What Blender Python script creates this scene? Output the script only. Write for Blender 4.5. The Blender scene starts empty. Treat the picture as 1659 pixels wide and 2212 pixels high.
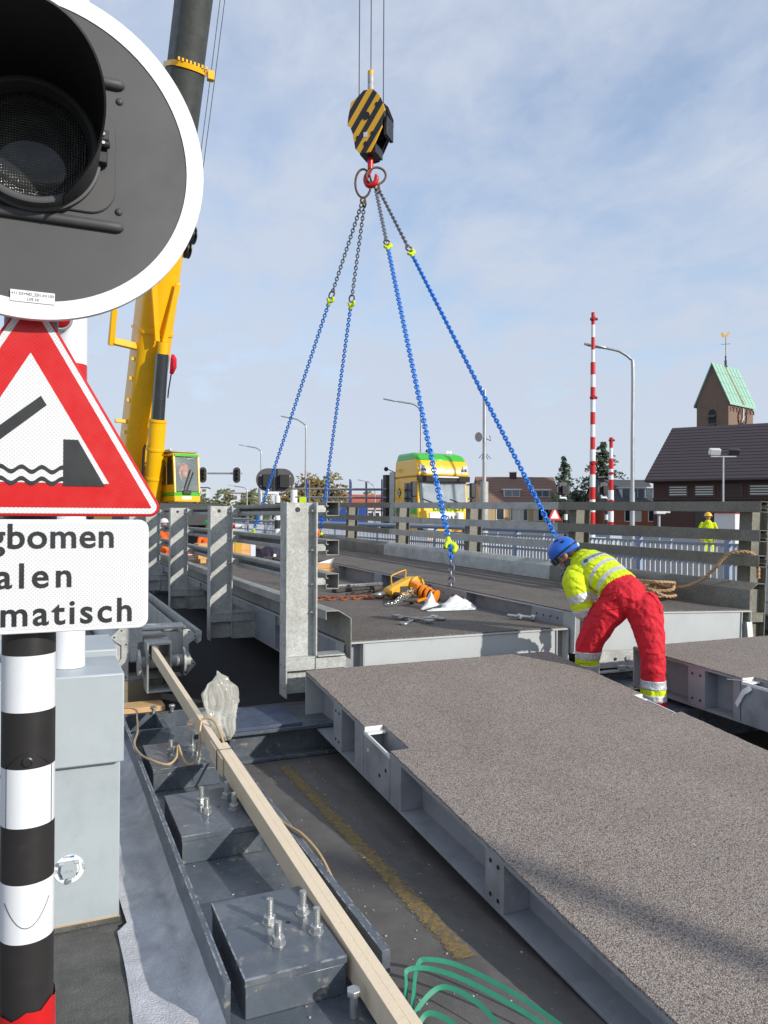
import bpy, bmesh, math, random
import numpy as np
from mathutils import Vector, Matrix

random.seed(7)
SC = bpy.context.scene
COL = SC.collection
rad = math.radians

# ------------------------------------------------------------------ camera
AZ, PITCH, ROLL = rad(23.9), rad(0.28), rad(0.3)
fw = Vector((math.sin(AZ)*math.cos(PITCH), math.cos(AZ)*math.cos(PITCH), math.sin(PITCH)))
r0 = Vector((math.cos(AZ), -math.sin(AZ), 0))
u0 = r0.cross(fw)
rt = r0*math.cos(ROLL) + u0*math.sin(ROLL)
up = u0*math.cos(ROLL) - r0*math.sin(ROLL)
cd = bpy.data.cameras.new('camera')
cam = bpy.data.objects.new('camera', cd)
COL.objects.link(cam)
cam.matrix_world = Matrix(((rt.x, up.x, -fw.x, 0), (rt.y, up.y, -fw.y, 0), (rt.z, up.z, -fw.z, 1.95), (0, 0, 0, 1)))
cd.sensor_fit = 'VERTICAL'
cd.sensor_height = 24
cd.lens = 24*1662/2212
cd.clip_start = 0.05
cd.clip_end = 6000
SC.camera = cam

# ------------------------------------------------------------------ sky and sun
SUN = Vector((0.466, -0.80, 0.385)).normalized()      # towards the sun
sun_el = math.asin(SUN.z)
W = bpy.data.worlds.new('World')
SC.world = W
W.use_nodes = True
nt = W.node_tree
nt.nodes.clear()
def N(t, typ, **kw):
    n = t.nodes.new(typ)
    for k, v in kw.items():
        setattr(n, k, v)
    return n
wo = N(nt, 'ShaderNodeOutputWorld')
bg = N(nt, 'ShaderNodeBackground')
bg.inputs['Strength'].default_value = 0.15
sky = N(nt, 'ShaderNodeTexSky', sky_type='NISHITA', sun_disc=False)
sky.sun_elevation = sun_el
sky.sun_rotation = math.atan2(SUN.x, SUN.y)
sky.air_density = 1.15
sky.dust_density = 0.4
sky.ozone_density = 1.6
tc = N(nt, 'ShaderNodeTexCoord')
sep = N(nt, 'ShaderNodeSeparateXYZ')
nt.links.new(tc.outputs['Generated'], sep.inputs[0])
addz = N(nt, 'ShaderNodeMath', operation='ADD'); addz.inputs[1].default_value = 0.22
nt.links.new(sep.outputs['Z'], addz.inputs[0])
mx = N(nt, 'ShaderNodeMath', operation='MAXIMUM'); mx.inputs[1].default_value = 0.05
nt.links.new(addz.outputs[0], mx.inputs[0])
dv = N(nt, 'ShaderNodeVectorMath', operation='DIVIDE')
cmb = N(nt, 'ShaderNodeCombineXYZ')
for i in range(3):
    nt.links.new(mx.outputs[0], cmb.inputs[i])
nt.links.new(tc.outputs['Generated'], dv.inputs[0]); nt.links.new(cmb.outputs[0], dv.inputs[1])
def cloud(scale, rough, det, lo, hi, stretch=(1, 1, 0.3), off=(0, 0, 0)):
    mp = N(nt, 'ShaderNodeMapping')
    mp.inputs['Scale'].default_value = stretch
    mp.inputs['Location'].default_value = off
    nt.links.new(dv.outputs[0], mp.inputs[0])
    n = N(nt, 'ShaderNodeTexNoise')
    n.inputs['Scale'].default_value = scale; n.inputs['Detail'].default_value = det
    n.inputs['Roughness'].default_value = rough; n.inputs['Distortion'].default_value = 0.35
    nt.links.new(mp.outputs[0], n.inputs['Vector'])
    r = N(nt, 'ShaderNodeMapRange', interpolation_type='SMOOTHSTEP')
    r.inputs['From Min'].default_value = lo; r.inputs['From Max'].default_value = hi
    nt.links.new(n.outputs['Fac'], r.inputs['Value'])
    return r.outputs[0]
c1 = cloud(1.7, 0.55, 8, 0.12, 0.53, (1.0, 0.8, 0.3), (0.75, 0.2, 0))
c2 = cloud(6.0, 0.62, 8, 0.30, 0.72, (1.0, 0.7, 0.5), (3.1, 1.2, 0))
ma = N(nt, 'ShaderNodeMath', operation='MULTIPLY_ADD')
nt.links.new(c2, ma.inputs[0]); ma.inputs[1].default_value = 0.34
sc1 = N(nt, 'ShaderNodeMath', operation='MULTIPLY'); sc1.inputs[1].default_value = 0.66
nt.links.new(c1, sc1.inputs[0]); nt.links.new(sc1.outputs[0], ma.inputs[2])
hz = N(nt, 'ShaderNodeMapRange', interpolation_type='SMOOTHSTEP')      # milky air low over the horizon
hz.inputs['From Min'].default_value = 0.30; hz.inputs['From Max'].default_value = -0.02; hz.inputs['To Max'].default_value = 0.55
nt.links.new(sep.outputs['Z'], hz.inputs['Value'])
ad2 = N(nt, 'ShaderNodeMath', operation='ADD'); nt.links.new(ma.outputs[0], ad2.inputs[0]); nt.links.new(hz.outputs[0], ad2.inputs[1])
cl = N(nt, 'ShaderNodeMath', operation='MINIMUM'); cl.inputs[1].default_value = 0.93
nt.links.new(ad2.outputs[0], cl.inputs[0])
mixs = N(nt, 'ShaderNodeMix', data_type='RGBA')
nt.links.new(cl.outputs[0], mixs.inputs['Factor'])
sg = N(nt, 'ShaderNodeVectorMath', operation='MULTIPLY'); sg.inputs[1].default_value = (1.05, 1.15, 1.26)
nt.links.new(sky.outputs[0], sg.inputs[0]); nt.links.new(sg.outputs[0], mixs.inputs['A'])
mixs.inputs['B'].default_value = (3.72, 4.12, 4.9, 1)
nt.links.new(mixs.outputs['Result'], bg.inputs['Color'])
nt.links.new(bg.outputs[0], wo.inputs['Surface'])

sl = bpy.data.lights.new('sun', 'SUN')
sl.energy = 3.75
sl.angle = rad(0.9)
sl.color = (1.0, 0.95, 0.87)
so = bpy.data.objects.new('sun', sl)
COL.objects.link(so)
so.rotation_euler = SUN.to_track_quat('Z', 'Y').to_euler()
so.location = SUN*60

SC.view_settings.view_transform = 'Standard'
SC.view_settings.look = 'None'
SC.view_settings.exposure = 0.12
SC.view_settings.gamma = 1.0
SC.render.resolution_x, SC.render.resolution_y = 768, 1024

# ------------------------------------------------------------------ materials
def lin(c):
    return tuple(((x/255)/12.92 if x/255 <= .04045 else ((x/255+.055)/1.055)**2.4) for x in c)
M = {}
def mat(name, col, rough=.6, metal=0., var=.12, scale=6., bump=0., bscale=80., spec=.5, dirt=None, dirt2=None, coat=0., voro=0., emit=None, alpha=None, trans=0.):
    """procedural paint/metal/stone: noise-varied colour, optional worn patches and relief. col is sRGB 0-255"""
    m = bpy.data.materials.new(name); m.use_nodes = True
    t = m.node_tree; p = t.nodes['Principled BSDF']; L = t.links.new
    c = lin(col)
    co = N(t, 'ShaderNodeTexCoord')
    n1 = N(t, 'ShaderNodeTexNoise'); n1.inputs['Scale'].default_value = scale; n1.inputs['Detail'].default_value = 6; n1.inputs['Roughness'].default_value = .65
    L(co.outputs['Object'], n1.inputs['Vector'])
    mr = N(t, 'ShaderNodeMapRange'); mr.inputs['From Min'].default_value = .25; mr.inputs['From Max'].default_value = .75
    mr.inputs['To Min'].default_value = 1-var; mr.inputs['To Max'].default_value = 1+var
    L(n1.outputs['Fac'], mr.inputs['Value'])
    last = mr.outputs[0]
    if voro:
        v = N(t, 'ShaderNodeTexVoronoi'); v.inputs['Scale'].default_value = voro
        L(co.outputs['Object'], v.inputs['Vector'])
        bw = N(t, 'ShaderNodeSeparateColor'); L(v.outputs['Color'], bw.inputs[0])
        m2 = N(t, 'ShaderNodeMapRange'); m2.inputs['To Min'].default_value = .82; m2.inputs['To Max'].default_value = 1.15
        L(bw.outputs[0], m2.inputs['Value'])
        mu = N(t, 'ShaderNodeMath', operation='MULTIPLY'); L(last, mu.inputs[0]); L(m2.outputs[0], mu.inputs[1]); last = mu.outputs[0]
    vm = N(t, 'ShaderNodeVectorMath', operation='SCALE'); vm.inputs[0].default_value = c
    L(last, vm.inputs['Scale'])
    out = vm.outputs[0]
    for d in (dirt, dirt2):
        if d:
            dc, ds, lo, hi, amt = d
            n2 = N(t, 'ShaderNodeTexNoise'); n2.inputs['Scale'].default_value = ds; n2.inputs['Detail'].default_value = 9; n2.inputs['Roughness'].default_value = .7
            L(co.outputs['Object'], n2.inputs['Vector'])
            r = N(t, 'ShaderNodeMapRange'); r.inputs['From Min'].default_value = lo; r.inputs['From Max'].default_value = hi; r.inputs['To Max'].default_value = amt
            L(n2.outputs['Fac'], r.inputs['Value'])
            mi = N(t, 'ShaderNodeMix', data_type='RGBA'); L(r.outputs[0], mi.inputs['Factor']); L(out, mi.inputs['A'])
            mi.inputs['B'].default_value = (*lin(dc), 1); out = mi.outputs['Result']
    L(out, p.inputs['Base Color'])
    rr = N(t, 'ShaderNodeMapRange'); rr.inputs['From Min'].default_value = .3; rr.inputs['From Max'].default_value = .7
    rr.inputs['To Min'].default_value = max(.03, rough-.1); rr.inputs['To Max'].default_value = min(1, rough+.1)
    L(n1.outputs['Fac'], rr.inputs['Value']); L(rr.outputs[0], p.inputs['Roughness'])
    p.inputs['Metallic'].default_value = metal
    p.inputs['Specular IOR Level'].default_value = spec
    if coat: p.inputs['Coat Weight'].default_value = coat; p.inputs['Coat Roughness'].default_value = .12
    if bump:
        nb = N(t, 'ShaderNodeTexNoise'); nb.inputs['Scale'].default_value = bscale; nb.inputs['Detail'].default_value = 4
        L(co.outputs['Object'], nb.inputs['Vector'])
        b = N(t, 'ShaderNodeBump'); b.inputs['Strength'].default_value = min(1, bump); b.inputs['Distance'].default_value = .01
        L(nb.outputs['Fac'], b.inputs['Height']); L(b.outputs[0], p.inputs['Normal'])
    if trans: p.inputs['Transmission Weight'].default_value = trans
    if alpha is not None: p.inputs['Alpha'].default_value = alpha
    M[name] = m
    return m

def aggregate(name, cols, scale, rough=.9, bump=.8, big=(.85, 1.12), dist=.004):
    """stone-chip surfacing: small voronoi chips, each its own tint"""
    m = bpy.data.materials.new(name); m.use_nodes = True
    t = m.node_tree; p = t.nodes['Principled BSDF']; L = t.links.new
    co = N(t, 'ShaderNodeTexCoord')
    nz = N(t, 'ShaderNodeTexNoise'); nz.inputs['Scale'].default_value = scale*.6; nz.inputs['Detail'].default_value = 2
    L(co.outputs['Object'], nz.inputs['Vector'])
    ad = N(t, 'ShaderNodeVectorMath', operation='MULTIPLY_ADD'); L(nz.outputs['Color'], ad.inputs[0]); ad.inputs[1].default_value = (.9/scale,)*3
    L(co.outputs['Object'], ad.inputs[2])
    v = N(t, 'ShaderNodeTexVoronoi'); v.inputs['Scale'].default_value = scale; L(ad.outputs[0], v.inputs['Vector'])
    s = N(t, 'ShaderNodeSeparateColor'); L(v.outputs['Color'], s.inputs[0])
    cr = N(t, 'ShaderNodeValToRGB'); L(s.outputs[0], cr.inputs[0])
    e = cr.color_ramp.elements
    for i, c in enumerate(cols):
        pos = i/(len(cols)-1)
        el = e[i] if i < 2 else e.new(pos)
        el.position = pos; el.color = (*lin(c), 1)
    e[0].position = 0; 
    n1 = N(t, 'ShaderNodeTexNoise'); n1.inputs['Scale'].default_value = 1.3; n1.inputs['Detail'].default_value = 8; n1.inputs['Roughness'].default_value = .7
    L(co.outputs['Object'], n1.inputs['Vector'])
    mr = N(t, 'ShaderNodeMapRange'); mr.inputs['From Min'].default_value = .3; mr.inputs['From Max'].default_value = .7
    mr.inputs['To Min'].default_value, mr.inputs['To Max'].default_value = big
    L(n1.outputs['Fac'], mr.inputs['Value'])
    # gaps between chips are darker binder
    gr = N(t, 'ShaderNodeMapRange'); gr.inputs['From Min'].default_value = .35; gr.inputs['From Max'].default_value = .8; gr.inputs['To Min'].default_value = 1.1; gr.inputs['To Max'].default_value = .4
    L(v.outputs['Distance'], gr.inputs['Value'])
    mu = N(t, 'ShaderNodeMath', operation='MULTIPLY'); L(mr.outputs[0], mu.inputs[0]); L(gr.outputs[0], mu.inputs[1])
    sc = N(t, 'ShaderNodeVectorMath', operation='SCALE'); L(cr.outputs[0], sc.inputs[0]); L(mu.outputs[0], sc.inputs['Scale'])
    L(sc.outputs[0], p.inputs['Base Color']); p.inputs['Roughness'].default_value = rough; p.inputs['Specular IOR Level'].default_value = .25
    b = N(t, 'ShaderNodeBump'); b.inputs['Strength'].default_value = bump; b.inputs['Distance'].default_value = dist; b.invert = True
    L(v.outputs['Distance'], b.inputs['Height']); L(b.outputs[0], p.inputs['Normal'])
    M[name] = m
    return m

# ------------------------------------------------------------------ mesh helpers
def V(*a): return Vector(a)
class MB:
    def __init__(s): s.v = []; s.f = []; s.m = []
    def add(s, vs, fs, mi=0):
        o = len(s.v); s.v.extend([tuple(x) for x in vs])
        for f in fs: s.f.append(tuple(i+o for i in f)); s.m.append(mi)
        return s
    def box(s, x0, x1, y0, y1, z0, z1, mi=0):
        return s.hexa([(x0,y0,z0),(x1,y0,z0),(x1,y1,z0),(x0,y1,z0),(x0,y0,z1),(x1,y0,z1),(x1,y1,z1),(x0,y1,z1)], mi)
    def hexa(s, p, mi=0):
        return s.add(p, [(3,2,1,0),(4,5,6,7),(0,1,5,4),(1,2,6,5),(2,3,7,6),(3,0,4,7)], mi)
    def obox(s, c, size, rot=None, mi=0):
        R = rot if rot is not None else Matrix.Identity(3)
        c = Vector(c); h = [q/2 for q in size]; p = []
        for z in (-1, 1):
            for x, y in ((-1,-1),(1,-1),(1,1),(-1,1)): p.append(c + R @ Vector((x*h[0], y*h[1], z*h[2])))
        return s.hexa(p, mi)
    def bar(s, a, b, w, h, upv=(0,0,1), mi=0):
        a, b = Vector(a), Vector(b); d = (b-a); L = d.length; d.normalize()
        u = Vector(upv); x = d.cross(u)
        if x.length < 1e-4: x = d.cross(Vector((1,0,0)))
        x.normalize(); u = x.cross(d)
        R = Matrix((x, d, u)).transposed()
        return s.obox((a+b)/2, (w, L, h), R, mi)
    def prism(s, poly, a, b, ax='y', mi=0):
        """polygon in the plane across axis ax, extruded from a to b"""
        n = len(poly)
        f = {'y': lambda p, t: (p[0], t, p[1]), 'x': lambda p, t: (t, p[0], p[1]), 'z': lambda p, t: (p[0], p[1], t)}[ax]
        vs = [f(p, a) for p in poly] + [f(p, b) for p in poly]
        fs = [tuple(range(n)), tuple(range(2*n-1, n-1, -1))] + [(i, i+n, (i+1) % n+n, (i+1) % n) for i in range(n)]
        return s.add(vs, fs, mi)
    def tube(s, path, r, n=8, cap=True, closed=False, mi=0, flat=None):
        P = [Vector(p) for p in path]; k = len(P)
        rs = list(r) if isinstance(r, (list, tuple)) else [r]*k
        T = []
        for i in range(k):
            if closed: d = P[(i+1) % k]-P[i-1]
            else: d = P[min(i+1, k-1)]-P[max(i-1, 0)]
            T.append(d.normalized() if d.length > 0 else Vector((0,0,1)))
        a = Vector((0,0,1)) if abs(T[0].z) < .9 else Vector((1,0,0))
        u = (a - T[0]*a.dot(T[0])).normalized(); vs = []
        for i in range(k):
            u = (u - T[i]*u.dot(T[i])).normalized(); w = T[i].cross(u)
            for j in range(n):
                q = 2*math.pi*j/n
                cu, cw = math.cos(q)*rs[i], math.sin(q)*rs[i]
                if flat: cu *= flat[0]; cw *= flat[1]
                vs.append(P[i]+u*cu+w*cw)
        fs = []
        for i in range(k if closed else k-1):
            i2 = (i+1) % k
            for j in range(n): fs.append((i*n+j, i*n+(j+1) % n, i2*n+(j+1) % n, i2*n+j))
        if cap and not closed: fs += [tuple(range(n-1, -1, -1)), tuple((k-1)*n+j for j in range(n))]
        return s.add(vs, fs, mi)
    def cyl(s, a, b, r, r2=None, n=16, mi=0): return s.tube([a, b], [r, r if r2 is None else r2], n, mi=mi)
    def lathe(s, prof, org, ax=(0,0,1), n=24, mi=0, arc=None):
        """prof: list of (radius, height along ax)"""
        A = Vector(ax).normalized(); a = Vector((0,0,1)) if abs(A.z) < .9 else Vector((1,0,0))
        u = (a-A*a.dot(A)).normalized(); w = A.cross(u); O = Vector(org); vs = []
        for rr, h in prof:
            for j in range(n):
                q = 2*math.pi*j/n; vs.append(O+A*h+(u*math.cos(q)+w*math.sin(q))*max(rr, 1e-5))
        fs = []
        for i in range(len(prof)-1):
            for j in range(n): fs.append((i*n+j, i*n+(j+1) % n, (i+1)*n+(j+1) % n, (i+1)*n+j))
        fs += [tuple(range(n-1, -1, -1)), tuple((len(prof)-1)*n+j for j in range(n))]
        return s.add(vs, fs, mi)
    def ball(s, c, r, n=14, m=9, mi=0, lo=-90, hi=90):
        r = (r,)*3 if isinstance(r, (int, float)) else r; vs = []
        for i in range(m+1):
            t = rad(lo+(hi-lo)*i/m)
            for j in range(n):
                q = 2*math.pi*j/n
                vs.append((c[0]+r[0]*math.cos(t)*math.cos(q), c[1]+r[1]*math.cos(t)*math.sin(q), c[2]+r[2]*math.sin(t)))
        fs = [(i*n+j, i*n+(j+1) % n, (i+1)*n+(j+1) % n, (i+1)*n+j) for i in range(m) for j in range(n)]
        return s.add(vs, fs, mi)
    def sheet(s, path, prof_a, prof_b, th):
        pass
    def xf(s, mtx):
        s.v = [tuple(mtx @ Vector(p)) for p in s.v]; return s
    def mesh(s, name, mats, smooth=False, shift=(0,0,0)):
        me = bpy.data.meshes.new(name)
        sx, sy, sz = shift
        me.from_pydata([(a-sx, b-sy, c-sz) for a, b, c in s.v], [], s.f)
        for m in (mats if isinstance(mats, (list, tuple)) else [mats]): me.materials.append(M[m] if isinstance(m, str) else m)
        if any(s.m): me.polygons.foreach_set('material_index', s.m)
        if smooth:
            me.polygons.foreach_set('use_smooth', [True]*len(me.polygons)); me.set_sharp_from_angle(angle=rad(smooth if smooth > 1 else 38))
        me.update()
        return me
    def build(s, name, mats, parent=None, smooth=False, bev=0., tri=False):
        if parent is None:
            a = np.array(s.v); sh = ((a[:,0].min()+a[:,0].max())/2, (a[:,1].min()+a[:,1].max())/2, a[:,2].min())
            sh = tuple(float(q) for q in sh)
        else: sh = ORG.get(parent.name, (0,0,0))
        me = s.mesh(name, mats, smooth, sh)
        bm = bmesh.new(); bm.from_mesh(me); bmesh.ops.recalc_face_normals(bm, faces=bm.faces); bm.to_mesh(me); bm.free()
        o = bpy.data.objects.new(name, me); COL.objects.link(o)
        if parent is None: o.location = sh
        else: o.parent = parent
        ORG[o.name] = sh
        if bev:
            b = o.modifiers.new('edge', 'BEVEL'); b.width = bev; b.segments = 2; b.limit_method = 'ANGLE'; b.angle_limit = rad(40)
            me.polygons.foreach_set('use_smooth', [True]*len(me.polygons)); me.set_sharp_from_angle(angle=rad(60))
            b.harden_normals = False
        return o
ORG = {}
def tag(o, label=None, cat=None, group=None, kind=None):
    if label: o['label'] = label
    if cat: o['category'] = cat
    if group: o['group'] = group
    if kind: o['kind'] = kind
    return o
def thing(name, label, cat, loc=(0,0,0), rot=None, group=None, local=False):
    """Empty at the thing's base; its parts are given in world coordinates unless local"""
    o = bpy.data.objects.new(name, None); COL.objects.link(o)
    o.empty_display_size = .1; o.location = loc
    if rot is not None: o.rotation_euler = rot
    ORG[o.name] = (0,0,0) if local else tuple(loc)
    return tag(o, label, cat, group)
def copy_tree(o, parent=None):
    c = o.copy(); COL.objects.link(c); c.parent = parent
    for ch in list(o.children): copy_tree(ch, c)
    return c
def text_mesh(body, size, mtx, name, mt, parent, depth=.0008, bold=0., align='CENTER', space=1.):
    cu = bpy.data.curves.new(name, 'FONT'); cu.body = body; cu.size = size; cu.align_x = align; cu.extrude = depth; cu.offset = bold
    cu.space_character = space; cu.resolution_u = 4
    ob = bpy.data.objects.new(name, cu); COL.objects.link(ob)
    dg = bpy.context.evaluated_depsgraph_get()
    me = bpy.data.meshes.new_from_object(ob.evaluated_get(dg)); me.name = name
    bpy.data.objects.remove(ob); bpy.data.curves.remove(cu)
    sh = Vector(ORG.get(parent.name, (0,0,0)))
    me.transform(Matrix.Translation(-sh) @ mtx)
    me.materials.clear(); me.materials.append(M[mt])
    o = bpy.data.objects.new(name, me); COL.objects.link(o); o.parent = parent; ORG[o.name] = tuple(sh)
    return o
def face_south(x, y, z):            # text plane facing -Y at a point
    return Matrix.Translation((x, y, z)) @ Matrix.Rotation(rad(90), 4, 'X')
def circle(cx, cz, r, n=32, a0=0, a1=360):
    full = abs(a1-a0) >= 360
    k = n if full else n+1
    return [(cx+r*math.cos(rad(a0+(a1-a0)*i/n)), cz+r*math.sin(rad(a0+(a1-a0)*i/n))) for i in range(k)]
def rrect(x0, x1, z0, z1, r, n=6):
    o = []
    for cx, cz, a in ((x1-r, z1-r, 0), (x0+r, z1-r, 90), (x0+r, z0+r, 180), (x1-r, z0+r, 270)):
        o += [(cx+r*math.cos(rad(a+90*i/n)), cz+r*math.sin(rad(a+90*i/n))) for i in range(n+1)]
    return o
def smooth_path(pts, k=6):
    """Catmull-Rom through the points"""
    P = [Vector(p) for p in pts]; out = []
    for i in range(len(P)-1):
        a, b, c, d = P[max(i-1, 0)], P[i], P[i+1], P[min(i+2, len(P)-1)]
        for j in range(k):
            t = j/k
            out.append(.5*((2*b)+(c-a)*t+(2*a-5*b+4*c-d)*t*t+(3*b-a-3*c+d)*t**3))
    return out+[P[-1]]
def ribbon(path, width, side, th=.0015):
    """thin strap: centre line, width vector per point"""
    m = MB(); k = len(path); F = []
    a = []
    for i in range(k):
        p = Vector(path[i]); s_ = Vector(side[i]).normalized()*width/2
        d = (Vector(path[min(i+1, k-1)])-Vector(path[max(i-1, 0)]))
        nrm = d.cross(s_).normalized()*th/2
        a += [p-s_-nrm, p+s_-nrm, p+s_+nrm, p-s_+nrm]
    for i in range(k-1):
        for j in range(4): F.append((i*4+j, i*4+(j+1) % 4, i*4+4+(j+1) % 4, i*4+4+j))
    F += [(3,2,1,0), tuple((k-1)*4+j for j in range(4))]
    return m.add(a, F)
# ------------------------------------------------------------------ palette
mat('galvanised', (180,182,178), .5, .12, .14, 7, .12, 90, voro=70, dirt=((136,134,126), 3.5, .46, .64, .6), dirt2=((206,207,204), 11, .55, .64, .55))
mat('galvanised_dull', (150,151,147), .55, .12, .14, 5, .1, 90, voro=60, dirt=((116,110,96), 3, .45, .66, .6))
mat('steel_paint', (180,184,184), .42, .0, .05, 3, .05, 60, dirt=((120,118,115), 6, .6, .8, .35))
mat('steel_shop', (148,151,157), .45, .0, .07, 4, .05, 60, dirt=((112,108,104), 4.5, .48, .66, .5), dirt2=((176,178,180), 16, .60, .66, .5))
mat('navy_steel', (82,90,99), .30, .0, .2, 5, .05, 30, spec=.75, dirt=((118,120,120), 7, .50, .64, .5), dirt2=((172,162,140), 9, .60, .67, .7))
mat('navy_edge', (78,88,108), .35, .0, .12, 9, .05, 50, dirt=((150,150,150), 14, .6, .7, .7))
mat('zinc_bolt', (190,192,190), .35, .75, .1, 30, .1, 200)
mat('signal_black', (72,72,74), .55, .0, .06, 5, dirt=((96,95,94), 3, .5, .8, .3))
mat('visor_black', (26,26,28), .6, .0, .08, 8)
mat('sign_red', (205,22,24), .38, .0, .05, 30)
mat('sign_red_edge', (196,30,30), .3, .0, .04, 10)
mat('sign_black', (40,41,43), .45, .0, .1, 20, dirt=((120,120,120), 12, .68, .75, .4))
mat('white_paint', (232,234,236), .35, .0, .03, 4, dirt=((200,200,195), 6, .6, .85, .3))
mat('mast_white', (228,230,232), .3, .0, .03, 4, dirt=((196,194,188), 5, .6, .9, .35))
mat('mast_black', (44,42,42), .38, .0, .1, 5, dirt=((70,66,64), 5, .55, .8, .4))
mat('cabinet_grey', (170,178,181), .42, .0, .04, 3, .03, 60, dirt=((142,150,154), 4, .48, .70, .4), dirt2=((224,224,222), 30, .72, .76, .6))
mat('boom_red', (200,28,30), .35, .0, .05, 5)
mat('glass_red', (150,14,18), .12, .0, .1, 20)
mat('road', (104,101,97), .85, .0, .18, 5, .5, 240, dirt=((76,74,72), 1.6, .45, .65, .7), dirt2=((160,155,146), 40, .66, .72, .6))
mat('road_black', (44,44,46), .9, .0, .2, 6, .5, 260, dirt=((100,100,98), 90, .68, .75, .4))
mat('old_yellow', (156,128,62), .9, .0, .25, 30, .6, 160, dirt=((100,96,90), 26, .38, .60, .92))
mat('kerb_dark', (100,99,94), .92, .0, .25, 14, .9, 130, dirt=((66,66,64), 5, .45, .65, .6), dirt2=((150,148,140), 40, .62, .72, .6))
mat('ground_soil', (104,100,84), .95, .0, .25, 1.2, .4, 20, dirt=((80,92,56), .4, .4, .6, .8))
mat('felt', (206,207,210), .95, .0, .12, 14, .9, 120, dirt=((140,140,146), 3.2, .40, .66, .6), dirt2=((98,94,94), 46, .64, .72, .7))
mat('timber', (226,208,180), .7, .0, .06, 6, .15, 60, dirt=((186,156,116), 12, .60, .76, .45))
mat('old_timber', (206,166,116), .75, .0, .12, 6, .15, 60)
mat('cable_black', (26,26,28), .5)
mat('hose', (206,178,134), .3, .0, .1, 10, trans=.25)
mat('plastic_film', (242,240,228), .14, .0, .04, 12, spec=.7, alpha=.30)
mat('strap_green', (44,138,106), .38, .0, .10, 20, spec=.6)
mat('stone_bits', (170,166,156), .9, .0, .3, 40)
mat('deck_worn', (112,106,100), .9, .0, .18, 3, .7, 190, dirt=((84,80,78), 1.1, .42, .62, .7), dirt2=((146,134,118), 2.2, .55, .75, .35))
mat('crane_yellow', (246,186,10), .3, .0, .04, 3, coat=.4)
mat('crane_yellow_dirty', (236,176,16), .38, .0, .08, 5)
mat('boom_green', (64,67,65), .5, .0, .1, 4, dirt=((96,100,92), 3, .5, .75, .5))
mat('chrome', (120,124,130), .14, .9, .04, 2)
mat('black_rubber', (30,30,32), .6, .0, .15, 12)
mat('machine_black', (36,37,39), .45, .0, .15, 8)
mat('rope_wire', (96,92,100), .5, .6, .2, 60)
mat('chain_blue', (24,122,216), .35, .0, .12, 18, coat=.2)
mat('chain_steel', (122,124,134), .45, .5, .2, 20)
mat('ring_rusty', (96,74,62), .6, .4, .3, 25, dirt=((176,150,60), 22, .58, .66, .7))
mat('hook_red', (206,30,34), .35, .0, .08, 12)
mat('hook_lime', (206,232,24), .4, .0, .1, 14)
mat('hazard_yellow', (232,176,30), .42, .0, .08, 6, dirt=((150,110,40), 7, .6, .75, .4))
mat('hazard_black', (32,32,36), .4, .0, .15, 6)
mat('rust_chain', (150,84,52), .85, .1, .3, 40)
mat('hoist_yellow', (222,168,46), .45, .0, .15, 20, dirt=((120,92,60), 22, .58, .68, .8))
mat('hoist_orange', (236,132,20), .4, .0, .12, 20, dirt=((90,66,50), 24, .62, .7, .7))
mat('tool_steel', (170,170,166), .3, .8, .15, 30)
mat('tool_dark', (74,70,66), .6, .2, .2, 12)
mat('sack_white', (226,226,222), .7, .0, .05, 14, dirt=((150,148,146), 12, .62, .72, .5))
mat('rope_hemp', (192,156,116), .9, .0, .18, 40, .6, 300)
mat('cardboard', (196,152,104), .85, .0, .1, 10)
mat('crate_wood', (216,166,104), .75, .0, .12, 5, dirt=((176,124,70), 6, .55, .75, .5))
mat('strap_yellow', (196,156,52), .7, .0, .1, 20)
mat('bag_dark', (52,46,64), .75, .0, .15, 8)
mat('net_dark', (70,68,66), .9, .0, .3, 20)
mat('trousers_red', (204,26,44), .82, .0, .10, 6, .5, 9)
mat('hivis_yellow', (208,226,18), .75, .0, .08, 9, .4, 26)
mat('hivis_orange', (244,104,22), .75, .0, .1, 9, .3, 30)
mat('reflective', (200,202,204), .4, .25, .08, 14, .3, 40)
mat('skin', (198,140,112), .55, .0, .08, 20)
mat('hair', (50,40,34), .7, .0, .2, 60)
mat('helmet_blue', (18,98,200), .32, .0, .05, 6, coat=.4)
mat('helmet_yellow', (246,198,20), .32, .0, .05, 6, coat=.3)
mat('helmet_green', (14,140,84), .35, .0, .05, 6)
mat('hood_grey', (82,80,86), .9, .0, .1, 18, .4, 40)
mat('logo_green', (20,104,84), .5)
mat('dark_cloth', (62,58,60), .85, .0, .15, 12)
mat('truck_yellow', (246,190,12), .28, .0, .03, 2, coat=.5)
mat('truck_green', (60,180,40), .3, .0, .03, 2, coat=.4)
mat('truck_white', (226,228,228), .35)
mat('glass_dark', (38,44,50), .06, .0, .1, 3, spec=.8)
mat('glass_window', (92,104,116), .06, .0, .25, 2, spec=.8)
mat('windscreen_glass', (150,160,166), .08, .0, .2, 1.5, spec=.8)
mat('glass_clear', (190,206,206), .04, .0, .05, 2, spec=.7, alpha=.32)
mat('lens_clear', (216,220,222), .1, .2, .1, 30, spec=.8)
mat('rail_grey', (124,122,112), .55, .2, .14, 4, .1, 60, voro=50, dirt=((98,88,66), 2.5, .48, .7, .6))
mat('parapet_blue', (150,164,186), .42, .0, .06, 4)
mat('parapet_pale', (208,214,222), .4, .0, .04, 4)
mat('lamp_steel', (178,180,182), .4, .5, .08, 4)
mat('scaffold_steel', (150,154,160), .45, .6, .12, 6)
mat('scaffold_blue', (40,76,150), .45, .0, .1, 8)
mat('church_brick', (130,108,94), .9, .0, .2, 4, .2, 20, dirt=((98,80,70), 2, .5, .7, .5))
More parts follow.
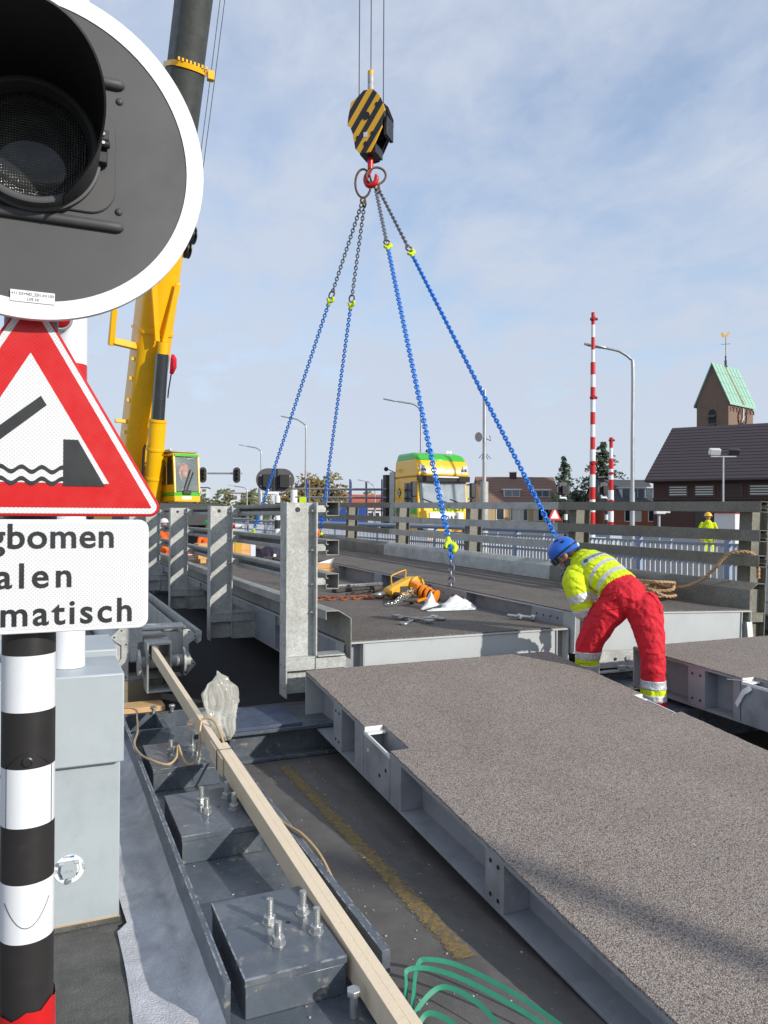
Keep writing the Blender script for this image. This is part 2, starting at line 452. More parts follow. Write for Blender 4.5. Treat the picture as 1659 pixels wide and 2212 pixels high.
mat('hall_brick', (82,58,54), .9, .0, .18, 4, .2, 20)
mat('red_brick', (158,96,72), .9, .0, .16, 5, .2, 20)
mat('yellow_brick', (190,164,122), .9, .0, .14, 5, .2, 20)
mat('slate_dark', (70,62,66), .75, .0, .12, 5, .2, 14)
mat('tile_brown', (128,100,88), .85, .0, .22, 3, .3, 10, dirt=((196,112,76), 5, .60, .7, .8), dirt2=((92,80,76), 3, .5, .7, .5))
mat('tile_red', (176,92,70), .85, .0, .15, 4)
mat('tile_grey', (78,80,84), .8, .0, .12, 4)
mat('copper_green', (150,190,172), .75, .0, .10, 3, .05, 20, dirt=((170,176,146), 1.5, .5, .75, .5))
mat('copper_stain', (128,112,62), .8, .0, .2, 3, dirt=((140,186,150), 3, .45, .65, .6))
mat('trim_white', (222,222,218), .5, .0, .04, 4)
mat('curtain', (206,204,196), .85, .0, .1, 30)
mat('bark', (84,68,54), .95, .0, .25, 8, .6, 30)
mat('leaf_conifer', (66,84,58), .8, .0, .3, 1.5, dirt=((96,100,62), 1, .5, .7, .5))
mat('leaf_dark', (56,70,50), .8, .0, .3, 1.2)
mat('leaf_autumn', (122,108,66), .8, .0, .3, .9, dirt=((150,112,56), .7, .45, .65, .7), dirt2=((84,92,54), .6, .5, .65, .6))
mat('leaf_mixed', (92,98,64), .8, .0, .3, .5, dirt=((128,108,62), .25, .45, .65, .7))
mat('far_white', (206,208,212), .7, .0, .05, .2)
mat('label_print', (70,72,76), .6)
mat('blue_print', (24,120,180), .5)
mat('lens_glass', (70,72,70), .09, .0, .15, 30, spec=.7)
aggregate('antislip', [(116,107,100), (138,128,121), (158,148,140), (168,152,138), (126,119,114), (178,169,160)], 150, big=(.92, 1.17))
aggregate('mod_deck', [(88,84,80), (116,110,104), (140,130,120), (104,99,95), (124,116,108)], 120, big=(.76, 1.22))

def retro(name, col, cell, line):
    """micro-prismatic sign sheeting: diamond grid of slightly brighter seams"""
    m = mat(name, col, .32, .0, .02, 20)
    t = m.node_tree; p = t.nodes['Principled BSDF']; L = t.links.new
    co = N(t, 'ShaderNodeTexCoord')
    mp = N(t, 'ShaderNodeMapping'); mp.inputs['Rotation'].default_value = (0, rad(45), 0); L(co.outputs['Object'], mp.inputs[0])
    sx = N(t, 'ShaderNodeSeparateXYZ'); L(mp.outputs[0], sx.inputs[0])
    facs = []
    for ch in ('X', 'Z'):
        a = N(t, 'ShaderNodeMath', operation='MULTIPLY'); a.inputs[1].default_value = 1/cell; L(sx.outputs[ch], a.inputs[0])
        b = N(t, 'ShaderNodeMath', operation='PINGPONG'); b.inputs[1].default_value = .5; L(a.outputs[0], b.inputs[0])
        c = N(t, 'ShaderNodeMath', operation='LESS_THAN'); c.inputs[1].default_value = .11; L(b.outputs[0], c.inputs[0]); facs.append(c.outputs[0])
    mxx = N(t, 'ShaderNodeMath', operation='MAXIMUM'); L(facs[0], mxx.inputs[0]); L(facs[1], mxx.inputs[1])
    old = p.inputs['Base Color'].links[0].from_socket
    mi = N(t, 'ShaderNodeMix', data_type='RGBA'); L(mxx.outputs[0], mi.inputs['Factor']); L(old, mi.inputs['A']); mi.inputs['B'].default_value = (*lin(line), 1)
    L(mi.outputs['Result'], p.inputs['Base Color'])
    return m
retro('retro_white', (206,207,208), .0062, (236,237,238))
retro('retro_red', (208,26,26), .0062, (190,18,20))
mat('block_brown', (126,116,96), .85, .0, .2, 9, .4, 60, dirt=((90,82,70), 5, .5, .7, .6))
mat('worn_edge_highlight', (150,156,162), .45, .2, .2, 20, dirt=((82,90,99), 18, .46, .54, .9))  # worn paint and an edge highlight, both put into the colour

def creases(name, sc, amt):
    m = M[name]; t = m.node_tree; p = t.nodes['Principled BSDF']; L = t.links.new
    co = N(t, 'ShaderNodeTexCoord'); w = N(t, 'ShaderNodeTexWave'); w.inputs['Scale'].default_value = sc; w.inputs['Distortion'].default_value = 9
    w.inputs['Detail'].default_value = 3; w.inputs['Detail Scale'].default_value = 1.3; w.bands_direction = 'DIAGONAL'; L(co.outputs['Object'], w.inputs['Vector'])
    b = N(t, 'ShaderNodeBump'); b.inputs['Strength'].default_value = amt; b.inputs['Distance'].default_value = .02; L(w.outputs['Fac'], b.inputs['Height'])
    old = p.inputs['Normal'].links
    if old: L(old[0].from_socket, b.inputs['Normal'])
    L(b.outputs[0], p.inputs['Normal'])
creases('trousers_red', 4.5, .55); creases('hivis_yellow', 5.5, .5); creases('reflective', 6, .3)
m = M['old_yellow']; t = m.node_tree; p = t.nodes['Principled BSDF']; L = t.links.new      # paint worn away towards its edges
co = N(t, 'ShaderNodeTexCoord'); sx = N(t, 'ShaderNodeSeparateXYZ'); L(co.outputs['Object'], sx.inputs[0])
ab = N(t, 'ShaderNodeMath', operation='ABSOLUTE'); L(sx.outputs['X'], ab.inputs[0])
nz = N(t, 'ShaderNodeTexNoise'); nz.inputs['Scale'].default_value = 34; nz.inputs['Detail'].default_value = 6; nz.inputs['Roughness'].default_value = .75; L(co.outputs['Object'], nz.inputs['Vector'])
ma_ = N(t, 'ShaderNodeMath', operation='MULTIPLY_ADD'); L(ab.outputs[0], ma_.inputs[0]); ma_.inputs[1].default_value = -5.5; L(nz.outputs['Fac'], ma_.inputs[2])
mr = N(t, 'ShaderNodeMapRange'); mr.inputs['From Min'].default_value = .16; mr.inputs['From Max'].default_value = .30; mr.inputs['To Max'].default_value = .85; L(ma_.outputs[0], mr.inputs['Value']); L(mr.outputs[0], p.inputs['Alpha'])
# ------------------------------------------------------------------ ground
def struct(name, mb, mt, **k): return tag(mb.build(name, mt, **k), kind='structure')
g = MB(); g.box(-3000, 3000, -3000, 3000, -.9, -.25); struct('ground', g, 'ground_soil')
# carriageway, with the fall of the gutter beneath the ramp panels
xs = [-9, -2, .3, 1.0, 1.75, 2.0, 2.4, 3.0, 5.0, 7.0, 9.6]; ys = [-14, -4, 0, 2, 3, 4, 5, 6, 8, 12, 20, 40, 75]
def road_z(x, y): return -.13*min(1, max(0, (x-1.78)/.5))*min(1, max(0, (6-y)/2))
m = MB(); vs = [(x, y, road_z(x, y)) for y in ys for x in xs]; n = len(xs)
m.add(vs, [(j*n+i, j*n+i+1, (j+1)*n+i+1, (j+1)*n+i) for j in range(len(ys)-1) for i in range(n-1)])
struct('road', m, 'road')
m = MB(); rnd = random.Random(3)
yy = 7.75
edge = [(.95+.35*i, 7.75+rnd.uniform(-.03, .03)) for i in range(24)]
poly = edge+[(9.2, 22.5), (.55, 22.5), (.75, 12)]
m.add([(x, y, .004) for x, y in poly], [tuple(range(len(poly)))])
struct('new_road_surface', m, 'road_black')
m = MB(); m.box(-9, .335, -6, 3.84, -.2, .012); m.box(-9, .36, 3.84, 7.5, -.2, .010); struct('pavement', m, 'kerb_dark')
m = MB(); rnd = random.Random(5); k = 60
L_ = [(1.655+.02*i/k+.006*math.sin(i*.5)+rnd.uniform(-.008, .008), 2.96+i*2.80/k, .004) for i in range(k+1)]
R_ = [(1.775+.015*i/k+rnd.uniform(-.012, .012), 2.96+i*2.80/k, .004) for i in range(k+1)]
m.add(L_+R_, [(i, k+1+i, k+2+i, i+1) for i in range(k)])
struct('yellow_line', m, 'old_yellow')
m = MB()
for i in range(210):
    x = rnd.uniform(1.38, 2.0) if i % 3 else rnd.uniform(.75, 1.2); y = rnd.uniform(2.2, 5.8); z = .003 if x > 1.36 else .05
    s = rnd.choice((.002, .0025, .003, .004, .006)); m.ball((x, y, z), (s*rnd.uniform(.8, 1.6), s, s*.7), 5, 3)
tag(m.build('road_grit', 'stone_bits'), 'pale grit scattered over the road and foundation frame', 'grit', kind='stuff')
tag(MB().cyl((1.70, 2.42, .008), (1.735, 2.445, .008), .006, n=8).build('cigarette_end', 'white_paint', smooth=True), 'tiny white cigarette end on the road beside the green strap', 'cigarette')

# ------------------------------------------------------------------ signal mast
MX, MY = -.027, 1.93
t = thing('signal_mast', 'black and white banded mast carrying the bridge signal and signs', 'mast', (MX, MY, 0))
zb = [.84, 1.0, 1.13, 1.255, 1.385, 1.51, 1.635, 3.08]
def band(z0, z1, mt, r=.0565):
    return MB().cyl((MX, MY, z0), (MX, MY, z1), r, n=40).build('band', mt, t, smooth=True)
band(0.0, .84, 'mast_black', .0563)
for i in range(7): band(zb[i], zb[i+1], ('mast_black', 'mast_white')[i % 2], (.0565, .0567)[i % 2])
def on_mast(a, z, r=.057):           # a: degrees round the mast from the side facing the road user
    return (MX+r*math.sin(rad(a)), MY-r*math.cos(rad(a)), z)
m = MB()
pa = [on_mast(-52+104*i/20, 1.09-.055*math.sin(math.pi*i/20)) for i in range(21)]; MB().tube(pa, .0009, 5).build('hatch_seam', 'cable_black', t)
pa = [on_mast(-52+104*i/20, 1.385+.035*math.sin(math.pi*i/20)) for i in range(21)]; m.tube(pa, .0009, 5)
for a in (-50, 58): MB().tube([on_mast(a, 1.25), on_mast(a, 1.385)], .0008, 5).build('hatch_seam', 'cable_black', t)
m.build('hatch_seam', 'cable_black', t)
c = on_mast(0, 1.402); m = MB(); m.lathe([(.011, 0), (.011, .003), (.008, .0045), (.008, .002), (.003, .002), (.003, .004)], c, (0, -1, 0), 18)
m.build('hatch_lock', 'mast_black', t, smooth=True)
m = MB(); k = 24; top = [on_mast(-180+360*i/k, .845+.012*math.sin(rad(-180+360*i/k))+.006*math.sin(i*1.7), .0605) for i in range(k)]
lo = [on_mast(-180+360*i/k, .55, .066) for i in range(k)]
m.add(top+lo, [(i, (i+1) % k, k+(i+1) % k, k+i) for i in range(k)]); m.build('red_sleeve', 'boom_red', t, smooth=True)
for z in (1.80, 2.15, 2.55, 2.9):
    MB().cyl((MX, MY, z-.012), (MX, MY, z+.012), .06, n=32).box(MX-.02, MX+.02, 1.852, 1.89, z-.012, z+.012).build('clamp', 'galvanised', t, smooth=True)

# ---- round bridge signal
t = thing('bridge_signal', 'large round black bridge signal with white rim and deep black hood', 'traffic signal', (MX, 1.80, 2.725))
CX, CZ, Y0 = MX, 2.725, 1.80
m = MB(); n = 96
def ring_mesh(m, r0, r1, y0, y1, n=96):
    c0, c1 = circle(CX, CZ, r0, n), circle(CX, CZ, r1, n)
    vs = [(x, y0, z) for x, z in c0]+[(x, y0, z) for x, z in c1]+[(x, y1, z) for x, z in c0]+[(x, y1, z) for x, z in c1]
    fs = []
    for i in range(n):
        j = (i+1) % n; fs += [(i, j, n+j, n+i), (2*n+i, 3*n+i, 3*n+j, 2*n+j), (n+i, n+j, 3*n+j, 3*n+i), (i, 2*n+i, 2*n+j, j)]
    return m.add(vs, fs)
ring_mesh(m, .323, .361, Y0-.006, Y0+.012).build('white_rim', 'white_paint', t, smooth=30)
MB().prism(circle(CX, CZ, .3225, 96), Y0-.0035, Y0+.010).build('backboard', 'signal_black', t, smooth=30)
MB().prism(rrect(CX-.168, CX+.168, CZ-.118, CZ+.118, .055, 8), Y0-.0095, Y0-.003).build('door_panel', 'signal_black', t, bev=.003)
for z, r in ((CZ-.141, .0115), (CZ+.174, .0115)):
    m = MB(); xx = .186
    pth = [(CX-xx, Y0-.001, z), (CX-xx+.005, Y0-.007, z)]+[(CX-xx+.012+(2*xx-.024)*i/12, Y0-.008, z) for i in range(13)]+[(CX+xx-.005, Y0-.007, z), (CX+xx, Y0-.001, z)]
    m.tube(pth, [.002, r*.75]+[r]*13+[r*.75, .002], 12); m.build('rib', 'signal_black', t, smooth=60)
for dx in (-.176, .176):
    for dz in (-.105, .140):
        MB().ball((CX+dx, Y0-.003, CZ+dz), (.0085, .007, .0085), 14, 8).build('rivet', 'signal_black', t, smooth=80)
m = MB(); m.lathe([(.138, 0), (.138, .016), (.131, .018), (.131, .045), (.126, .047), (.118, .045), (.112, .014), (.108, .012)], (CX, Y0-.009, CZ), (0, -1, 0), 64)
m.build('lens_housing', 'signal_black', t, smooth=40)
m = MB(); pr = [(.112*math.sin(rad(a)), .012+.020*math.cos(rad(a))) for a in range(90, -1, -6)]
m.lathe([(.112, .002)]+pr, (CX, Y0-.009, CZ), (0, -1, 0), 64)
lens = bpy.data.materials.new('lens_prism'); lens.use_nodes = True; tt = lens.node_tree; pb = tt.nodes['Principled BSDF']
pb.inputs['Base Color'].default_value = (*lin((52, 54, 53)), 1); pb.inputs['Roughness'].default_value = .12; pb.inputs['Specular IOR Level'].default_value = .75
pb.inputs['Coat Weight'].default_value = .6; pb.inputs['Coat Roughness'].default_value = .04
co = N(tt, 'ShaderNodeTexCoord'); vo = N(tt, 'ShaderNodeTexVoronoi'); vo.inputs['Scale'].default_value = 190; vo.inputs['Randomness'].default_value = .12
tt.links.new(co.outputs['Object'], vo.inputs['Vector']); bu = N(tt, 'ShaderNodeBump'); bu.inputs['Strength'].default_value = .8; bu.inputs['Distance'].default_value = .006; bu.invert = True
tt.links.new(vo.outputs['Distance'], bu.inputs['Height']); tt.links.new(bu.outputs[0], pb.inputs['Normal']); M['lens_prism'] = lens
m.build('lens', 'lens_prism', t, smooth=60)
m = MB(); k = 56; R1, R2 = .1330, .1290          # tunnel hood: long above, cut away below
vi = []
for i in range(k+1):
    a = -62+(304)*i/k; s_ = max(0, math.sin(rad(min(90, max(-62, a if a < 90 else 180-a)))))
    e = (math.sin(rad(a))+.88)/1.88; e = max(0, e)
    d = .045+.255*e**.62
    for R in (R1, R2):
        x, z = CX+R*math.cos(rad(a)), CZ+R*math.sin(rad(a))
        vi += [(x, Y0-.03, z), (x, Y0-.03-d, z)]
fs = []
for i in range(k):
    a, b = i*4, (i+1)*4
    fs += [(a, b, b+1, a+1), (a+2, a+3, b+3, b+2), (a+1, b+1, b+3, a+3), (a, a+2, b+2, b)]
fs += [(0, 1, 3, 2), (k*4, k*4+2, k*4+3, k*4+1)]
m.add(vi, fs); m.build('hood', 'visor_black', t, smooth=50)
m = MB(); lx, lz = CX+.136, CZ+.02
m.box(lx-.006, lx+.014, Y0-.030, Y0-.012, lz-.035, lz+.035); m.build('latch_plate', 'visor_black', t, bev=.002)
m = MB(); m.box(lx-.008, lx+.016, Y0-.042, Y0-.030, lz+.012, lz+.034); m.box(lx-.008, lx+.012, Y0-.040, Y0-.030, lz-.036, lz-.012)
m.cyl((lx-.010, Y0-.040, lz+.003), (lx+.018, Y0-.040, lz+.003), .008, n=12); m.build('latch_clip', 'machine_black', t, bev=.002)
for dz in (.022, .003): MB().cyl((lx+.004, Y0-.050, lz+dz), (lx+.004, Y0-.040, lz+dz), .0035, n=10).build('latch_screw', 'zinc_bolt', t, smooth=True)
m = MB(); m.box(-.066, .020, Y0-.0085, Y0-.006, 2.398, 2.422); lab = m.build('number_label', 'white_paint', t)
text_mesh('+11.52+ND_Z01-H1103', .0082, face_south(-.023, Y0-.009, 2.412), 'label_text', 'label_print', lab, .0003)
text_mesh('LVS 10', .0082, face_south(-.023, Y0-.009, 2.4015), 'label_text', 'label_print', lab, .0003)

# ---- triangular warning sign
def rtri(cx, cz, rin, rc, n=6):
    o = []
    for a in (210, 330, 90):
        d = 2*(rin-rc); x, z = cx+d*math.cos(rad(a)), cz+d*math.sin(rad(a))
        o += [(x+rc*math.cos(rad(a-60+120*i/n)), z+rc*math.sin(rad(a-60+120*i/n))) for i in range(n+1)]
    return o
YS = 1.845
t = thing('warning_sign', 'red and white triangular warning sign showing an opening bridge', 'road sign', (MX, YS, 1.945))
RI = .1675; TZ = 1.945+RI
MB().prism(rtri(MX, TZ, RI, .022), YS-.004, YS+.004).build('plate', 'sign_red_edge', t, bev=.0035)
MB().prism(rtri(MX, TZ, RI-.0065, .016), YS-.0052, YS-.004).build('white_border', 'retro_white', t)
MB().prism(rtri(MX, TZ, RI-.0195, .002), YS-.0062, YS-.0052).build('red_border', 'retro_red', t)
MB().prism(rtri(MX, TZ, RI-.0735, .001), YS-.0072, YS-.0062).build('white_panel', 'retro_white', t)
def sym(poly, name, y0=YS-.0081): return MB().prism(poly, y0, YS-.0072).build(name, 'sign_black', t)
sym([(.006, 2.188), (-.006, 2.208), (-.112, 2.118), (-.100, 2.096)], 'bridge_leaf')
sym([(.040, 2.012), (.127, 2.012), (.070, 2.115), (.040, 2.115)], 'quay_block')
sym([(-.181, 2.012), (-.094, 2.012), (-.094, 2.098), (-.131, 2.098)], 'quay_block')
for z0 in (2.047, 2.022):
    k = 40; a = [(-.094+.134*i/k, z0+.0055*math.sin(2*math.pi*i/k*3.3)) for i in range(k+1)]
    sym([(x, z-.0048) for x, z in a]+[(x, z+.0048) for x, z in reversed(a)], 'wave')
t = thing('text_sign', 'white rectangular sign lettered Slagbomen dalen automatisch on the mast', 'road sign', (MX, YS, 1.69))
MB().prism(rrect(MX-.25, MX+.25, 1.690, 1.938, .022), YS-.004, YS+.004).build('plate', 'white_paint', t, bev=.0025)
MB().prism(rrect(MX-.241, MX+.241, 1.699, 1.929, .016), YS-.0052, YS-.004).build('face_sheet', 'retro_white', t)
for body, z, xr, sp in (('Slagbomen', 1.876, .150, 1.06), ('dalen', 1.790, .062, 1.27), ('automatisch', 1.708, .190, 1.18)):
    o = text_mesh(body, .076, face_south(0, YS-.0062, z), 'lettering', 'sign_black', t, .0008, .0013, 'RIGHT', sp)
    o.location.x += xr

# ------------------------------------------------------------------ barrier machine
t = thing('barrier_cabinet', 'tall pale blue-grey barrier machine cabinet with crank dial', 'cabinet', (0, 3.87, 0))
MB().box(-.39, .345, 3.872, 4.42, .035, .79).build('lower_case', 'cabinet_grey', t, bev=.006)
MB().box(-.41, .356, 3.808, 4.30, .787, 1.205).build('hood_case', 'cabinet_grey', t, bev=.008)
MB().box(-.392, .347, 3.862, 4.43, .012, .037).build('mortar_bed', 'kerb_dark', t, bev=.004)
MB().box(-.392, .347, 3.866, 3.873, .030, .040).build('sealant', 'old_timber', t)
dc = (.122, 3.872, .298)
d = MB(); d.lathe([(.066, 0), (.066, .003), (.001, .003)], dc, (0, -1, 0), 40); dial = d.build('crank_dial', 'white_paint', t, smooth=30)
m = MB(); m.prism([(dc[0]-.034, dc[2]+.040), (dc[0]+.030, dc[2]+.040), (dc[0]+.036, dc[2]+.0), (dc[0]+.024, dc[2]-.034), (dc[0]-.026, dc[2]-.034), (dc[0]-.038, dc[2]+.0)], 3.846, 3.869)
m.cyl((dc[0], 3.869, dc[2]-.048), (dc[0], 3.850, dc[2]-.048), .013, n=18)
m.cyl((dc[0]-.046, 3.852, dc[2]+.036), (dc[0]-.024, 3.852, dc[2]+.036), .009, n=14); m.cyl((dc[0]+.020, 3.852, dc[2]+.036), (dc[0]+.042, 3.852, dc[2]+.036), .009, n=14)
m.build('crank_cover', 'cabinet_grey', dial, bev=.002)
MB().cyl((dc[0], 3.850, dc[2]-.048), (dc[0], 3.846, dc[2]-.048), .008, n=16).build('screw', 'zinc_bolt', dial, smooth=True)
text_mesh('KRUK', .017, face_south(dc[0]-.001, 3.8455, dc[2]-.006), 'lettering', 'cabinet_grey', dial, .0012, .0004)
text_mesh('NMA', .014, face_south(dc[0]-.010, 3.8685, dc[2]+.053), 'lettering', 'label_print', dial, .0004)
MB().box(dc[0]+.006, dc[0]+.022, 3.868, 3.8695, dc[2]+.053, dc[2]+.062).build('blue_mark', 'blue_print', dial)
text_mesh('NEER', .015, face_south(dc[0]+.056, 3.8685, dc[2]+.004) @ Matrix.Rotation(rad(-78), 4, 'Z'), 'lettering', 'label_print', dial, .0004)
text_mesh('OP', .015, face_south(dc[0]-.050, 3.8685, dc[2]-.004) @ Matrix.Rotation(rad(80), 4, 'Z'), 'lettering', 'label_print', dial, .0004)
for sgn in (-1, 1):
    pa = [(dc[0]+sgn*.044*math.cos(rad(a)), 3.8685, dc[2]+.044*math.sin(rad(a))) for a in range(35, -36, -7)]
    m = MB(); m.tube(pa, .0009, 4); e = pa[-1]
    m.prism([(e[0]-.005, e[2]+.004), (e[0]+.006, e[2]+.006), (e[0]-sgn*.006, e[2]-.012)], 3.868, 3.869); m.build('arrow', 'label_print', dial)
t = thing('barrier_cabinet', 'shorter pale grey cabinet standing right behind the barrier cabinet', 'cabinet', (.1, 4.75, 0))
MB().box(-.4, .392, 4.74, 5.25, .010, 1.02).build('lower_case', 'cabinet_grey', t, bev=.006)
MB().box(-.42, .40, 4.70, 5.3, 1.02, 1.172).build('hood_case', 'cabinet_grey', t, bev=.008)
t = thing('barrier_cabinet', 'rearmost of the three pale grey cabinets at the barrier', 'cabinet', (.0, 5.7, 0))
MB().box(-.5, .26, 5.65, 6.2, .010, 1.05).build('lower_case', 'cabinet_grey', t, bev=.006)
MB().box(-.52, .27, 5.62, 6.22, 1.05, 1.27).build('hood_case', 'cabinet_grey', t, bev=.008)
t = thing('barrier_boom', 'raised white and red barrier boom behind the triangular sign', 'barrier', (.122, 4.07, 1.2))
BX, BY = .118, 4.06
for z0, z1, c in ((1.207, 2.03, 'mast_white'), (2.03, 2.68, 'boom_red'), (2.68, 3.35, 'mast_white'), (3.35, 4.0, 'boom_red'), (4.0, 4.7, 'mast_white')):
    MB().cyl((BX, BY, z0), (BX, BY, z1), .0765, n=36).build('band', c, t, smooth=True)
m = MB(); c = (.068, 3.99, 2.880); m.lathe([(.056, 0), (.058, .03), (.052, .036), (.046, .034)], c, (0, -1, 0), 28); lamp = m.build('warning_lamp', 'lamp_steel', t, smooth=40)
MB().ball((c[0], c[1]-.03, c[2]), (.048, .028, .048), 20, 10).build('lens', 'glass_red', lamp, smooth=80)

# ------------------------------------------------------------------ felt strip
m = MB(); nx, ny = 16, 70; vs = []
for j in range(ny+1):
    y = 2.3+j*4.6/ny
    for i in range(nx+1):
        u = i/nx; x0 = .312+.02*math.sin(y*2.3)+(.05 if y > 3.8 else 0); x = x0+(.628-x0)*u
        z = .018+.022*math.exp(-((u-.45-.25*math.sin(y*.9))/.10)**2)*(.6+.4*math.sin(y*3))+.012*math.sin(u*9+y*2.1)*(.4+.6*u)+.004*math.sin(y*17+u*13)
        if u > .82: z += .06*(u-.82)/.18
        vs.append((x, y, max(.016, z)))
m.add(vs, [(j*(nx+1)+i, j*(nx+1)+i+1, (j+1)*(nx+1)+i+1, (j+1)*(nx+1)+i) for j in range(ny) for i in range(nx)])
tag(m.build('felt_strip', 'felt', smooth=80), 'bluish white rumpled felt cloth lying beside the dark foundation frame', 'cloth')

# ------------------------------------------------------------------ foundation frame
t = thing('foundation_frame', 'dark blue steel foundation frame with bolted boxes beside the timber', 'steel frame', (.97, 4.6, 0))
MB().box(.628, .652, 2.86, 7.1, .0, .205).build('side_plate', 'navy_steel', t, bev=.002)
MB().box(1.300, 1.338, 2.93, 6.3, .008, .142).build('side_plate', 'navy_steel', t, bev=.002)
MB().box(.653, 1.299, 2.2, 7.1, .012, .046).build('floor_plate', 'navy_steel', t, bev=.002)
for y in (6.50, 7.04): MB().box(.653, 1.38 if y > 7 else 1.299, y, y+.022, .047, .200).build('cross_plate', 'navy_steel', t, bev=.002)
MB().box(.92, .965, 6.523, 7.039, .047, .198).build('cross_plate', 'navy_steel', t, bev=.002)
MB().box(1.12, 1.23, 6.60, 6.612, .05, .19).build('orange_tab', 'hoist_orange', t)
BOX = [(.705, 1.118, 2.86, 3.49), (.700, 1.150, 4.27, 4.94), (.700, 1.160, 5.46, 6.08)]
for x0, x1, y0, y1 in BOX:
    b = MB().box(x0+.004, x1-.004, y0+.004, y1-.004, .047, .168).build('anchor_box', 'navy_steel', t, bev=.002)
    MB().box(x0, x1, y0, y1, .170, .2).build('top_plate', 'navy_steel', b, bev=.0025)
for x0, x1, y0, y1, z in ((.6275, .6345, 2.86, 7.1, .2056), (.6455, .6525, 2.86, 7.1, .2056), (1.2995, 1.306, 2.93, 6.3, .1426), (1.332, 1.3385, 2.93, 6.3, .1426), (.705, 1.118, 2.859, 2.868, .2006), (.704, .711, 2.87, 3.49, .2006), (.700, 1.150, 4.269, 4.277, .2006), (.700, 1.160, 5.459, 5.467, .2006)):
    MB().box(x0, x1, y0, y1, z-.004, z).build('worn_edge_highlight', 'worn_edge_highlight', t)  # pale strips paint in the highlight along top edges, broken up like wear
def hexa_prism(m, c, r, h, a0=0): return m.add(*hexp(c, r, h, a0))
def hexp(c, r, h, a0=0):
    p = [(c[0]+r*math.cos(rad(a0+60*i)), c[1]+r*math.sin(rad(a0+60*i))) for i in range(6)]
    vs = [(x, y, c[2]) for x, y in p]+[(x, y, c[2]+h) for x, y in p]
    return vs, [tuple(range(5, -1, -1)), tuple(range(6, 12))]+[(i, (i+1) % 6, 6+(i+1) % 6, 6+i) for i in range(6)]
bolts = [(.90, 3.22, .105, 'b'), (1.055, 3.24, .1, 'b'), (.89, 3.05, .09, 'b'), (1.06, 3.07, .105, 'b'),
         (.89, 4.72, .098, 'b'), (1.05, 4.75, .1, 'b'), (.89, 4.56, .085, 'b'), (1.05, 4.55, .098, 'b'),
         (.87, 5.80, .095, 'b'), (1.03, 5.84, .105, 'b'), (.87, 5.65, .09, 'b'), (1.04, 5.67, .1, 'b')]
for i, (x, y, h, _) in enumerate(bolts):
    m = MB(); m.cyl((x, y, .200), (x, y, .2+h), .0145, n=14)
    for q in range(9): m.cyl((x, y, .245+q*(h-.05)/9), (x, y, .2475+q*(h-.05)/9), .0158, n=14)
    b = m.build('bolt', 'zinc_bolt', t, smooth=True)
    hexa_prism(MB(), (x, y, .2055), .0275, .028, i*17).build('nut', 'zinc_bolt', b, bev=.002)
    MB().cyl((x, y, .2005), (x, y, .2055), .032, n=20).build('washer', 'zinc_bolt', b, smooth=True)
for y0, y1 in ((2.86, 3.49), (4.27, 4.94), (5.46, 6.08)):
    MB().cyl((.975, (y0+y1)/2+.02, .2), (.975, (y0+y1)/2+.02, .2012), .010, n=14).build('bolt_hole', 'cable_black', t)
def hex_bolt(x, y, z, h, lab):
    t = thing('hex_bolt', lab, 'bolt', (x, y, z))
    MB().cyl((x, y, z), (x, y, z+h), .0155, n=16).build('shank', 'zinc_bolt', t, smooth=True)
    hexa_prism(MB(), (x, y, z+h), .029, .022, 10).build('head', 'zinc_bolt', t, bev=.002)
hex_bolt(1.09, 2.72, .047, .085, 'loose hex bolt standing head up in front of the nearest anchor box')
hex_bolt(.735, 2.66, .047, .055, 'hex bolt head at the bottom edge beside the near frame plate')
hex_bolt(.90, 7.02, .2, .04, 'small bolt on the far end of the dark frame, left of its pair')
hex_bolt(1.06, 7.02, .2, .04, 'small bolt on the far end of the dark frame, right of its pair')

# ------------------------------------------------------------------ transverse beam under the ramp panel
t = thing('cross_beam', 'dark steel cross beam lying on the road under the ramp panels', 'steel beam', (3.2, 6.2, 0))
MB().box(1.34, 6.2, 5.95, 6.62, .222, .250).build('top_flange', 'navy_steel', t, bev=.003)
MB().box(1.34, 6.2, 5.93, 6.64, .006, .034).build('bottom_flange', 'navy_steel', t, bev=.003)
MB().box(1.36, 6.2, 6.05, 6.08, .034, .222).build('web', 'navy_steel', t)
MB().box(1.36, 6.2, 6.45, 6.48, .034, .222).build('web', 'navy_steel', t)
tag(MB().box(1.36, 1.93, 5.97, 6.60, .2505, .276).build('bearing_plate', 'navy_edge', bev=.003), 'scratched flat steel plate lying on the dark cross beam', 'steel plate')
tag(MB().box(5.1, 7.6, 5.2, 5.5, -.12, .24).build('support_beam', 'navy_steel', bev=.01), 'dark support beam under the right hand ramp panel', 'steel beam')

# ------------------------------------------------------------------ galvanised boom frame
t = thing('boom_frame', 'galvanised barrier boom end frame with pointed end plates lying behind the timber', 'steel frame', (1.05, 8.3, .2))
YF = 8.32
lp = [(.635, .690), (.735, .785), (.955, .785), (.955, .625), (.815, .625), (.815, .240), (.79, .232), (.665, .345), (.745, .47), (.745, .60)]
MB().prism(lp, YF, YF+.014).build('end_plate', 'galvanised', t, bev=.002)
rp = [(1.525, .655), (1.425, .735), (1.365, .735), (1.365, .25), (1.40, .245), (1.505, .360), (1.425, .47), (1.415, .57)]
MB().prism(rp, YF, YF+.014).build('end_plate', 'galvanised', t, bev=.002)
for (x, z) in ((.675, .690), (.745, .755), (.79, .610), (.69, .35), (.785, .275), (1.49, .655), (1.425, .71), (1.475, .365), (1.40, .28), (1.39, .52)):
    MB().cyl((x, YF-.003, z), (x, YF+.002, z), .009, n=10).build('bolt_hole', 'cable_black', t)
MB().box(.80, 1.40, YF+.015, YF+.36, .745, .765).build('top_channel', 'galvanised', t, bev=.003)
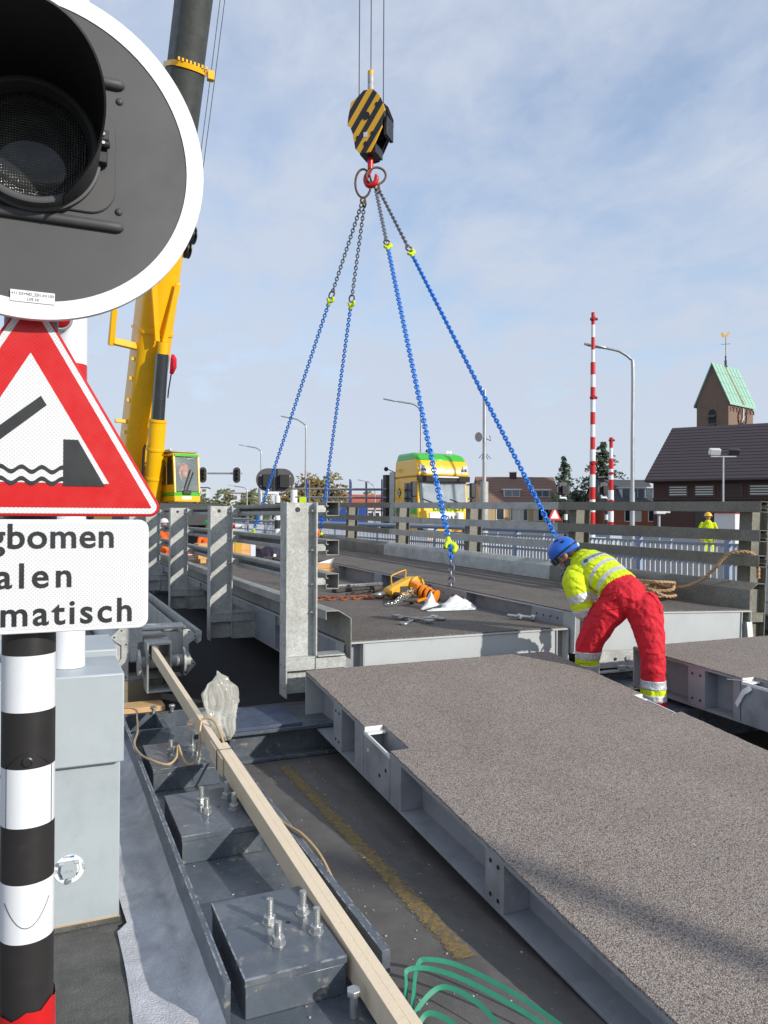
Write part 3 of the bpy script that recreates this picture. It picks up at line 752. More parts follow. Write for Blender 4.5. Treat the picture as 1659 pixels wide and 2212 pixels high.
MB().box(.80, .815, YF+.015, YF+.36, .62, .745).build('channel_web', 'galvanised_dull', t)
MB().box(.82, 1.36, YF+.015, YF+.2, .232, .246).build('bottom_channel', 'galvanised_dull', t)
m = MB(); m.box(.965, 1.21, 8.03, 8.9, .63, .652); m.box(.965, .984, 8.03, 8.9, .17, .63); m.box(1.19, 1.21, 8.03, 8.9, .17, .63); m.box(.965, 1.21, 8.03, 8.9, .152, .17)
m.build('box_section', 'galvanised', t, bev=.003)
MB().cyl((.90, 8.22, .43), (1.42, 8.22, .43), .062, n=24).build('axle', 'galvanised', t, smooth=True)
for x in (.895, 1.345): MB().cyl((x, 8.22, .43), (x+.022, 8.22, .43), .135, n=32).build('axle_disc', 'galvanised', t, smooth=True)
MB().cyl((.72, YF+.02, .50), (.70, 13.0, .52), .125, n=28).build('boom_tube', 'galvanised', t, smooth=True)
MB().box(1.415, 1.43, YF+.02, 13.0, .30, .66).build('side_web', 'galvanised', t)
MB().box(.90, 1.40, 8.95, 13.0, .30, .315).build('bottom_web', 'galvanised_dull', t)
for y in (9.0, 11.8): MB().cyl((.75, y, .68), (1.42, y, .66), .045, n=16).build('cross_tube', 'galvanised', t, smooth=True)
m = MB(); m.prism([(1.52, .57), (1.56, .60), (1.57, .70), (1.50, .72)], 8.35, 12.8); m.build('edge_strip', 'galvanised', t)
m = MB(); m.hexa([(.77, 8.30, .012), (1.13, 8.30, .012), (1.13, 8.75, .012), (.77, 8.75, .012), (.74, 8.30, .232), (1.17, 8.30, .232), (1.17, 8.75, .232), (.74, 8.75, .232)])
tag(m.build('tapered_block', 'block_brown', bev=.006), 'brownish tapered block under the galvanised boom frame', 'block')
m = MB(); m.box(.70, 1.12, 7.85, 8.12, .008, .06); tag(m.build('wood_offcut', 'old_timber', bev=.004), 'short sawn wood offcut below the tapered block', 'plank')

# ------------------------------------------------------------------ timber
def zt(y): return .168+.0825*(y-2.46)
def tx(y): return 1.150-.0257*(y-2.46)       # left face of the first lath
t = thing('timber_lath', 'pair of long pale timber laths tied together across the dark frame', 'timber', (1.06, 2.2, .15))
def lath(name, y0, y1, xa, xb, w, h, dz=0):
    # a board standing on edge between y0 and y1; xa/xb its left face there
    p = []
    for z0 in (0, 1):
        for (y, x) in ((y0, xa), (y0, xa+w), (y1, xb+w), (y1, xb)): p.append((x, y, zt(y)+dz-(h if z0 == 0 else 0)))
    m = MB(); m.hexa([p[0], p[1], p[2], p[3], p[4], p[5], p[6], p[7]])
    return m.build(name, 'timber', t, bev=.0015)
lath('plank', 2.05, 8.34, tx(2.05), tx(8.34), .042, .118)
lath('plank', 2.05, 5.25, tx(2.05)+.044, tx(5.25)+.043, .040, .116, -.002)
lath('packing_piece', 5.0, 5.34, tx(5.0)-.014, tx(5.34)-.014, .012, .118, -.012)
def tie(y):
    z = zt(y); x0, x1 = tx(y)-(.018 if y < 6 else .004), tx(y)+(.088 if y < 6 else .047)
    pts = [(x0, z-.13), (x0, z+.003), (x1, z+.003), (x1, z-.13)]
    m = MB(); m.tube([(a, y+.0, b) for a, b in pts], .0035, 6, closed=True); m.build('cable_tie', 'cable_black', t)
tie(5.12); tie(8.02)

# ------------------------------------------------------------------ plastic bag, hose
from mathutils import noise as mn
def crumple(p, sc, amp):
    q = Vector(p)*sc; return amp*(abs(mn.noise(q))*1.7+abs(mn.noise(q*2.1))*.7+abs(mn.noise(q*4))*.16-.5)
m = MB(); k = 64; nr = 36; rows = []; rj = random.Random(4)
prof = [(.0, .045, .05), (.05, .072, .06), (.12, .080, .065), (.20, .100, .075), (.28, .112, .072), (.36, .112, .06), (.43, .075, .04), (.48, .022, .014), (.495, .003, .003)]
bx, by, bz = 1.27, 5.80, .262
def prof_at(h):
    for (a, b) in zip(prof, prof[1:]):
        if a[0] <= h <= b[0]: f = (h-a[0])/(b[0]-a[0]); f = f*f*(3-2*f); return a[1]+(b[1]-a[1])*f, a[2]+(b[2]-a[2])*f
    return prof[-1][1:]
for i in range(nr+1):
    h = .495*i/nr; rx, ry = prof_at(h); cx = bx-.16*max(0, h-.06); row = []
    for j in range(k):
        a = 2*math.pi*j/k; base = Vector((math.cos(a)*2.6+.9*math.sin(h*14), math.sin(a)*2.6, h*2.0)); cr = 1+crumple(base, .8, .30)
        row.append((cx+rx*cr*math.cos(a), by+ry*cr*math.sin(a), bz+h+.05*math.cos(a)*h))
    rows.append(row)
m.add([p for r in rows for p in r], [(i*k+j, i*k+(j+1) % k, (i+1)*k+(j+1) % k, (i+1)*k+j) for i in range(nr) for j in range(k)])
t = thing('plastic_bag', 'crumpled clear plastic bag standing on the cross beam behind the timber', 'plastic bag', (bx, by, bz))
bag = m.build('film', 'plastic_film', t, smooth=32)
m = MB(); rows = []; k = 30
for i in range(13):
    f = i/12; r_ = .12*math.sin(math.pi*min(1, .25+.75*f)); row = []
    for j in range(k):
        a = 2*math.pi*j/k; cr = 1+crumple((math.cos(a)+7, math.sin(a), f*2), 1.6, .6); row.append((bx-.10+r_*cr*math.cos(a), by+.12+r_*.7*cr*math.sin(a), bz+.03+.18*f))
    rows.append(row)
m.add([p for r in rows for p in r], [(i*k+j, i*k+(j+1) % k, (i+1)*k+(j+1) % k, (i+1)*k+j) for i in range(12) for j in range(k)])
m.build('bag_tail', 'plastic_film', t, smooth=32)
hp = [(.40, 7.3, .07), (.62, 7.12, .24), (.745, 7.02, .25), (.74, 6.8, .22), (.70, 6.4, .22), (.64, 6.05, .225), (.652, 5.78, .225), (.70, 5.58, .235), (.80, 5.50, .215), (.87, 5.56, .235), (.895, 5.63, .30), (.905, 5.56, .26), (.93, 5.45, .215), (1.0, 5.47, .225), (1.03, 5.55, .30), (1.045, 5.60, .42), (1.07, 5.62, .475), (1.13, 5.56, .47), (1.16, 5.45, .40), (1.18, 5.30, .30), (1.22, 5.0, .20), (1.27, 4.7, .155), (1.30, 4.35, .152), (1.345, 4.15, .155), (1.385, 3.95, .11), (1.405, 3.75, .02), (1.385, 3.5, .012)]
tag(MB().tube(smooth_path(hp, 7), .0085, 9).build('hose', 'hose', smooth=80), 'thin tan hose looping over the bolted boxes and the timber', 'hose')

# ------------------------------------------------------------------ green strapping
def strap(pts, lab, w=.019):
    P = smooth_path(pts, 6); t = MB()
    sd = []
    for i in range(len(P)):
        d = P[min(i+1, len(P)-1)]-P[max(i-1, 0)]; h = d.cross(Vector((0, 0, 1)))
        s_ = (Vector((0, 0, .8))-h.normalized()*.75) if h.length > 1e-4 else Vector((0, 0, 1)); sd.append(s_)
    o = ribbon(P, w, sd, .0015).build('packing_strap', 'strap_green', smooth=60)
    return tag(o, lab, 'strap', 'green packing straps')
strap([(1.285, 2.62, .02), (1.33, 2.70, .05), (1.43, 2.86, .09), (1.49, 2.86, .10), (1.60, 2.78, .085), (1.72, 2.58, .06), (1.80, 2.38, .03), (1.83, 2.2, .02)], 'green plastic strap, longest loop on the road beside the timber end')
strap([(1.30, 2.70, .02), (1.345, 2.79, .07), (1.37, 2.83, .10), (1.46, 2.80, .10), (1.56, 2.69, .09), (1.68, 2.50, .06), (1.77, 2.30, .03)], 'green plastic strap arching just inside the longest loop')
strap([(1.27, 2.60, .02), (1.33, 2.66, .05), (1.43, 2.70, .08), (1.49, 2.67, .085), (1.55, 2.56, .07), (1.58, 2.42, .03), (1.58, 2.3, .02)], 'pale green plastic strap, second innermost loop on the road')
strap([(1.27, 2.57, .02), (1.33, 2.61, .05), (1.37, 2.60, .06), (1.42, 2.52, .05), (1.45, 2.40, .02), (1.45, 2.3, .015)], 'short innermost green plastic strap beside the timber end')
# ------------------------------------------------------------------ ramp panels (tapered deck panels with open girder sides)
def ramp_panel(name, label, x0, x1, ya, yb, ztop, zbot, left, notches_l, notches_r, tags=None):
    """ya: far end, yb: near end; left: list of (y0, y1, kind) plates flush with the left side"""
    t = thing(name, label, 'deck panel', ((x0+x1)/2, ya, zbot(ya)))
    def outline(inset=0):
        pts = [(x0+inset, ya)]
        for n0, n1, dp in notches_l: pts += [(x0+inset, n0), (x0+dp, n0), (x0+dp, n1), (x0+inset, n1)]
        pts += [(x0+inset, yb), (x1-inset, yb)]
        for n0, n1, dp in reversed(notches_r): pts += [(x1-inset, n1), (x1-dp, n1), (x1-dp, n0), (x1-inset, n0)]
        pts += [(x1-inset, ya)]
        return pts
    def slab(pts, d0, d1, mb, rag=0):
        n = len(pts); rn = random.Random(2)
        top = [(x, y, ztop(y)-d0) for x, y in pts]; bot = [(x, y, ztop(y)-d1) for x, y in pts]
        return mb.add(top+bot, [tuple(range(n)), tuple(range(2*n-1, n-1, -1))]+[(i, n+i, n+(i+1) % n, (i+1) % n) for i in range(n)])
    # surfacing with a slightly ragged edge
    pts = outline(.006); fine = []
    rn = random.Random(4)
    for i in range(len(pts)):
        a, b = pts[i], pts[(i+1) % len(pts)]; L = math.hypot(b[0]-a[0], b[1]-a[1]); k = max(1, int(L/.03))
        for j in range(k):
            w = rn.uniform(-.004, .004) if j else 0
            fine.append((a[0]+(b[0]-a[0])*j/k+w*(abs(b[1]-a[1]) > .01), a[1]+(b[1]-a[1])*j/k+w*(abs(b[0]-a[0]) > .01)))
    slab(fine, -.001, .011, MB()).build('antislip_surface', 'antislip', t)
    slab(outline(), .0115, .027, MB()).build('deck_plate', 'steel_shop', t)
    def quadplate(xa, xb, y0, y1, za, zb_, nm, mt='steel_shop', par=None):     # za, zb_: functions of y
        m = MB(); m.hexa([(xa, y0, za(y0)), (xb, y0, za(y0)), (xb, y1, za(y1)), (xa, y1, za(y1)), (xa, y0, zb_(y0)), (xb, y0, zb_(y0)), (xb, y1, zb_(y1)), (xa, y1, zb_(y1))])
        return m.build(nm, mt, par or t, bev=.0015)
    for sd, xe in ((1, x0), (-1, x1)):
        a, b = sorted((xe, xe+sd*.19))
        quadplate(a, b, yb, ya-.001, lambda y: zbot(y), lambda y: zbot(y)+.016, 'bottom_flange')
        a, b = sorted((xe+sd*.15, xe+sd*.162))
        quadplate(a, b, yb, ya-.012, lambda y: zbot(y)+.0165, lambda y: ztop(y)-.0275, 'girder_web')
    quadplate(x0+.001, x1-.001, ya-.012, ya-.0005, lambda y: zbot(y)-.02, lambda y: ztop(y)-.002, 'end_plate', 'steel_paint')
    for y0, y1, holes in left:
        p = quadplate(x0+.001, x0+.149, y1, y0, lambda y: zbot(y)+.017, lambda y: ztop(y)-(.028 if not any(n1 <= y <= n0 for n0, n1, _ in notches_l) else .028), 'stiffener')
        for (hy, hz) in holes:
            z = zbot(hy)+hz*(ztop(hy)-zbot(hy))
            MB().cyl((x0-.002, hy, z), (x0+.004, hy, z), .011, n=12).build('bolt_hole', 'cable_black', p)
        p2 = None
    for (n0, n1, dp), xe, sd in [(q, x0, 1) for q in notches_l]+[(q, x1, -1) for q in notches_r]:
        # pale lined lifting pocket
        a, b = sorted((xe+sd*.004, xe+sd*(dp-.002)))
        m = MB(); m.box(a, b, n0-.07, n0-.004, ztop(n0)-.045, ztop(n0)-.03); m.box(a, b, n0-.012, n0-.002, ztop(n0)-.045, ztop(n0)-.002)
        m.build('lifting_pocket', 'trim_white', t, bev=.003)
        m = MB(); m.hexa([(xe-.001*sd, n1, ztop(n1)-.052), (xe+.012*sd, n1, ztop(n1)-.052), (xe+.012*sd, n0, ztop(n0)-.052), (xe-.001*sd, n0, ztop(n0)-.052), (xe-.001*sd, n1, ztop(n1)-.028), (xe+.012*sd, n1, ztop(n1)-.028), (xe+.012*sd, n0, ztop(n0)-.028), (xe-.001*sd, n0, ztop(n0)-.028)])
        m.build('pocket_lip', 'trim_white', t, bev=.002)
    return t
ztA = lambda y: .62-.11*(6.29-y)
zbA = lambda y: .22-.0725*(6.29-y)
def four(y0, y1): return [(y0-.05, .78), (y1+.05, .78), (y0-.05, .2), (y1+.05, .2)]
ramp_panel('deck_panel', 'large grey gritted ramp panel filling the foreground, lifting pocket on its left edge', 2.06, 4.58, 6.29, 1.3, ztA, zbA,
           [(5.59, 5.42, four(5.59, 5.42)), (5.15, 4.99, []), (4.53, 4.37, []), (3.36, 3.19, four(3.36, 3.19))], [(4.98, 4.54, .145)], [(5.0, 4.56, .10)])
# full-height side plate of the pocket bay, below the pocket
pan = [o for o in COL.objects if o.name == 'deck_panel'][0]
m = MB(); m.hexa([(2.0605, 4.54, zbA(4.54)+.017), (2.20, 4.54, zbA(4.54)+.017), (2.20, 4.98, zbA(4.98)+.017), (2.0605, 4.98, zbA(4.98)+.017), (2.0605, 4.54, ztA(4.54)-.053), (2.075, 4.54, ztA(4.54)-.053), (2.075, 4.98, ztA(4.98)-.053), (2.0605, 4.98, ztA(4.98)-.053)])
pl = m.build('pocket_plate', 'steel_shop', pan, bev=.0015)
for hy, hz in ((4.90, .62), (4.70, .34), (4.60, .55)):
    z = zbA(hy)+hz*(ztA(hy)-zbA(hy)); MB().cyl((2.058, hy, z), (2.066, hy, z), .013, n=12).build('bolt_hole', 'trim_white' if hz > .6 else 'cable_black', pl)
ztC = lambda y: .688-.045*(5.87-y)
zbC = lambda y: .305-.035*(5.87-y)
t3 = ramp_panel('deck_panel', 'gritted ramp panel at the right edge with a paper tag hanging from its pocket', 5.26, 7.75, 5.87, 1.3, ztC, zbC,
           [(5.17, 4.98, four(5.17, 4.98)), (4.68, 4.61, []), (4.02, 3.6, [])], [(4.60, 4.03, .14)], [])
m = MB(); m.hexa([(5.2605, 4.03, zbC(4.03)+.017), (5.40, 4.03, zbC(4.03)+.017), (5.40, 4.60, zbC(4.6)+.017), (5.2605, 4.60, zbC(4.6)+.017), (5.2605, 4.03, ztC(4.03)-.053), (5.275, 4.03, ztC(4.03)-.053), (5.275, 4.60, ztC(4.6)-.053), (5.2605, 4.60, ztC(4.6)-.053)])
m.build('pocket_plate', 'steel_shop', t3, bev=.0015)
# paper tag
tg = thing('paper_tag', 'white handwritten paper tag hanging at the right hand panel pocket', 'tag', (5.25, 4.55, .40))
P = [(5.255, 4.50, .575), (5.235, 4.52, .55), (5.235, 4.56, .52), (5.245, 4.60, .46), (5.25, 4.64, .40)]
P = smooth_path(P, 5); ribbon(P, .045, [(.1, .6, .75)]*len(P), .001).build('paper', 'white_paint', tg)
MB().tube(smooth_path([(5.235, 4.72, .60), (5.25, 4.62, .61), (5.26, 4.54, .62)], 4), .003, 6).build('wire', 'white_paint', tg)

# ------------------------------------------------------------------ bridge modules
def sheet_profile(poly, th, y0, y1, mb=None):
    """bent plate: open polyline in x,z given thickness, run along y"""
    m = mb or MB(); n = len(poly); L, R = [], []
    for i in range(n):
        a = Vector(poly[max(i-1, 0)]); b = Vector(poly[min(i+1, n-1)]); d = (b-a).normalized(); nr = Vector((-d.y, d.x))*th/2
        p = Vector(poly[i]); L.append((p.x+nr.x, p.y+nr.y)); R.append((p.x-nr.x, p.y-nr.y))
    vs = [(x, y, z) for y in (y0, y1) for x, z in L+R]
    fs = []
    for i in range(n-1): fs += [(i, i+1, n+i+1, n+i), (2*n+i, 3*n+i, 3*n+i+1, 2*n+i+1), (i, 2*n+i, 2*n+i+1, i+1), (n+i, n+i+1, 3*n+i+1, 3*n+i)]
    fs += [(0, n, 3*n, 2*n), (n-1, 3*n-1, 4*n-1, 2*n-1)]
    return m.add(vs, fs)
def rail_profile(x0, x1, z0, z1, mir):
    # hollow rail, open on the outer side, rolled lips
    q = [(x0+.018, z0+.034), (x0+.006, z0+.040), (x0, z0+.030), (x0, z0), (x1, z0), (x1, z1), (x0, z1), (x0, z1-.030), (x0+.006, z1-.040), (x0+.018, z1-.034)]
    return [(mir(x), z) for x, z in q]
def module(name, label, loc, rot, W, L, side, posts, cuts, girder_l, railmat):
    t = thing(name, label, 'bridge module', loc, rot, local=True)
    mir = (lambda x: x) if side < 0 else (lambda x: W-x)
    def bx(xa, xb, *a): m = MB(); A, B = sorted((mir(xa), mir(xb))); return m.box(A, B, *a)
    notch = [(2.45, 2.95), (13.5, 14.0)]
    s_ = MB(); s_.box(.012, W-.012, .012, L-.01, -.012, .0); s_.build('deck_surface', 'mod_deck', t)
    MB().box(0, W, .0, L, -.030, -.0125).build('deck_plate', 'steel_paint', t, bev=.002)
    # end beam
    MB().box(.22, W-.14, .015, .07, -.42, -.034).build('end_beam', 'steel_paint', t, bev=.004)
    MB().box(.0, W, .02, .18, -.435, -.4205).build('end_flange', 'steel_paint', t, bev=.003)
    for xa in (.0, .20, W-.155, W-.012): MB().box(xa, xa+.012, -.002, .20, -.42, -.031).build('end_stiffener', 'steel_paint', t, bev=.001)
    for xa, xb in ((.013, .199), (W-.142, W-.013)): MB().box(xa, xb, .10, .112, -.42, -.031).build('end_panel', 'steel_shop', t)
    for xe, sd in ((0, 1), (W, -1)):
        a, b = sorted((xe, xe+sd*.17)); MB().box(a, b, .2, L, -.435, -.419).build('bottom_flange', 'steel_shop', t, bev=.002)
        a, b = sorted((xe+sd*.13, xe+sd*.145)); MB().box(a, b, .2, L, -.4185, -.0305).build('girder_web', 'steel_shop', t)
        for y0, y1 in girder_l:
            a, b = sorted((xe+sd*.001, xe+sd*.129)); p = MB().box(a, b, y0, y1, -.4187, -.0306).build('stiffener', 'steel_shop', t, bev=.002)
            if y1-y0 > .45 and xe == 0 and side > 0:
                for q in range(4):
                    hy = y0+.1+q*(y1-y0-.2)/3; MB().cyl((-.002, hy, -.10), (.004, hy, -.10), .012, n=12).build('bolt_hole', 'cable_black', p)
    # kerb
    kp = [(-.21, .225), (-.21, .30), (-.09, .30), (.028, .225), (.028, -.14)]
    for (y0, y1, mt) in cuts:
        sheet_profile([(mir(x), z) for x, z in kp], .009, y0+.003, y1-.003).build('kerb_plate', mt, t, bev=.0015)
        for z0, z1 in ((1.15, 1.27), (.80, .93), (.50, .63)):
            sheet_profile(rail_profile(-.21, -.095, z0, z1, mir), .008, y0+.003, y1-.003).build('rail', mt, t, bev=.003)
    for k_, yp in enumerate(posts):
        P = MB(); y0, y1 = yp, yp+.19; xo, xi = -.59, -.305
        A, B = sorted((mir(xo), mir(xo+.014))); P.box(A, B, y0, y1, -.43, 1.265)
        A, B = sorted((mir(xi-.014), mir(xi))); P.box(A, B, y0, y1, -.40, 1.265)
        A, B = sorted((mir(xo+.012), mir(xi-.012))); P.box(A, B, y0+.080, y0+.090, -.41, 1.262)
        p = P.build('post', railmat, t, bev=.002)
        MB().cyl((mir(xo+.125), y0+.076, 1.20), (mir(xo+.125), y0+.082, 1.20), .022, n=16).build('post_hole', 'cable_black', p)
        bx(xo+.014, xi-.014, y0+.004, y0+.08, -.10, -.085).build('cap_plate', railmat, p)
        bx(xo+.015, -.03, y0+.01, y0+.028, -.20, -.10).build('bracket_arm', railmat, p, bev=.002)
        bx(xi+.001, -.055, y0-.03, y0+.16, -.085, -.073).build('bracket_plate', railmat, p, bev=.002)
        bx(xi+.001, .0, y0+.03, y0+.045, -.42, -.205).build('gusset', railmat if side < 0 else 'steel_shop', p)
        for z in (1.21, .865, .565):
            bx(xi, -.21, y0+.06, y0+.12, z-.03, z+.03).build('spacer', railmat, p)
            hexa_c = MB(); hexa_c.lathe([(.020, 0), (.020, .016), (.012, .017), (.012, .028)], (mir(xi-.014), y0+.05, z-.02), ((-1 if side < 0 else 1), 0, 0), 6); hexa_c.build('bolt', 'zinc_bolt', p)
        hexa_c = MB(); hexa_c.lathe([(.020, 0), (.020, .016), (.012, .017), (.012, .03)], (mir(xi-.014), y0+.05, .30), ((-1 if side < 0 else 1), 0, 0), 6); hexa_c.build('bolt', 'zinc_bolt', p)
        if k_ < 2 and side < 0:
            for q in range(9):
                for yy in (y0+.045, y0+.145):
                    MB().cyl((mir(xo)-.001, yy, -.35+q*.185-(.0 if q < 8 else .0)), (mir(xo)+.002, yy, -.35+q*.185), .008, n=8).build('bolt_hole', 'cable_black', p)
    return t
gl = [(.2, .78), (2.25, 3.25), (5.0, 5.3), (7.0, 7.5), (9.3, 9.6), (11.6, 12.1), (13.3, 14.2), (16.0, 16.3)]
m1 = module('bridge_module', 'left bridge module with tall galvanised rail posts, rusty chain on its deck', (2.51, 6.57, .80), None, 2.52, 15.2, -1,
            [-.165, 3.13, 6.43, 9.73, 13.03], [(-.13, 7.9, 'galvanised_dull'), (7.9, 15.2, 'galvanised_dull')], gl, 'galvanised')
m2 = module('bridge_module', 'right bridge module hanging on four blue chains, heap of rope on it', (5.06, 6.50, .96), (.0125, .034, 0), 2.54, 16.6, 1,
            [.30, 3.70, 7.10, 10.50, 13.90], [(.0, 3.9, 'rail_grey'), (3.9, 10.6, 'galvanised'), (10.6, 16.6, 'rail_grey')], gl, 'rail_grey')
# galvanised joint plate bolted under the right module's end beam
t = thing('joint_plate', 'pale bolted joint plate under the right module end beam', 'steel plate', (6.3, 6.46, .42))
MB().hexa([(5.12, 6.40, .38), (7.55, 6.42, .30), (7.55, 6.44, .30), (5.12, 6.44, .38), (5.12, 6.40, .55), (7.55, 6.42, .46), (7.55, 6.44, .46), (5.12, 6.44, .55)]).build('plate', 'galvanised', t, bev=.003)
for x, z in ((5.66, .46), (6.42, .435), (6.78, .42), (7.15, .41)):
    hb = MB(); hb.lathe([(.03, 0), (.03, .02), (.001, .021)], (x, 6.405, z), (0, -1, 0), 6); hb.build('bolt', 'zinc_bolt', t)
MB().cyl((5.50, 6.395, .46), (5.50, 6.41, .46), .017, n=14).build('bolt_hole', 'cable_black', t)
MB().box(5.16, 7.5, 6.33, 6.405, .335, .352).build('ledge', 'galvanised', t, bev=.002)
m = MB(); m.box(5.50, 5.58, 6.32, 6.37, .353, .40); m.build('block', 'galvanised', t, bev=.003); m = MB(); m.box(5.63, 5.95, 6.33, 6.37, .353, .385); m.build('block', 'galvanised', t, bev=.003)
t = thing('paper_tag', 'grey tag tied to the right end of the white end beam', 'tag', (7.55, 6.44, .60))
ribbon([(7.51, 6.455, .74), (7.515, 6.45, .66), (7.525, 6.45, .56)], .085, [(1, 0, 0)]*3, .0012).build('paper', 'trim_white', t)
MB().tube([(7.50, 6.47, .80), (7.50, 6.455, .76), (7.51, 6.455, .735)], .004, 5).build('wire', 'cable_black', t)
# plank trestles carrying the left module
for y in (7.2, 19.5):
    tag(MB().box(2.5, 5.0, y, y+.28, .006, .36).build('support_beam', 'navy_steel', bev=.01), 'dark support beam under the %s end of the left module' % ('near' if y < 10 else 'far'), 'steel beam')
# ------------------------------------------------------------------ chains
def link_mesh(m, c, d, side, pitch, wire, wide):
    """one stadium-shaped chain link centred at c, long axis d, broad side along side"""
    d = Vector(d).normalized(); s_ = Vector(side); s_ = (s_-d*s_.dot(d)).normalized()
    hl = pitch/2+wire*.9; w = wide; pts = []
    for a in (-90, -45, 0, 45, 90): pts.append(Vector(c)+d*(hl-w+w*math.cos(rad(a)))+s_*(w*math.sin(rad(a))))
    for a in (90, 135, 180, 225, 270): pts.append(Vector(c)+d*(-(hl-w)+w*math.cos(rad(a)))+s_*(w*math.sin(rad(a))))
    m.tube(pts, wire, 5, closed=True)
def chain(m, pts, pitch, wire, wide, twist=0):
    """links along a polyline, alternately turned"""
    P = [Vector(p) for p in pts]; i = 0; left = 0; q = 0
    total = sum((P[j+1]-P[j]).length for j in range(len(P)-1)); n = max(1, int(total/pitch)); step = total/n; pos = 0; seg = 0; acc = 0
    for k in range(n):
        tgt = (k+.5)*step
        while seg < len(P)-2 and acc+(P[seg+1]-P[seg]).length < tgt: acc += (P[seg+1]-P[seg]).length; seg += 1
        d = (P[seg+1]-P[seg]); c = P[seg]+d.normalized()*(tgt-acc)
        a = Vector((0, 0, 1)) if abs(d.normalized().z) < .8 else Vector((1, .3, 0))
        s1 = d.cross(a).normalized(); s2 = d.cross(s1).normalized()
        ang = twist+(math.pi/2 if k % 2 else 0)+rad(22)
        link_mesh(m, c, d, s1*math.cos(ang)+s2*math.sin(ang), step, wire, wide)
    return m
def ring(m, c, rx, rz, wire, u, w, n=22):
    u = Vector(u).normalized(); w = Vector(w).normalized()
    return m.tube([Vector(c)+u*rx*math.cos(2*math.pi*i/n)+w*rz*math.sin(2*math.pi*i/n) for i in range(n)], wire, 8, closed=True)
def c_hook(m, c, s, d, side, wire):
    """sling hook: body along d, bowl of size s"""
    d = Vector(d).normalized(); e = Vector(side); e = (e-d*e.dot(d)).normalized(); C_ = Vector(c)
    p = [C_-d*s*1.0]+[C_-d*s*.5]+[C_+d*s*.35+(e*math.cos(rad(a))+d*math.sin(rad(a)))*s*.55-e*s*.0 for a in range(190, 460, 27)]
    r = [wire*1.0, wire*1.2]+[wire*(1.35 if 3 < i < 7 else 1.05) for i in range(9)]+[wire*.55]
    return m.tube(p, r[:len(p)], 7)
hk = Vector((6.24, 14.88, 9.05))
CAMR = Vector((.914, -.405, 0))
t = thing('chain_sling', 'four legged chain sling, grey above and blue below, hanging from the crane hook', 'chain sling', (6.24, 14.88, 9.0))
rL = hk+Vector((-.12, .05, -.12)); rR = hk+CAMR*.12+Vector((.0, .0, .04))
ring(MB(), rL-CAMR*.02, .165, .30, .024, CAMR, (0, 0, 1)).build('master_ring', 'ring_rusty', t, smooth=80)
ring(MB(), rR, .21, .19, .024, CAMR+Vector((.1, .3, 0)), (.25, 0, 1)).build('master_ring', 'ring_rusty', t, smooth=80)
gL = rL+Vector((0, 0, -.36))-CAMR*.02; gR = rR+Vector((0, 0, -.24))+CAMR*.02
for g in (gL, gR):
    m = MB(); m.tube([g+CAMR*.05*math.cos(a)+Vector((0, 0, .06*math.sin(a))) for a in [i*.7 for i in range(9)]], .022, 7, closed=True); m.build('coupling_link', 'ring_rusty', t, smooth=80)
    ring(MB(), g+Vector((0, 0, -.06))+CAMR*.03, .04, .06, .018, CAMR+Vector((0, .8, 0)), (0, 0, 1)).build('coupling_link', 'ring_rusty', t, smooth=80)
legs = [(gL-CAMR*.03, (5.12, 20.24, 1.42), .222, 'l'), (gL+CAMR*.03, (7.02, 20.24, 1.38), .225, 'l'),
        (gR-CAMR*.02, (5.10, 9.26, 1.50), .20, 'r'), (gR+CAMR*.05, (6.97, 9.26, 1.46), .21, 'r')]
foot_z = [1.19, 1.12, 1.0, .93]
for (a, b, f, _), fz in zip(legs, foot_z):
    a = Vector(a)-Vector((0, 0, .07)); b = Vector(b); q = a+(b-a)*f; d = (b-a).normalized()
    m = chain(MB(), [a, q], .066, .0125, .031); tag(m.build('upper_chain', 'chain_steel', t, smooth=60), kind='stuff')
    ring(MB(), q+d*.06, .055, .085, .016, CAMR, d).build('joining_ring', 'ring_rusty', t, smooth=80)
    c_hook(MB(), q+d*.20, .115, -d, CAMR, .030).build('sling_hook', 'hook_lime', t, smooth=80)
    m = chain(MB(), [q+d*.28, b-d*.25], .064, .0135, .033); tag(m.build('lower_chain', 'chain_blue', t, smooth=60), kind='stuff')
    c_hook(MB(), b-d*.06, .13, d, CAMR, .032).build('sling_hook', 'hook_lime', t, smooth=80)
    e = Vector((b.x, b.y, fz)); m = chain(MB(), [b+Vector((.0, 0, .05)), b+Vector((.015, 0, -.16))], .07, .014, .032); m.build('shackle_link', 'chain_blue', t, smooth=60)
    m = chain(MB(), [b+Vector((.015, 0, -.14)), e+Vector((.03, .02, -.06))], .075, .014, .034, .6)
    m.build('shackle_link', 'chain_steel', t, smooth=60)

# ------------------------------------------------------------------ hook block
t = thing('hook_block', 'black and yellow striped crane hook block with red hook on steel ropes', 'crane hook', (6.24, 14.88, 9.45), (0, 0, rad(-45)), local=True)
st = bpy.data.materials.new('block_stripes'); st.use_nodes = True; tt = st.node_tree; pb = tt.nodes['Principled BSDF']; pb.inputs['Roughness'].default_value = .4
co = N(tt, 'ShaderNodeTexCoord'); sx = N(tt, 'ShaderNodeSeparateXYZ'); tt.links.new(co.outputs['Object'], sx.inputs[0])
a1 = N(tt, 'ShaderNodeMath', operation='MULTIPLY_ADD'); tt.links.new(sx.outputs['X'], a1.inputs[0]); a1.inputs[1].default_value = -1.45
tt.links.new(sx.outputs['Z'], a1.inputs[2])
a2 = N(tt, 'ShaderNodeMath', operation='MULTIPLY'); a2.inputs[1].default_value = 2.35; tt.links.new(a1.outputs[0], a2.inputs[0])
a3 = N(tt, 'ShaderNodeMath', operation='FRACT'); tt.links.new(a2.outputs[0], a3.inputs[0])
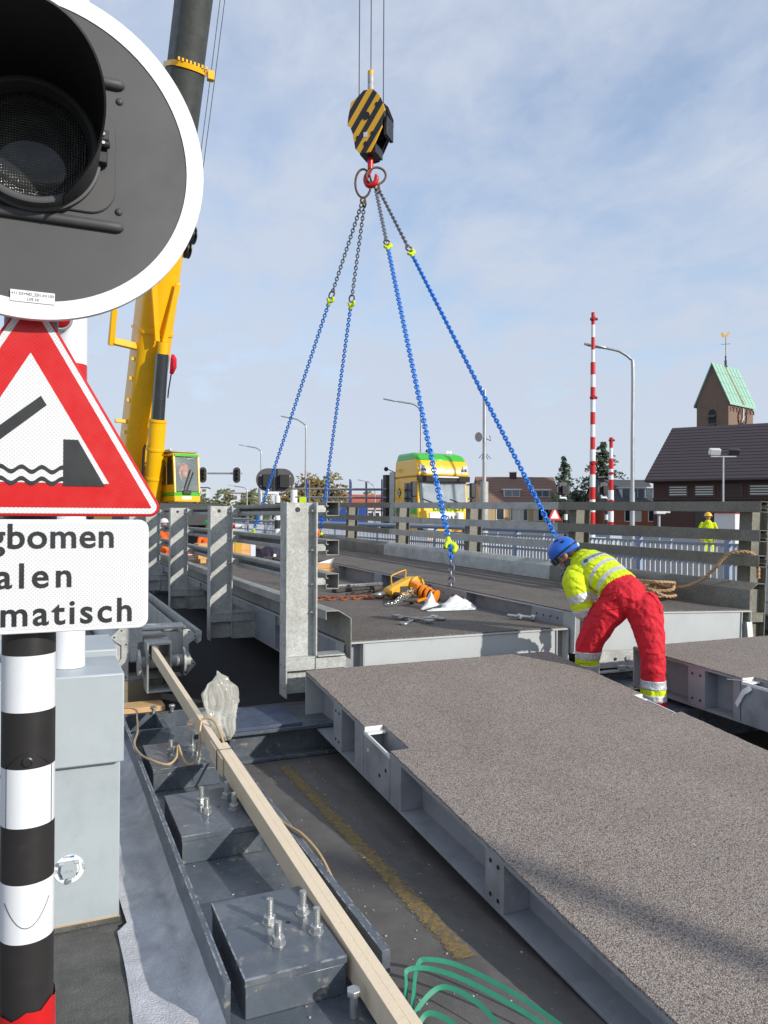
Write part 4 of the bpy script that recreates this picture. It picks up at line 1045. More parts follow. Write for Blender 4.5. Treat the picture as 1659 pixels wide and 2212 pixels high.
a4 = N(tt, 'ShaderNodeMath', operation='GREATER_THAN'); a4.inputs[1].default_value = .5; tt.links.new(a3.outputs[0], a4.inputs[0])
mi = N(tt, 'ShaderNodeMix', data_type='RGBA'); mi.inputs['A'].default_value = (*lin((34, 33, 38)), 1); mi.inputs['B'].default_value = (*lin((226, 170, 34)), 1)
tt.links.new(a4.outputs[0], mi.inputs['Factor']); tt.links.new(mi.outputs['Result'], pb.inputs['Base Color']); M['block_stripes'] = st
cheek = [(-.36, .62), (-.30, .46), (-.24, .14), (-.12, .0), (.10, .02), (.22, .22), (.36, .50), (.36, .64), (.42, .70), (.42, .86), (.30, 1.16), (.14, 1.32), (-.06, 1.32), (-.20, 1.20), (-.34, 1.12), (-.40, .84), (-.42, .66)]
for y0, mt in ((-.26, 'block_stripes'), (.23, 'hazard_black')): MB().prism(cheek, y0, y0+.035).build('cheek_plate', mt, t, bev=.006)
for x, z, r in ((.0, .78, .085), (.24, .98, .04), (-.18, .36, .035), (.14, .40, .035), (.0, .20, .05)):
    MB().cyl((x, -.268, z), (x, -.258, z), r, n=22).build('opening', 'cable_black', t)
MB().box(-.05, .03, -.266, -.259, .34, .44).build('plate_label', 'parapet_pale', t)
for y in (-.15, -.03, .09): MB().lathe([(.30, 0), (.34, .0), (.30, .03), (.34, .06), (.30, .06)], (.02, y, .74), (0, 1, 0), 32).build('sheave', 'hazard_black', t, smooth=40)
m = MB(); m.prism([(x*.9, z*.94+.03) for x, z in cheek], -.20, -.17); m.prism([(x*.95, z*.96+.02) for x, z in cheek], .17, .2); m.box(-.16, .2, -.2, .2, .02, .22); m.build('frame', 'hazard_black', t, bev=.006)
MB().box(.36, .44, -.18, .2, .35, .75).build('rope_guard', 'hazard_black', t, bev=.01)
MB().box(-.10, .10, -.10, .10, 1.28, 1.38).build('swivel_block', 'machine_black', t, bev=.01)
m = MB(); m.lathe([(.055, 1.36), (.066, 1.42), (.066, 1.54), (.058, 1.56), (.066, 1.58), (.066, 1.76), (.055, 1.80)], (0, 0, 0), (0, 0, 1), 18); m.build('rope_socket', 'galvanised', t, smooth=40)
MB().lathe([(.068, 1.76), (.068, 1.84), (.04, 1.86)], (0, 0, 0), (0, 0, 1), 18).build('socket_cap', 'hazard_yellow', t, smooth=40)
m = MB(); m.cyl((0, 0, .04), (0, 0, -.22), .06, n=16); m.build('hook_shank', 'hook_red', t, smooth=True)
hp = [(0, 0, -.18), (-.02, 0, -.26), (-.09, 0, -.36), (-.10, 0, -.47), (-.02, 0, -.56), (.09, 0, -.54), (.14, 0, -.44), (.12, 0, -.34)]
MB().tube(smooth_path(hp, 4), [.048]*6+[.056]*8+[.062]*8+[.052]*4+[.035, .025, .012], 10).build('hook', 'hook_red', t, smooth=80)
# three falls of rope
t2 = thing('hoist_rope', 'steel hoist ropes running up from the hook block', 'wire rope', (6.24, 14.88, 10.5))
for off, z0 in ((-.245, 10.62), (.0, 11.3), (.265, 10.3)):
    x, y = 6.24+CAMR.x*off, 14.88+CAMR.y*off
    MB().cyl((x, y, z0), (x-.0, y, 44.2), .012, n=8).build('rope_fall', 'rope_wire', t2, smooth=True)

# ------------------------------------------------------------------ things on the left module's deck
zd = .801
# chain hoist (yellow housing, carrying handle)
t = thing('chain_hoist', 'dirty yellow chain hoist with wire handle and grey hook on the deck', 'chain hoist', (4.62, 9.75, zd), (0, 0, rad(18)), local=True); t.scale = (.82,)*3
m = MB(); m.prism([(-.40, .10), (-.36, .19), (.05, .33), (.20, .36), (.32, .30), (.35, .18), (.25, .06), (.0, .03), (-.3, .02)], -.10, .10, 'y'); m.build('housing', 'hoist_yellow', t, bev=.03)
MB().lathe([(.12, 0), (.17, .02), (.17, .05), (.10, .07)], (.2, -.10, .2), (0, -1, 0), 24).build('end_cap', 'hoist_yellow', t, smooth=40)
MB().box(-.16, .02, -.112, -.10, .11, .21).build('rating_plate', 'tool_dark', t)
MB().tube(smooth_path([(-.26, 0, .22), (-.28, 0, .36), (-.24, 0, .40), (.02, 0, .47), (.06, 0, .45), (.05, 0, .33)], 3), .012, 7).build('handle', 'hoist_yellow', t, smooth=80)
c_hook(MB(), (-.58, -.02, .09), .13, (-1, 0, 0), (0, -1, .2), .035).build('hook', 'tool_steel', t, smooth=80)
MB().lathe([(.06, 0), (.06, .12), (.04, .14)], (-.28, -.10, .07), (0, -1, 0), 14).build('chain_stop', 'ring_rusty', t, smooth=40)
# lever hoist (orange)
t = thing('lever_hoist', 'orange lever hoist with coiled steel chain lying beside the yellow chain hoist', 'lever hoist', (4.62, 9.05, zd), (0, 0, rad(38)), local=True); t.scale = (.78,)*3
m = MB(); m.lathe([(.05, 0), (.09, .02), (.095, .06), (.06, .075), (.06, .10), (.115, .11), (.115, .15), (.065, .16), (.065, .19), (.125, .20), (.125, .25), (.07, .26), (.07, .30), (.10, .31), (.10, .36), (.05, .38)], (-.0, -.16, .13), (.1, 1, .25), 22); m.build('body', 'hoist_orange', t, smooth=40)
for h_ in (.085, .172, .275): MB().lathe([(.085, 0), (.085, .018)], (.1*h_, -.16+.97*h_, .13+.25*h_), (.1, 1, .25), 22).build('ratchet_ring', 'machine_black', t, smooth=40)
MB().lathe([(.10, 0), (.115, .03), (.05, .05)], (0, -.165, .13), (-.1, -1, -.25), 18).build('hand_wheel', 'hoist_orange', t, smooth=40)
MB().obox((.02, .20, .30), (.17, .17, .10), Matrix.Rotation(rad(20), 3, 'X')).build('gear_case', 'hoist_orange', t, bev=.02)
MB().lathe([(.075, 0), (.08, .012)], (0, -.172, .125), (-.1, -1, -.25), 18).build('wheel_boss', 'machine_black', t, smooth=40)
MB().bar((-.10, -.05, .10), (-.48, .02, .05), .06, .035).build('lever', 'hoist_orange', t, bev=.008)
MB().bar((-.36, .0, .065), (-.52, .03, .05), .065, .042).build('grip', 'black_rubber', t, bev=.01)
P = smooth_path([(-.78, .36, .03), (-.62, .30, .04), (-.48, .26, .12), (-.30, .24, .16), (-.10, .24, .22), (.05, .02, .28), (.16, -.02, .18), (.24, .02, .06), (.16, .12, .03)], 5)
chain(MB(), P, .042, .0085, .019).build('load_chain', 'tool_steel', t, smooth=60)
chain(MB(), [(p[0]+.02, p[1]-.05, p[2]*.8) for p in P[:26]], .042, .0085, .019, .5).build('load_chain', 'tool_steel', t, smooth=60)
c_hook(MB(), (.42, .02, .04), .12, (1, .1, 0), (0, 1, .2), .026).build('hook', 'ring_rusty', t, smooth=80)
# rusty chain
P = [(2.72+.0, 10.02, zd+.02), (3.0, 10.10, zd+.02), (3.28, 9.93, zd+.02), (3.5, 9.86, zd+.02), (3.75, 9.80, zd+.02), (4.05, 9.80, zd+.02), (4.33, 9.80, zd+.03)]
t = thing('rusty_chain', 'rusty brown chain stretched across the left deck', 'chain', (3.5, 9.9, zd))
tag(chain(MB(), smooth_path(P, 4), .088, .014, .034).build('links', 'rust_chain', t, smooth=60), kind='stuff')
# spanners
def spanner(x, y, a, L, lab, dz=0, tilt=0):
    t = thing('spanner', lab, 'spanner', (x, y, zd+.012+dz), (rad(tilt), 0, rad(a)), local=True, group='spanners')
    MB().prism([(-L/2+.03, -.016), (L/2-.03, -.012), (L/2-.03, .012), (-L/2+.03, .016)], -.006, .008, 'z').build('shaft', 'tool_steel', t, bev=.003)
    m = MB(); m.tube([(-L/2+.038*math.cos(rad(q)), .038*math.sin(rad(q)), 0) for q in range(0, 360, 30)], .0165, 7, closed=True); m.build('ring_end', 'tool_steel', t, smooth=80)
    jaw = [(.0, -.018), (.03, -.045), (.085, -.036), (.078, -.02), (.05, -.016), (.042, .0), (.05, .016), (.078, .02), (.085, .036), (.03, .045), (.0, .018)]
    MB().prism([(L/2-.045+x, y) for x, y in jaw], -.011, .013, 'z').build('open_jaw', 'tool_steel', t, bev=.003)
spanner(3.70, 7.57, 108, .52, 'large combination spanner lying uppermost across the others', .02)
spanner(3.66, 7.50, 42, .46, 'large combination spanner with its ring end nearest the deck edge')
spanner(3.82, 7.60, 150, .44, 'combination spanner pointing to the right in the spanner pile', .01)
spanner(3.88, 7.66, 25, .40, 'rearmost combination spanner of the pile')
# flat bars, wrecking bar
def bar(p, q, w, h, nm, lab, cat, mt='tool_dark'): return tag(MB().bar(p, q, w, h).build(nm, mt, bev=.004), lab, cat)
bar((3.96, 10.75, zd+.03), (4.80, 11.15, zd+.03), .10, .045, 'steel_bar', 'flat dark steel bar lying lowest in the small pile on the deck', 'steel bar')
bar((3.98, 10.85, zd+.085), (4.86, 11.05, zd+.085), .08, .04, 'steel_bar', 'flat steel bar lying on top of the small pile', 'steel bar', 'tool_steel')
bar((3.50, 10.15, zd+.012), (4.10, 10.20, zd+.012), .05, .014, 'steel_bar', 'thin dark flat bar lying alone near the rail', 'steel bar')
bar((3.58, 10.25, zd+.012), (4.05, 10.22, zd+.012), .04, .012, 'steel_bar', 'thinnest dark bar beside the lone flat bar', 'steel bar')
t = thing('impact_socket', 'dark long socket wrench lying on the deck', 'wrench', (4.3, 10.4, zd))
MB().tube([(3.98, 10.28, zd+.02), (4.5, 10.52, zd+.035)], .018, 8).build('shaft', 'tool_dark', t, smooth=True)
MB().lathe([(.05, -.05), (.06, 0), (.06, .1), (.045, .14)], (4.52, 10.53, zd+.06), (.9, .42, .02), 14).build('socket', 'tool_dark', t, smooth=40)
# white sack
m = MB(); nx, ny = 22, 16; vs = []; rj = random.Random(3)
for j in range(ny+1):
    for i in range(nx+1):
        u, v = i/nx-.5, j/ny-.5; e = max(abs(u), abs(v))*2
        hump = .20*math.exp(-((u+.33)/.09)**2-((v-.2)/.20)**2)+.12*math.exp(-((u-.16)/.24)**2-((v-.05)/.24)**2)
        z = (.012+hump+crumple((u*3.2, v*2.4, 3.1), 1.0, .03+.10*hump)+rj.uniform(-.012, .016))*max(.0, 1-e**8)+.006
        vs.append((4.62+u*(.76-.25*abs(v))+v*.15, 8.42+v*.46-u*.05, zd+max(.006, z)))
m.add(vs, [(j*(nx+1)+i, j*(nx+1)+i+1, (j+1)*(nx+1)+i+1, (j+1)*(nx+1)+i) for j in range(ny) for i in range(nx)])
tag(m.build('white_sack', 'sack_white', smooth=28), 'crumpled white plastic sack in front of the lever hoist', 'sack')
m = MB(); m.add([(4.18, 8.28, zd+.012), (4.48, 8.26, zd+.014), (4.62, 8.44, zd+.07), (4.42, 8.46, zd+.03)], [(0, 1, 2, 3)]); tag(m.build('rubber_flap', 'tool_dark'), 'dark rubber flap sticking out from under the white sack', 'rubber sheet')
for i, (x, y, lab) in enumerate(((4.84, 7.20, 'large bolt lying on the deck, left of the pair by the worker'), (4.93, 7.07, 'large bolt lying on the deck, right of the pair by the worker'))):
    t = thing('hex_bolt', lab, 'bolt', (x, y, zd+.035), None)
    d = Vector((.35, -.9, 0)).normalized(); c = Vector((x, y, zd+.036))
    MB().cyl(c-d*.15, c, .02, n=12).build('shank', 'zinc_bolt', t, smooth=True)
    MB().lathe([(.034, 0), (.034, .025), (.02, .026)], c, d, 6).build('head', 'zinc_bolt', t)
    MB().lathe([(.036, 0), (.036, .008)], c-d*.012, d, 16).build('washer', 'zinc_bolt', t, smooth=40)

# crate, pallet, bags at the far end of the left deck
CX_, CY_ = -.19, 1.1
t = thing('timber_crate', 'pale timber block crate bound with a yellow strap on a pallet', 'crate', (4.1, 18.7, zd+.12))
for k in range(2):
    for j in range(2): MB().box(3.55+CX_, 4.92+CX_, 17.3+.3*j+CY_, 17.59+.3*j+CY_, zd+.123+.17*k, zd+.291+.17*k).build('beam', 'crate_wood', t, bev=.006)
MB().box(4.42+CX_, 4.58+CX_, 17.285+CY_, 17.91+CY_, zd+.10, zd+.47).build('yellow_strap', 'strap_yellow', t, bev=.004)
MB().box(4.80+CX_, 4.925+CX_, 17.287+CY_, 17.298+CY_, zd+.15, zd+.44).build('printed_end', 'parapet_pale', t)
t = thing('pallet', 'small wooden pallet under the strapped timber crate', 'pallet', (4.1, 18.7, zd))
for x in (3.6, 4.2, 4.75): MB().box(x+CX_, x+.14+CX_, 17.3+CY_, 17.9+CY_, zd+.002, zd+.1).build('block', 'crate_wood', t, bev=.004)
for y in (17.3, 17.55, 17.8): MB().box(3.55+CX_, 4.92+CX_, y+CY_, y+.12+CY_, zd+.101, zd+.122).build('slat', 'crate_wood', t, bev=.002)
m = MB(); rnd = random.Random(5); rows = []; nb = 16
for i in range(nb+1):
    u = i/nb; row = []; R = .25*math.sin(math.pi*min(.97, max(.05, u)))**.4
    for j in range(20):
        a = 2*math.pi*j/20; r_ = R*(1+crumple((u*3, math.cos(a), math.sin(a)), 1.2, .30)); row.append((4.50+u*.5, 17.0+r_*math.cos(a)*.9, zd+.24+r_*math.sin(a)*.95))
    rows.append(row)
m.add([p for r in rows for p in r], [(i*20+j, i*20+(j+1) % 20, (i+1)*20+(j+1) % 20, (i+1)*20+j) for i in range(nb) for j in range(20)]+[tuple(range(20)), tuple(range(nb*20+19, nb*20-1, -1))])
t = thing('holdall', 'dark purple holdall bag on the left deck beside the near post', 'bag', (4.75, 17.0, zd)); m.build('bag', 'bag_dark', t, smooth=60)
MB().box(4.72, 4.78, 16.735, 16.742, zd+.22, zd+.28).build('label_patch', 'white_paint', t)
m = MB(); rnd = random.Random(8)
for i in range(26):
    c = Vector((4.42+rnd.uniform(-.26, .30), 16.3+rnd.uniform(-.2, .2), zd+.03+rnd.uniform(0, .16))); a = rnd.uniform(0, 6.28); r_ = rnd.uniform(.07, .14)
    pts = [c+Vector((r_*math.cos(a+q), r_*math.sin(a+q)*.8, .05*math.sin(q*2+a)+.02)) for q in [w*.6 for w in range(9)]]; m.tube(pts, .022, 6)
tag(m.build('net_heap', 'net_dark', smooth=60), 'heap of dark grey lashing net on the left deck', 'net', kind='stuff')
t = thing('cardboard_box', 'open cardboard box beside the near post at the deck edge', 'box', (4.72, 13.6, zd), (0, 0, rad(12)), local=True)
MB().box(-.22, .22, -.16, .16, .0, .16).build('lower_box', 'cardboard', t, bev=.008)
MB().box(-.20, .19, -.14, .14, .161, .27).build('upper_box', 'cardboard', t, bev=.006)
m = MB(); m.add([(-.1, -.14, .27), (.19, -.14, .27), (.23, -.16, .36), (.0, -.12, .30)], [(0, 1, 2, 3)]); m.build('flap', 'white_paint', t)

# ------------------------------------------------------------------ rope on the right module
def twisted(path, R, name, lab):
    P = [Vector(p) for p in path]; m = MB(); k = len(P)
    T = [(P[min(i+1, k-1)]-P[max(i-1, 0)]).normalized() for i in range(k)]
    u = Vector((0, 0, 1)); s_ = 0
    lines = [[], [], []]
    for i in range(k):
        if i: s_ += (P[i]-P[i-1]).length
        u = (u-T[i]*u.dot(T[i])); u = u.normalized() if u.length > 1e-3 else T[i].orthogonal().normalized(); w = T[i].cross(u)
        for q in range(3):
            a = s_/(R*7)*2*math.pi+q*2.094; lines[q].append(P[i]+(u*math.cos(a)+w*math.sin(a))*R*.5)
    t = thing('rope', lab, 'rope', tuple(P[len(P)//2]))
    for q in range(3): m.tube(lines[q], R*.56, 5)
    m.build('strands', 'rope_hemp', t, smooth=80)
def dz2(x, y): return .96-.034*(x-5.06)+.0125*(y-6.5)     # deck height of the right module
rp = []
rnd = random.Random(13)
loops = [(7.02, 7.75, .36, .24), (7.10, 7.70, .30, .28), (6.98, 7.82, .34, .20), (7.12, 7.62, .26, .22), (7.05, 7.72, .32, .26)]
for li, (cx, cy, rx, ry) in enumerate(loops):
    for i in range(9):
        a = i*.70+li*1.1; x, y = cx+rx*math.cos(a)+rnd.uniform(-.05, .05), cy+ry*math.sin(a)*1.5+rnd.uniform(-.05, .05); x = min(x, 7.40)
        rp.append((x, y, dz2(x, y)+.03+.03*li+rnd.uniform(0, .03)+.10*max(0, math.sin(a*1.9+li*1.3))*(li > 0)))
rp += [(6.78, 7.95, dz2(7, 8)+.18), (6.72, 8.0, dz2(7, 8)+.30), (6.78, 8.0, dz2(7, 8)+.36), (6.88, 7.9, dz2(7, 8)+.24), (7.0, 7.75, dz2(7, 8)+.12)]
rp += [(7.15, 7.62, dz2(7, 8)+.20), (7.25, 7.5, dz2(7, 8)+.16), (7.36, 7.3, 1.08), (7.46, 7.12, 1.18), (7.53, 6.98, 1.33), (7.57, 6.88, 1.46), (7.61, 6.80, 1.525), (7.72, 6.70, 1.54), (7.80, 6.64, 1.50), (7.84, 6.62, 1.38), (7.85, 6.62, 1.22)]
twisted(smooth_path(rp, 7),   .0225, 'rope', 'coil of tan hemp rope on the right deck with its end over the rail')
# ------------------------------------------------------------------ mobile crane
B0 = Vector((3.26, 30.27, 3.89)); TIP = Vector((6.24, 14.88, 44.6)); bu_ = (TIP-B0).normalized()
hh = Vector((.1903, -.9817, 0)); sd_ = Vector((.9817, .1903, 0)); bn = bu_.cross(sd_)      # hh: towards the hook, sd_: sideways, bn: belly/back
if bn.dot(hh) < 0: bn = -bn
t = thing('mobile_crane', 'big yellow mobile crane with telescopic boom standing behind the rails', 'crane', (3.2, 30.6, 0))
def boom(a, b, w, d, nm, mt):
    """boom section between distances a and b from the foot: flat back, rounded belly"""
    pr = [(-w/2, -d*.5), (w/2, -d*.5), (w/2, d*.15)]+[(w/2*math.cos(rad(q)), d*.15+d*.38*math.sin(rad(q))) for q in range(15, 166, 15)]+[(-w/2, d*.15)]
    m = MB(); n = len(pr)
    for s_ in (a, b):
        for x, y in pr: m.v.append(tuple(B0+bu_*s_+sd_*x+bn*y))
    m.f = [tuple(range(n)), tuple(range(2*n-1, n-1, -1))]+[(i, n+i, n+(i+1) % n, (i+1) % n) for i in range(n)]; m.m = [0]*len(m.f)
    return m.build(nm, mt, t, smooth=25)
b1 = boom(-1.6, 8.2, 1.22, 1.12, 'base_boom', 'crane_yellow')
boom(8.2, 13.4, 1.12, 1.05, 'boom_section', 'boom_green'); c_ = boom(13.42, 13.58, 1.2, 1.12, 'boom_collar', 'crane_yellow')
boom(13.58, 20, 1.02, .96, 'boom_section', 'boom_green'); boom(20, 30, .92, 1.0, 'boom_section', 'boom_green'); boom(30, 43.3, .8, .86, 'boom_section', 'boom_green')
boom(4.9, 5.0, 1.3, 1.2, 'boom_collar', 'crane_yellow')
def bp(s_, x, y): return B0+bu_*s_+sd_*x+bn*y
for x in (-.34, .30):          # strap plates down to the lift cylinder head
    m = MB(); m.hexa([bp(6.8, x*1.35-.10, .66), bp(6.8, x*1.35+.10, .66), bp(6.8, x*1.35+.10, .74), bp(6.8, x*1.35-.10, .74), bp(4.75, x*.4-.09, .74), bp(4.75, x*.4+.09, .74), bp(4.75, x*.4+.09, .92), bp(4.75, x*.4-.09, .92)])
    m.build('head_bracket', 'crane_yellow', t, bev=.02)
ct, cb = bp(4.5, .04, 1.0), Vector((3.62, 29.05, 2.1)); cdv = (cb-ct).normalized()
MB().cyl(ct-cdv*.25, ct+cdv*.2, .17, n=16).build('cylinder_eye', 'crane_yellow', t, smooth=True)
MB().cyl(ct+cdv*.15, ct+cdv*2.5, .235, n=24).build('piston_rod', 'chrome', t, smooth=True)
MB().cyl(ct+cdv*2.45, cb, .30, n=28).build('lift_cylinder', 'crane_yellow', t, smooth=True)
for q in (2.46, 3.5, 4.55): MB().cyl(ct+cdv*q, ct+cdv*(q+.08), .325, n=28).build('cylinder_band', 'crane_yellow', t, smooth=True)
P = [ct+cdv*3.4-sd_*.36, ct+cdv*3.6-sd_*.42, ct+cdv*4.6-sd_*.40, cb-sd_*.38]; MB().tube(smooth_path(P, 4), .05, 8).build('hydraulic_hose', 'black_rubber', t, smooth=True)
# outrigger arm for the folding jib, left of the boom
MB().bar(bp(4.35, -.6, .1), bp(4.45, -1.45, .2), .22, .24).build('jib_bracket', 'crane_yellow', t, bev=.03)
MB().bar(bp(4.3, -1.5, .2), bp(6.0, -1.52, .2), .18, .2, sd_).build('jib_bracket', 'crane_yellow', t, bev=.03)
MB().bar(bp(5.95, -1.52, .2), bp(5.95, -1.25, .2), .08, .08).build('jib_bracket', 'crane_yellow', t)
MB().bar(bp(1.6, -.6, .1), bp(1.6, -1.05, .1), .12, .14).build('jib_bracket', 'crane_yellow', t, bev=.02)
for s_ in (.6, 1.2, 2.4, 3.2, 3.9): MB().obox(bp(s_, -.66, .1), (.10, .10, .12)).build('hose_clip', 'crane_yellow', t)
m = MB(); m.tube([bp(4.3, .60, .5), bp(4.15, .64, .54), bp(3.85, .67, .54), bp(3.6, .64, .52)], [.05, .11, .12, .07], 8); m.build('red_cover', 'trousers_red', t, smooth=80)
MB().tube([bp(3.6, .64, .5), bp(3.0, .62, .5), bp(2.7, .63, .5)], .025, 6).build('cable', 'cable_black', t)
for s_, x in ((8.45, .98), (7.95, .86)):       # hose drums
    c = bp(s_, x-.22, .2); m = MB()
    m.lathe([(.06, 0), (.06, .25)], c, sd_, 12); o = m.build('reel', 'machine_black', t, smooth=40)
    for q in (.02, .13): MB().lathe([(.30, q), (.30, q+.03)], c, sd_, 24).build('reel_flange', 'machine_black', o, smooth=40)
for off in (.15, .30):
    MB().tube([bp(8.6, .65+off, .1), bp(13.4, .60+off, .2), bp(43, .3+off, .4)], .012, 6).build('boom_cable', 'rope_wire', t)
m = MB(); m.obox(bp(13.46, .68, .4), (.22, .2, .3)); m.build('cable_guide', 'crane_yellow', t, bev=.02)
for q in range(8): MB().obox(bp(13.62, -.45+q*.13, .52), (.06, .06, .10)).build('guide_stud', 'crane_yellow', t)
# superstructure
def cp(x, y, z): return Vector((3.26, 30.27, 0))+sd_*x+hh*y+Vector((0, 0, z))    # crane frame: x sideways, y towards the hook
def cbox(x0, x1, y0, y1, z0, z1, nm, mt, par=None, bev=.03):
    m = MB(); m.hexa([cp(x0, y0, z0), cp(x1, y0, z0), cp(x1, y1, z0), cp(x0, y1, z0), cp(x0, y0, z1), cp(x1, y0, z1), cp(x1, y1, z1), cp(x0, y1, z1)]); return m.build(nm, mt, par or t, bev=bev)
for x in (-.75, .62): m = MB(); m.add([cp(x, -1.2, 1.9), cp(x, 1.4, 1.9), cp(x, 1.3, 2.4), cp(x, .2, 4.4), cp(x, -.5, 4.5), cp(x, -1.2, 2.6)]+[cp(x+.1, -1.2, 1.9), cp(x+.1, 1.4, 1.9), cp(x+.1, 1.3, 2.4), cp(x+.1, .2, 4.4), cp(x+.1, -.5, 4.5), cp(x+.1, -1.2, 2.6)], [(0, 1, 2, 3, 4, 5), (11, 10, 9, 8, 7, 6)]+[(i, 6+i, 6+(i+1) % 6, (i+1) % 6) for i in range(6)]); m.build('turntable_plate', 'crane_yellow_dirty', t)
cbox(-1.2, 1.9, -1.6, 1.5, 1.62, 1.9, 'turntable', 'crane_yellow_dirty')
# cab
CX0, CX1, CY0, CY1, CZ0, CZ1 = .46, 1.42, 1.0, 2.7, 2.52, 4.14
cab = cbox(CX0, CX1, CY0, CY1-.02, CZ0-.12, CZ0+.10, 'cab', 'crane_yellow')
def cabq(pts, nm, mt, th=None, par=None):
    m = MB(); m.add(pts, [tuple(range(len(pts)))]); return m.build(nm, mt, par or cab)
cbox(CX0, CX1, CY0, CY1-.06, CZ0+.10, CZ0+.24, 'green_stripe', 'truck_green', cab, .01)
cbox(CX0-.02, CX1+.02, CY0, CY1-.18, CZ1-.10, CZ1, 'cab_roof', 'crane_yellow', cab)
cbox(CX0+.03, CX1-.03, CY1-.20, CY1-.14, CZ1-.12, CZ1-.02, 'green_roof_strip', 'truck_green', cab, .01)
cbox(CX0, CX1, CY0, CY0+.06, CZ0+.1, CZ1-.1, 'back_wall', 'crane_yellow_dirty', cab)
for x in (CX0, CX1-.07): m = MB(); m.hexa([cp(x, CY1-.12, CZ0+.2), cp(x+.07, CY1-.12, CZ0+.2), cp(x+.07, CY1-.02, CZ0+.2), cp(x, CY1-.02, CZ0+.2), cp(x, CY1-.28, CZ1-.05), cp(x+.07, CY1-.28, CZ1-.05), cp(x+.07, CY1-.18, CZ1-.05), cp(x, CY1-.18, CZ1-.05)]); m.build('front_pillar', 'crane_yellow', cab, bev=.015)
cbox(CX0, CX0+.05, CY0, CY1-.2, CZ0+.2, CZ0+.5, 'side_panel', 'crane_yellow', cab); cbox(CX0, CX0+.05, CY0+.75, CY0+.83, CZ0+.4, CZ1-.1, 'door_pillar', 'crane_yellow', cab)
cbox(CX1-.05, CX1, CY0, CY1-.2, CZ0+.2, CZ0+.5, 'side_panel', 'crane_yellow', cab)
cabq([cp(CX0+.07, CY1-.06, CZ0+.26), cp(CX1-.07, CY1-.06, CZ0+.26), cp(CX1-.07, CY1-.21, CZ1-.12), cp(CX0+.07, CY1-.21, CZ1-.12)], 'windscreen', 'glass_clear')
cabq([cp(CX0+.02, CY0+.1, CZ0+.45), cp(CX0+.02, CY1-.15, CZ0+.45), cp(CX0+.02, CY1-.28, CZ1-.12), cp(CX0+.02, CY0+.1, CZ1-.12)], 'side_window', 'glass_dark')
cabq([cp(CX1-.02, CY0+.1, CZ0+.45), cp(CX1-.02, CY1-.15, CZ0+.45), cp(CX1-.02, CY1-.28, CZ1-.12), cp(CX1-.02, CY0+.1, CZ1-.12)], 'side_window', 'glass_dark')
MB().tube([cp(CX0+.35, CY1-.03, CZ0+.30), cp(CX0+.62, CY1-.10, CZ0+1.05)], .02, 6).build('wiper', 'cable_black', cab)
MB().tube([cp(CX0+.45, CY1-.03, CZ0+.28), cp(CX0+.72, CY1-.10, CZ0+.95)], .018, 6).build('wiper', 'cable_black', cab)
cbox(CX0+.30, CX0+.62, CY1-.07, CY1-.01, CZ0+.14, CZ0+.30, 'wiper_motor', 'machine_black', cab)
cbox(CX0+.28, CX0+.62, CY1-.03, CY1-.018, CZ0-.02, CZ0+.08, 'number_plate', 'white_paint', cab, 0)
cbox(CX0-.02, CX1+.02, CY0-.1, CY1-.4, CZ1+.04, CZ1+.10, 'roof_guard', 'lamp_steel', cab)
MB().tube([cp(CX0-.05, CY1-.3, CZ1+.12), cp(CX0-.05, CY0, CZ1+.12), cp(CX0-.3, CY0-.4, CZ1+.02)], .03, 6).build('roof_rail', 'lamp_steel', cab)
cbox(CX0+.2, CX0+.75, CY0+.25, CY0+.45, CZ0+.4, CZ0+1.2, 'seat', 'black_rubber', cab, .06)
# carrier and counterweight, black running gear
cbox(-1.4, 1.9, -1.9, 2.6, 1.05, 1.55, 'carrier_deck', 'machine_black'); cbox(-.2, 2.1, 1.6, 3.0, 1.56, 2.36, 'engine_cover', 'machine_black')
m = MB(); m.obox(cp(1.75, 3.02, 2.05), (.18, .05, .1)); m.build('cover_latch', 'lamp_steel', t)
cbox(-1.4, -.2, 1.6, 2.9, 1.56, 2.0, 'tool_box', 'machine_black')
cbox(-1.3, 2.0, 3.05, 3.5, .35, 1.5, 'outrigger_box', 'machine_black')
m = MB()
for sgn in (1,):
    for k in range(2):
        a, b = cp(1.15+.55*k, 4.0, 1.72), cp(2.05+.55*k, 4.0, .75); MB().bar(a, b, .06, .22).build('hazard_stripe', 'crane_yellow', t, bev=.01)
cbox(-2.6, 2.4, 3.55, 3.95, .55, .72, 'outrigger_beam', 'machine_black'); cbox(-2.4, 1.6, 3.96, 3.99, .58, .70, 'reflective_band', 'white_paint', t, 0); cbox(-2.4, 1.6, 3.992, 3.998, .61, .67, 'red_band', 'sign_red', t, 0)
cbox(1.62, 1.9, 3.6, 4.0, .2, .9, 'outrigger_jack', 'lamp_steel')
for x in (-1.15, 1.55):
    for y in (-1.2, .4, 2.0): MB().lathe([(.35, -.16), (.55, -.2), (.58, -.1), (.58, .1), (.55, .2), (.35, .16)], cp(x, y, .58), sd_, 26).build('wheel', 'black_rubber', t, smooth=40)
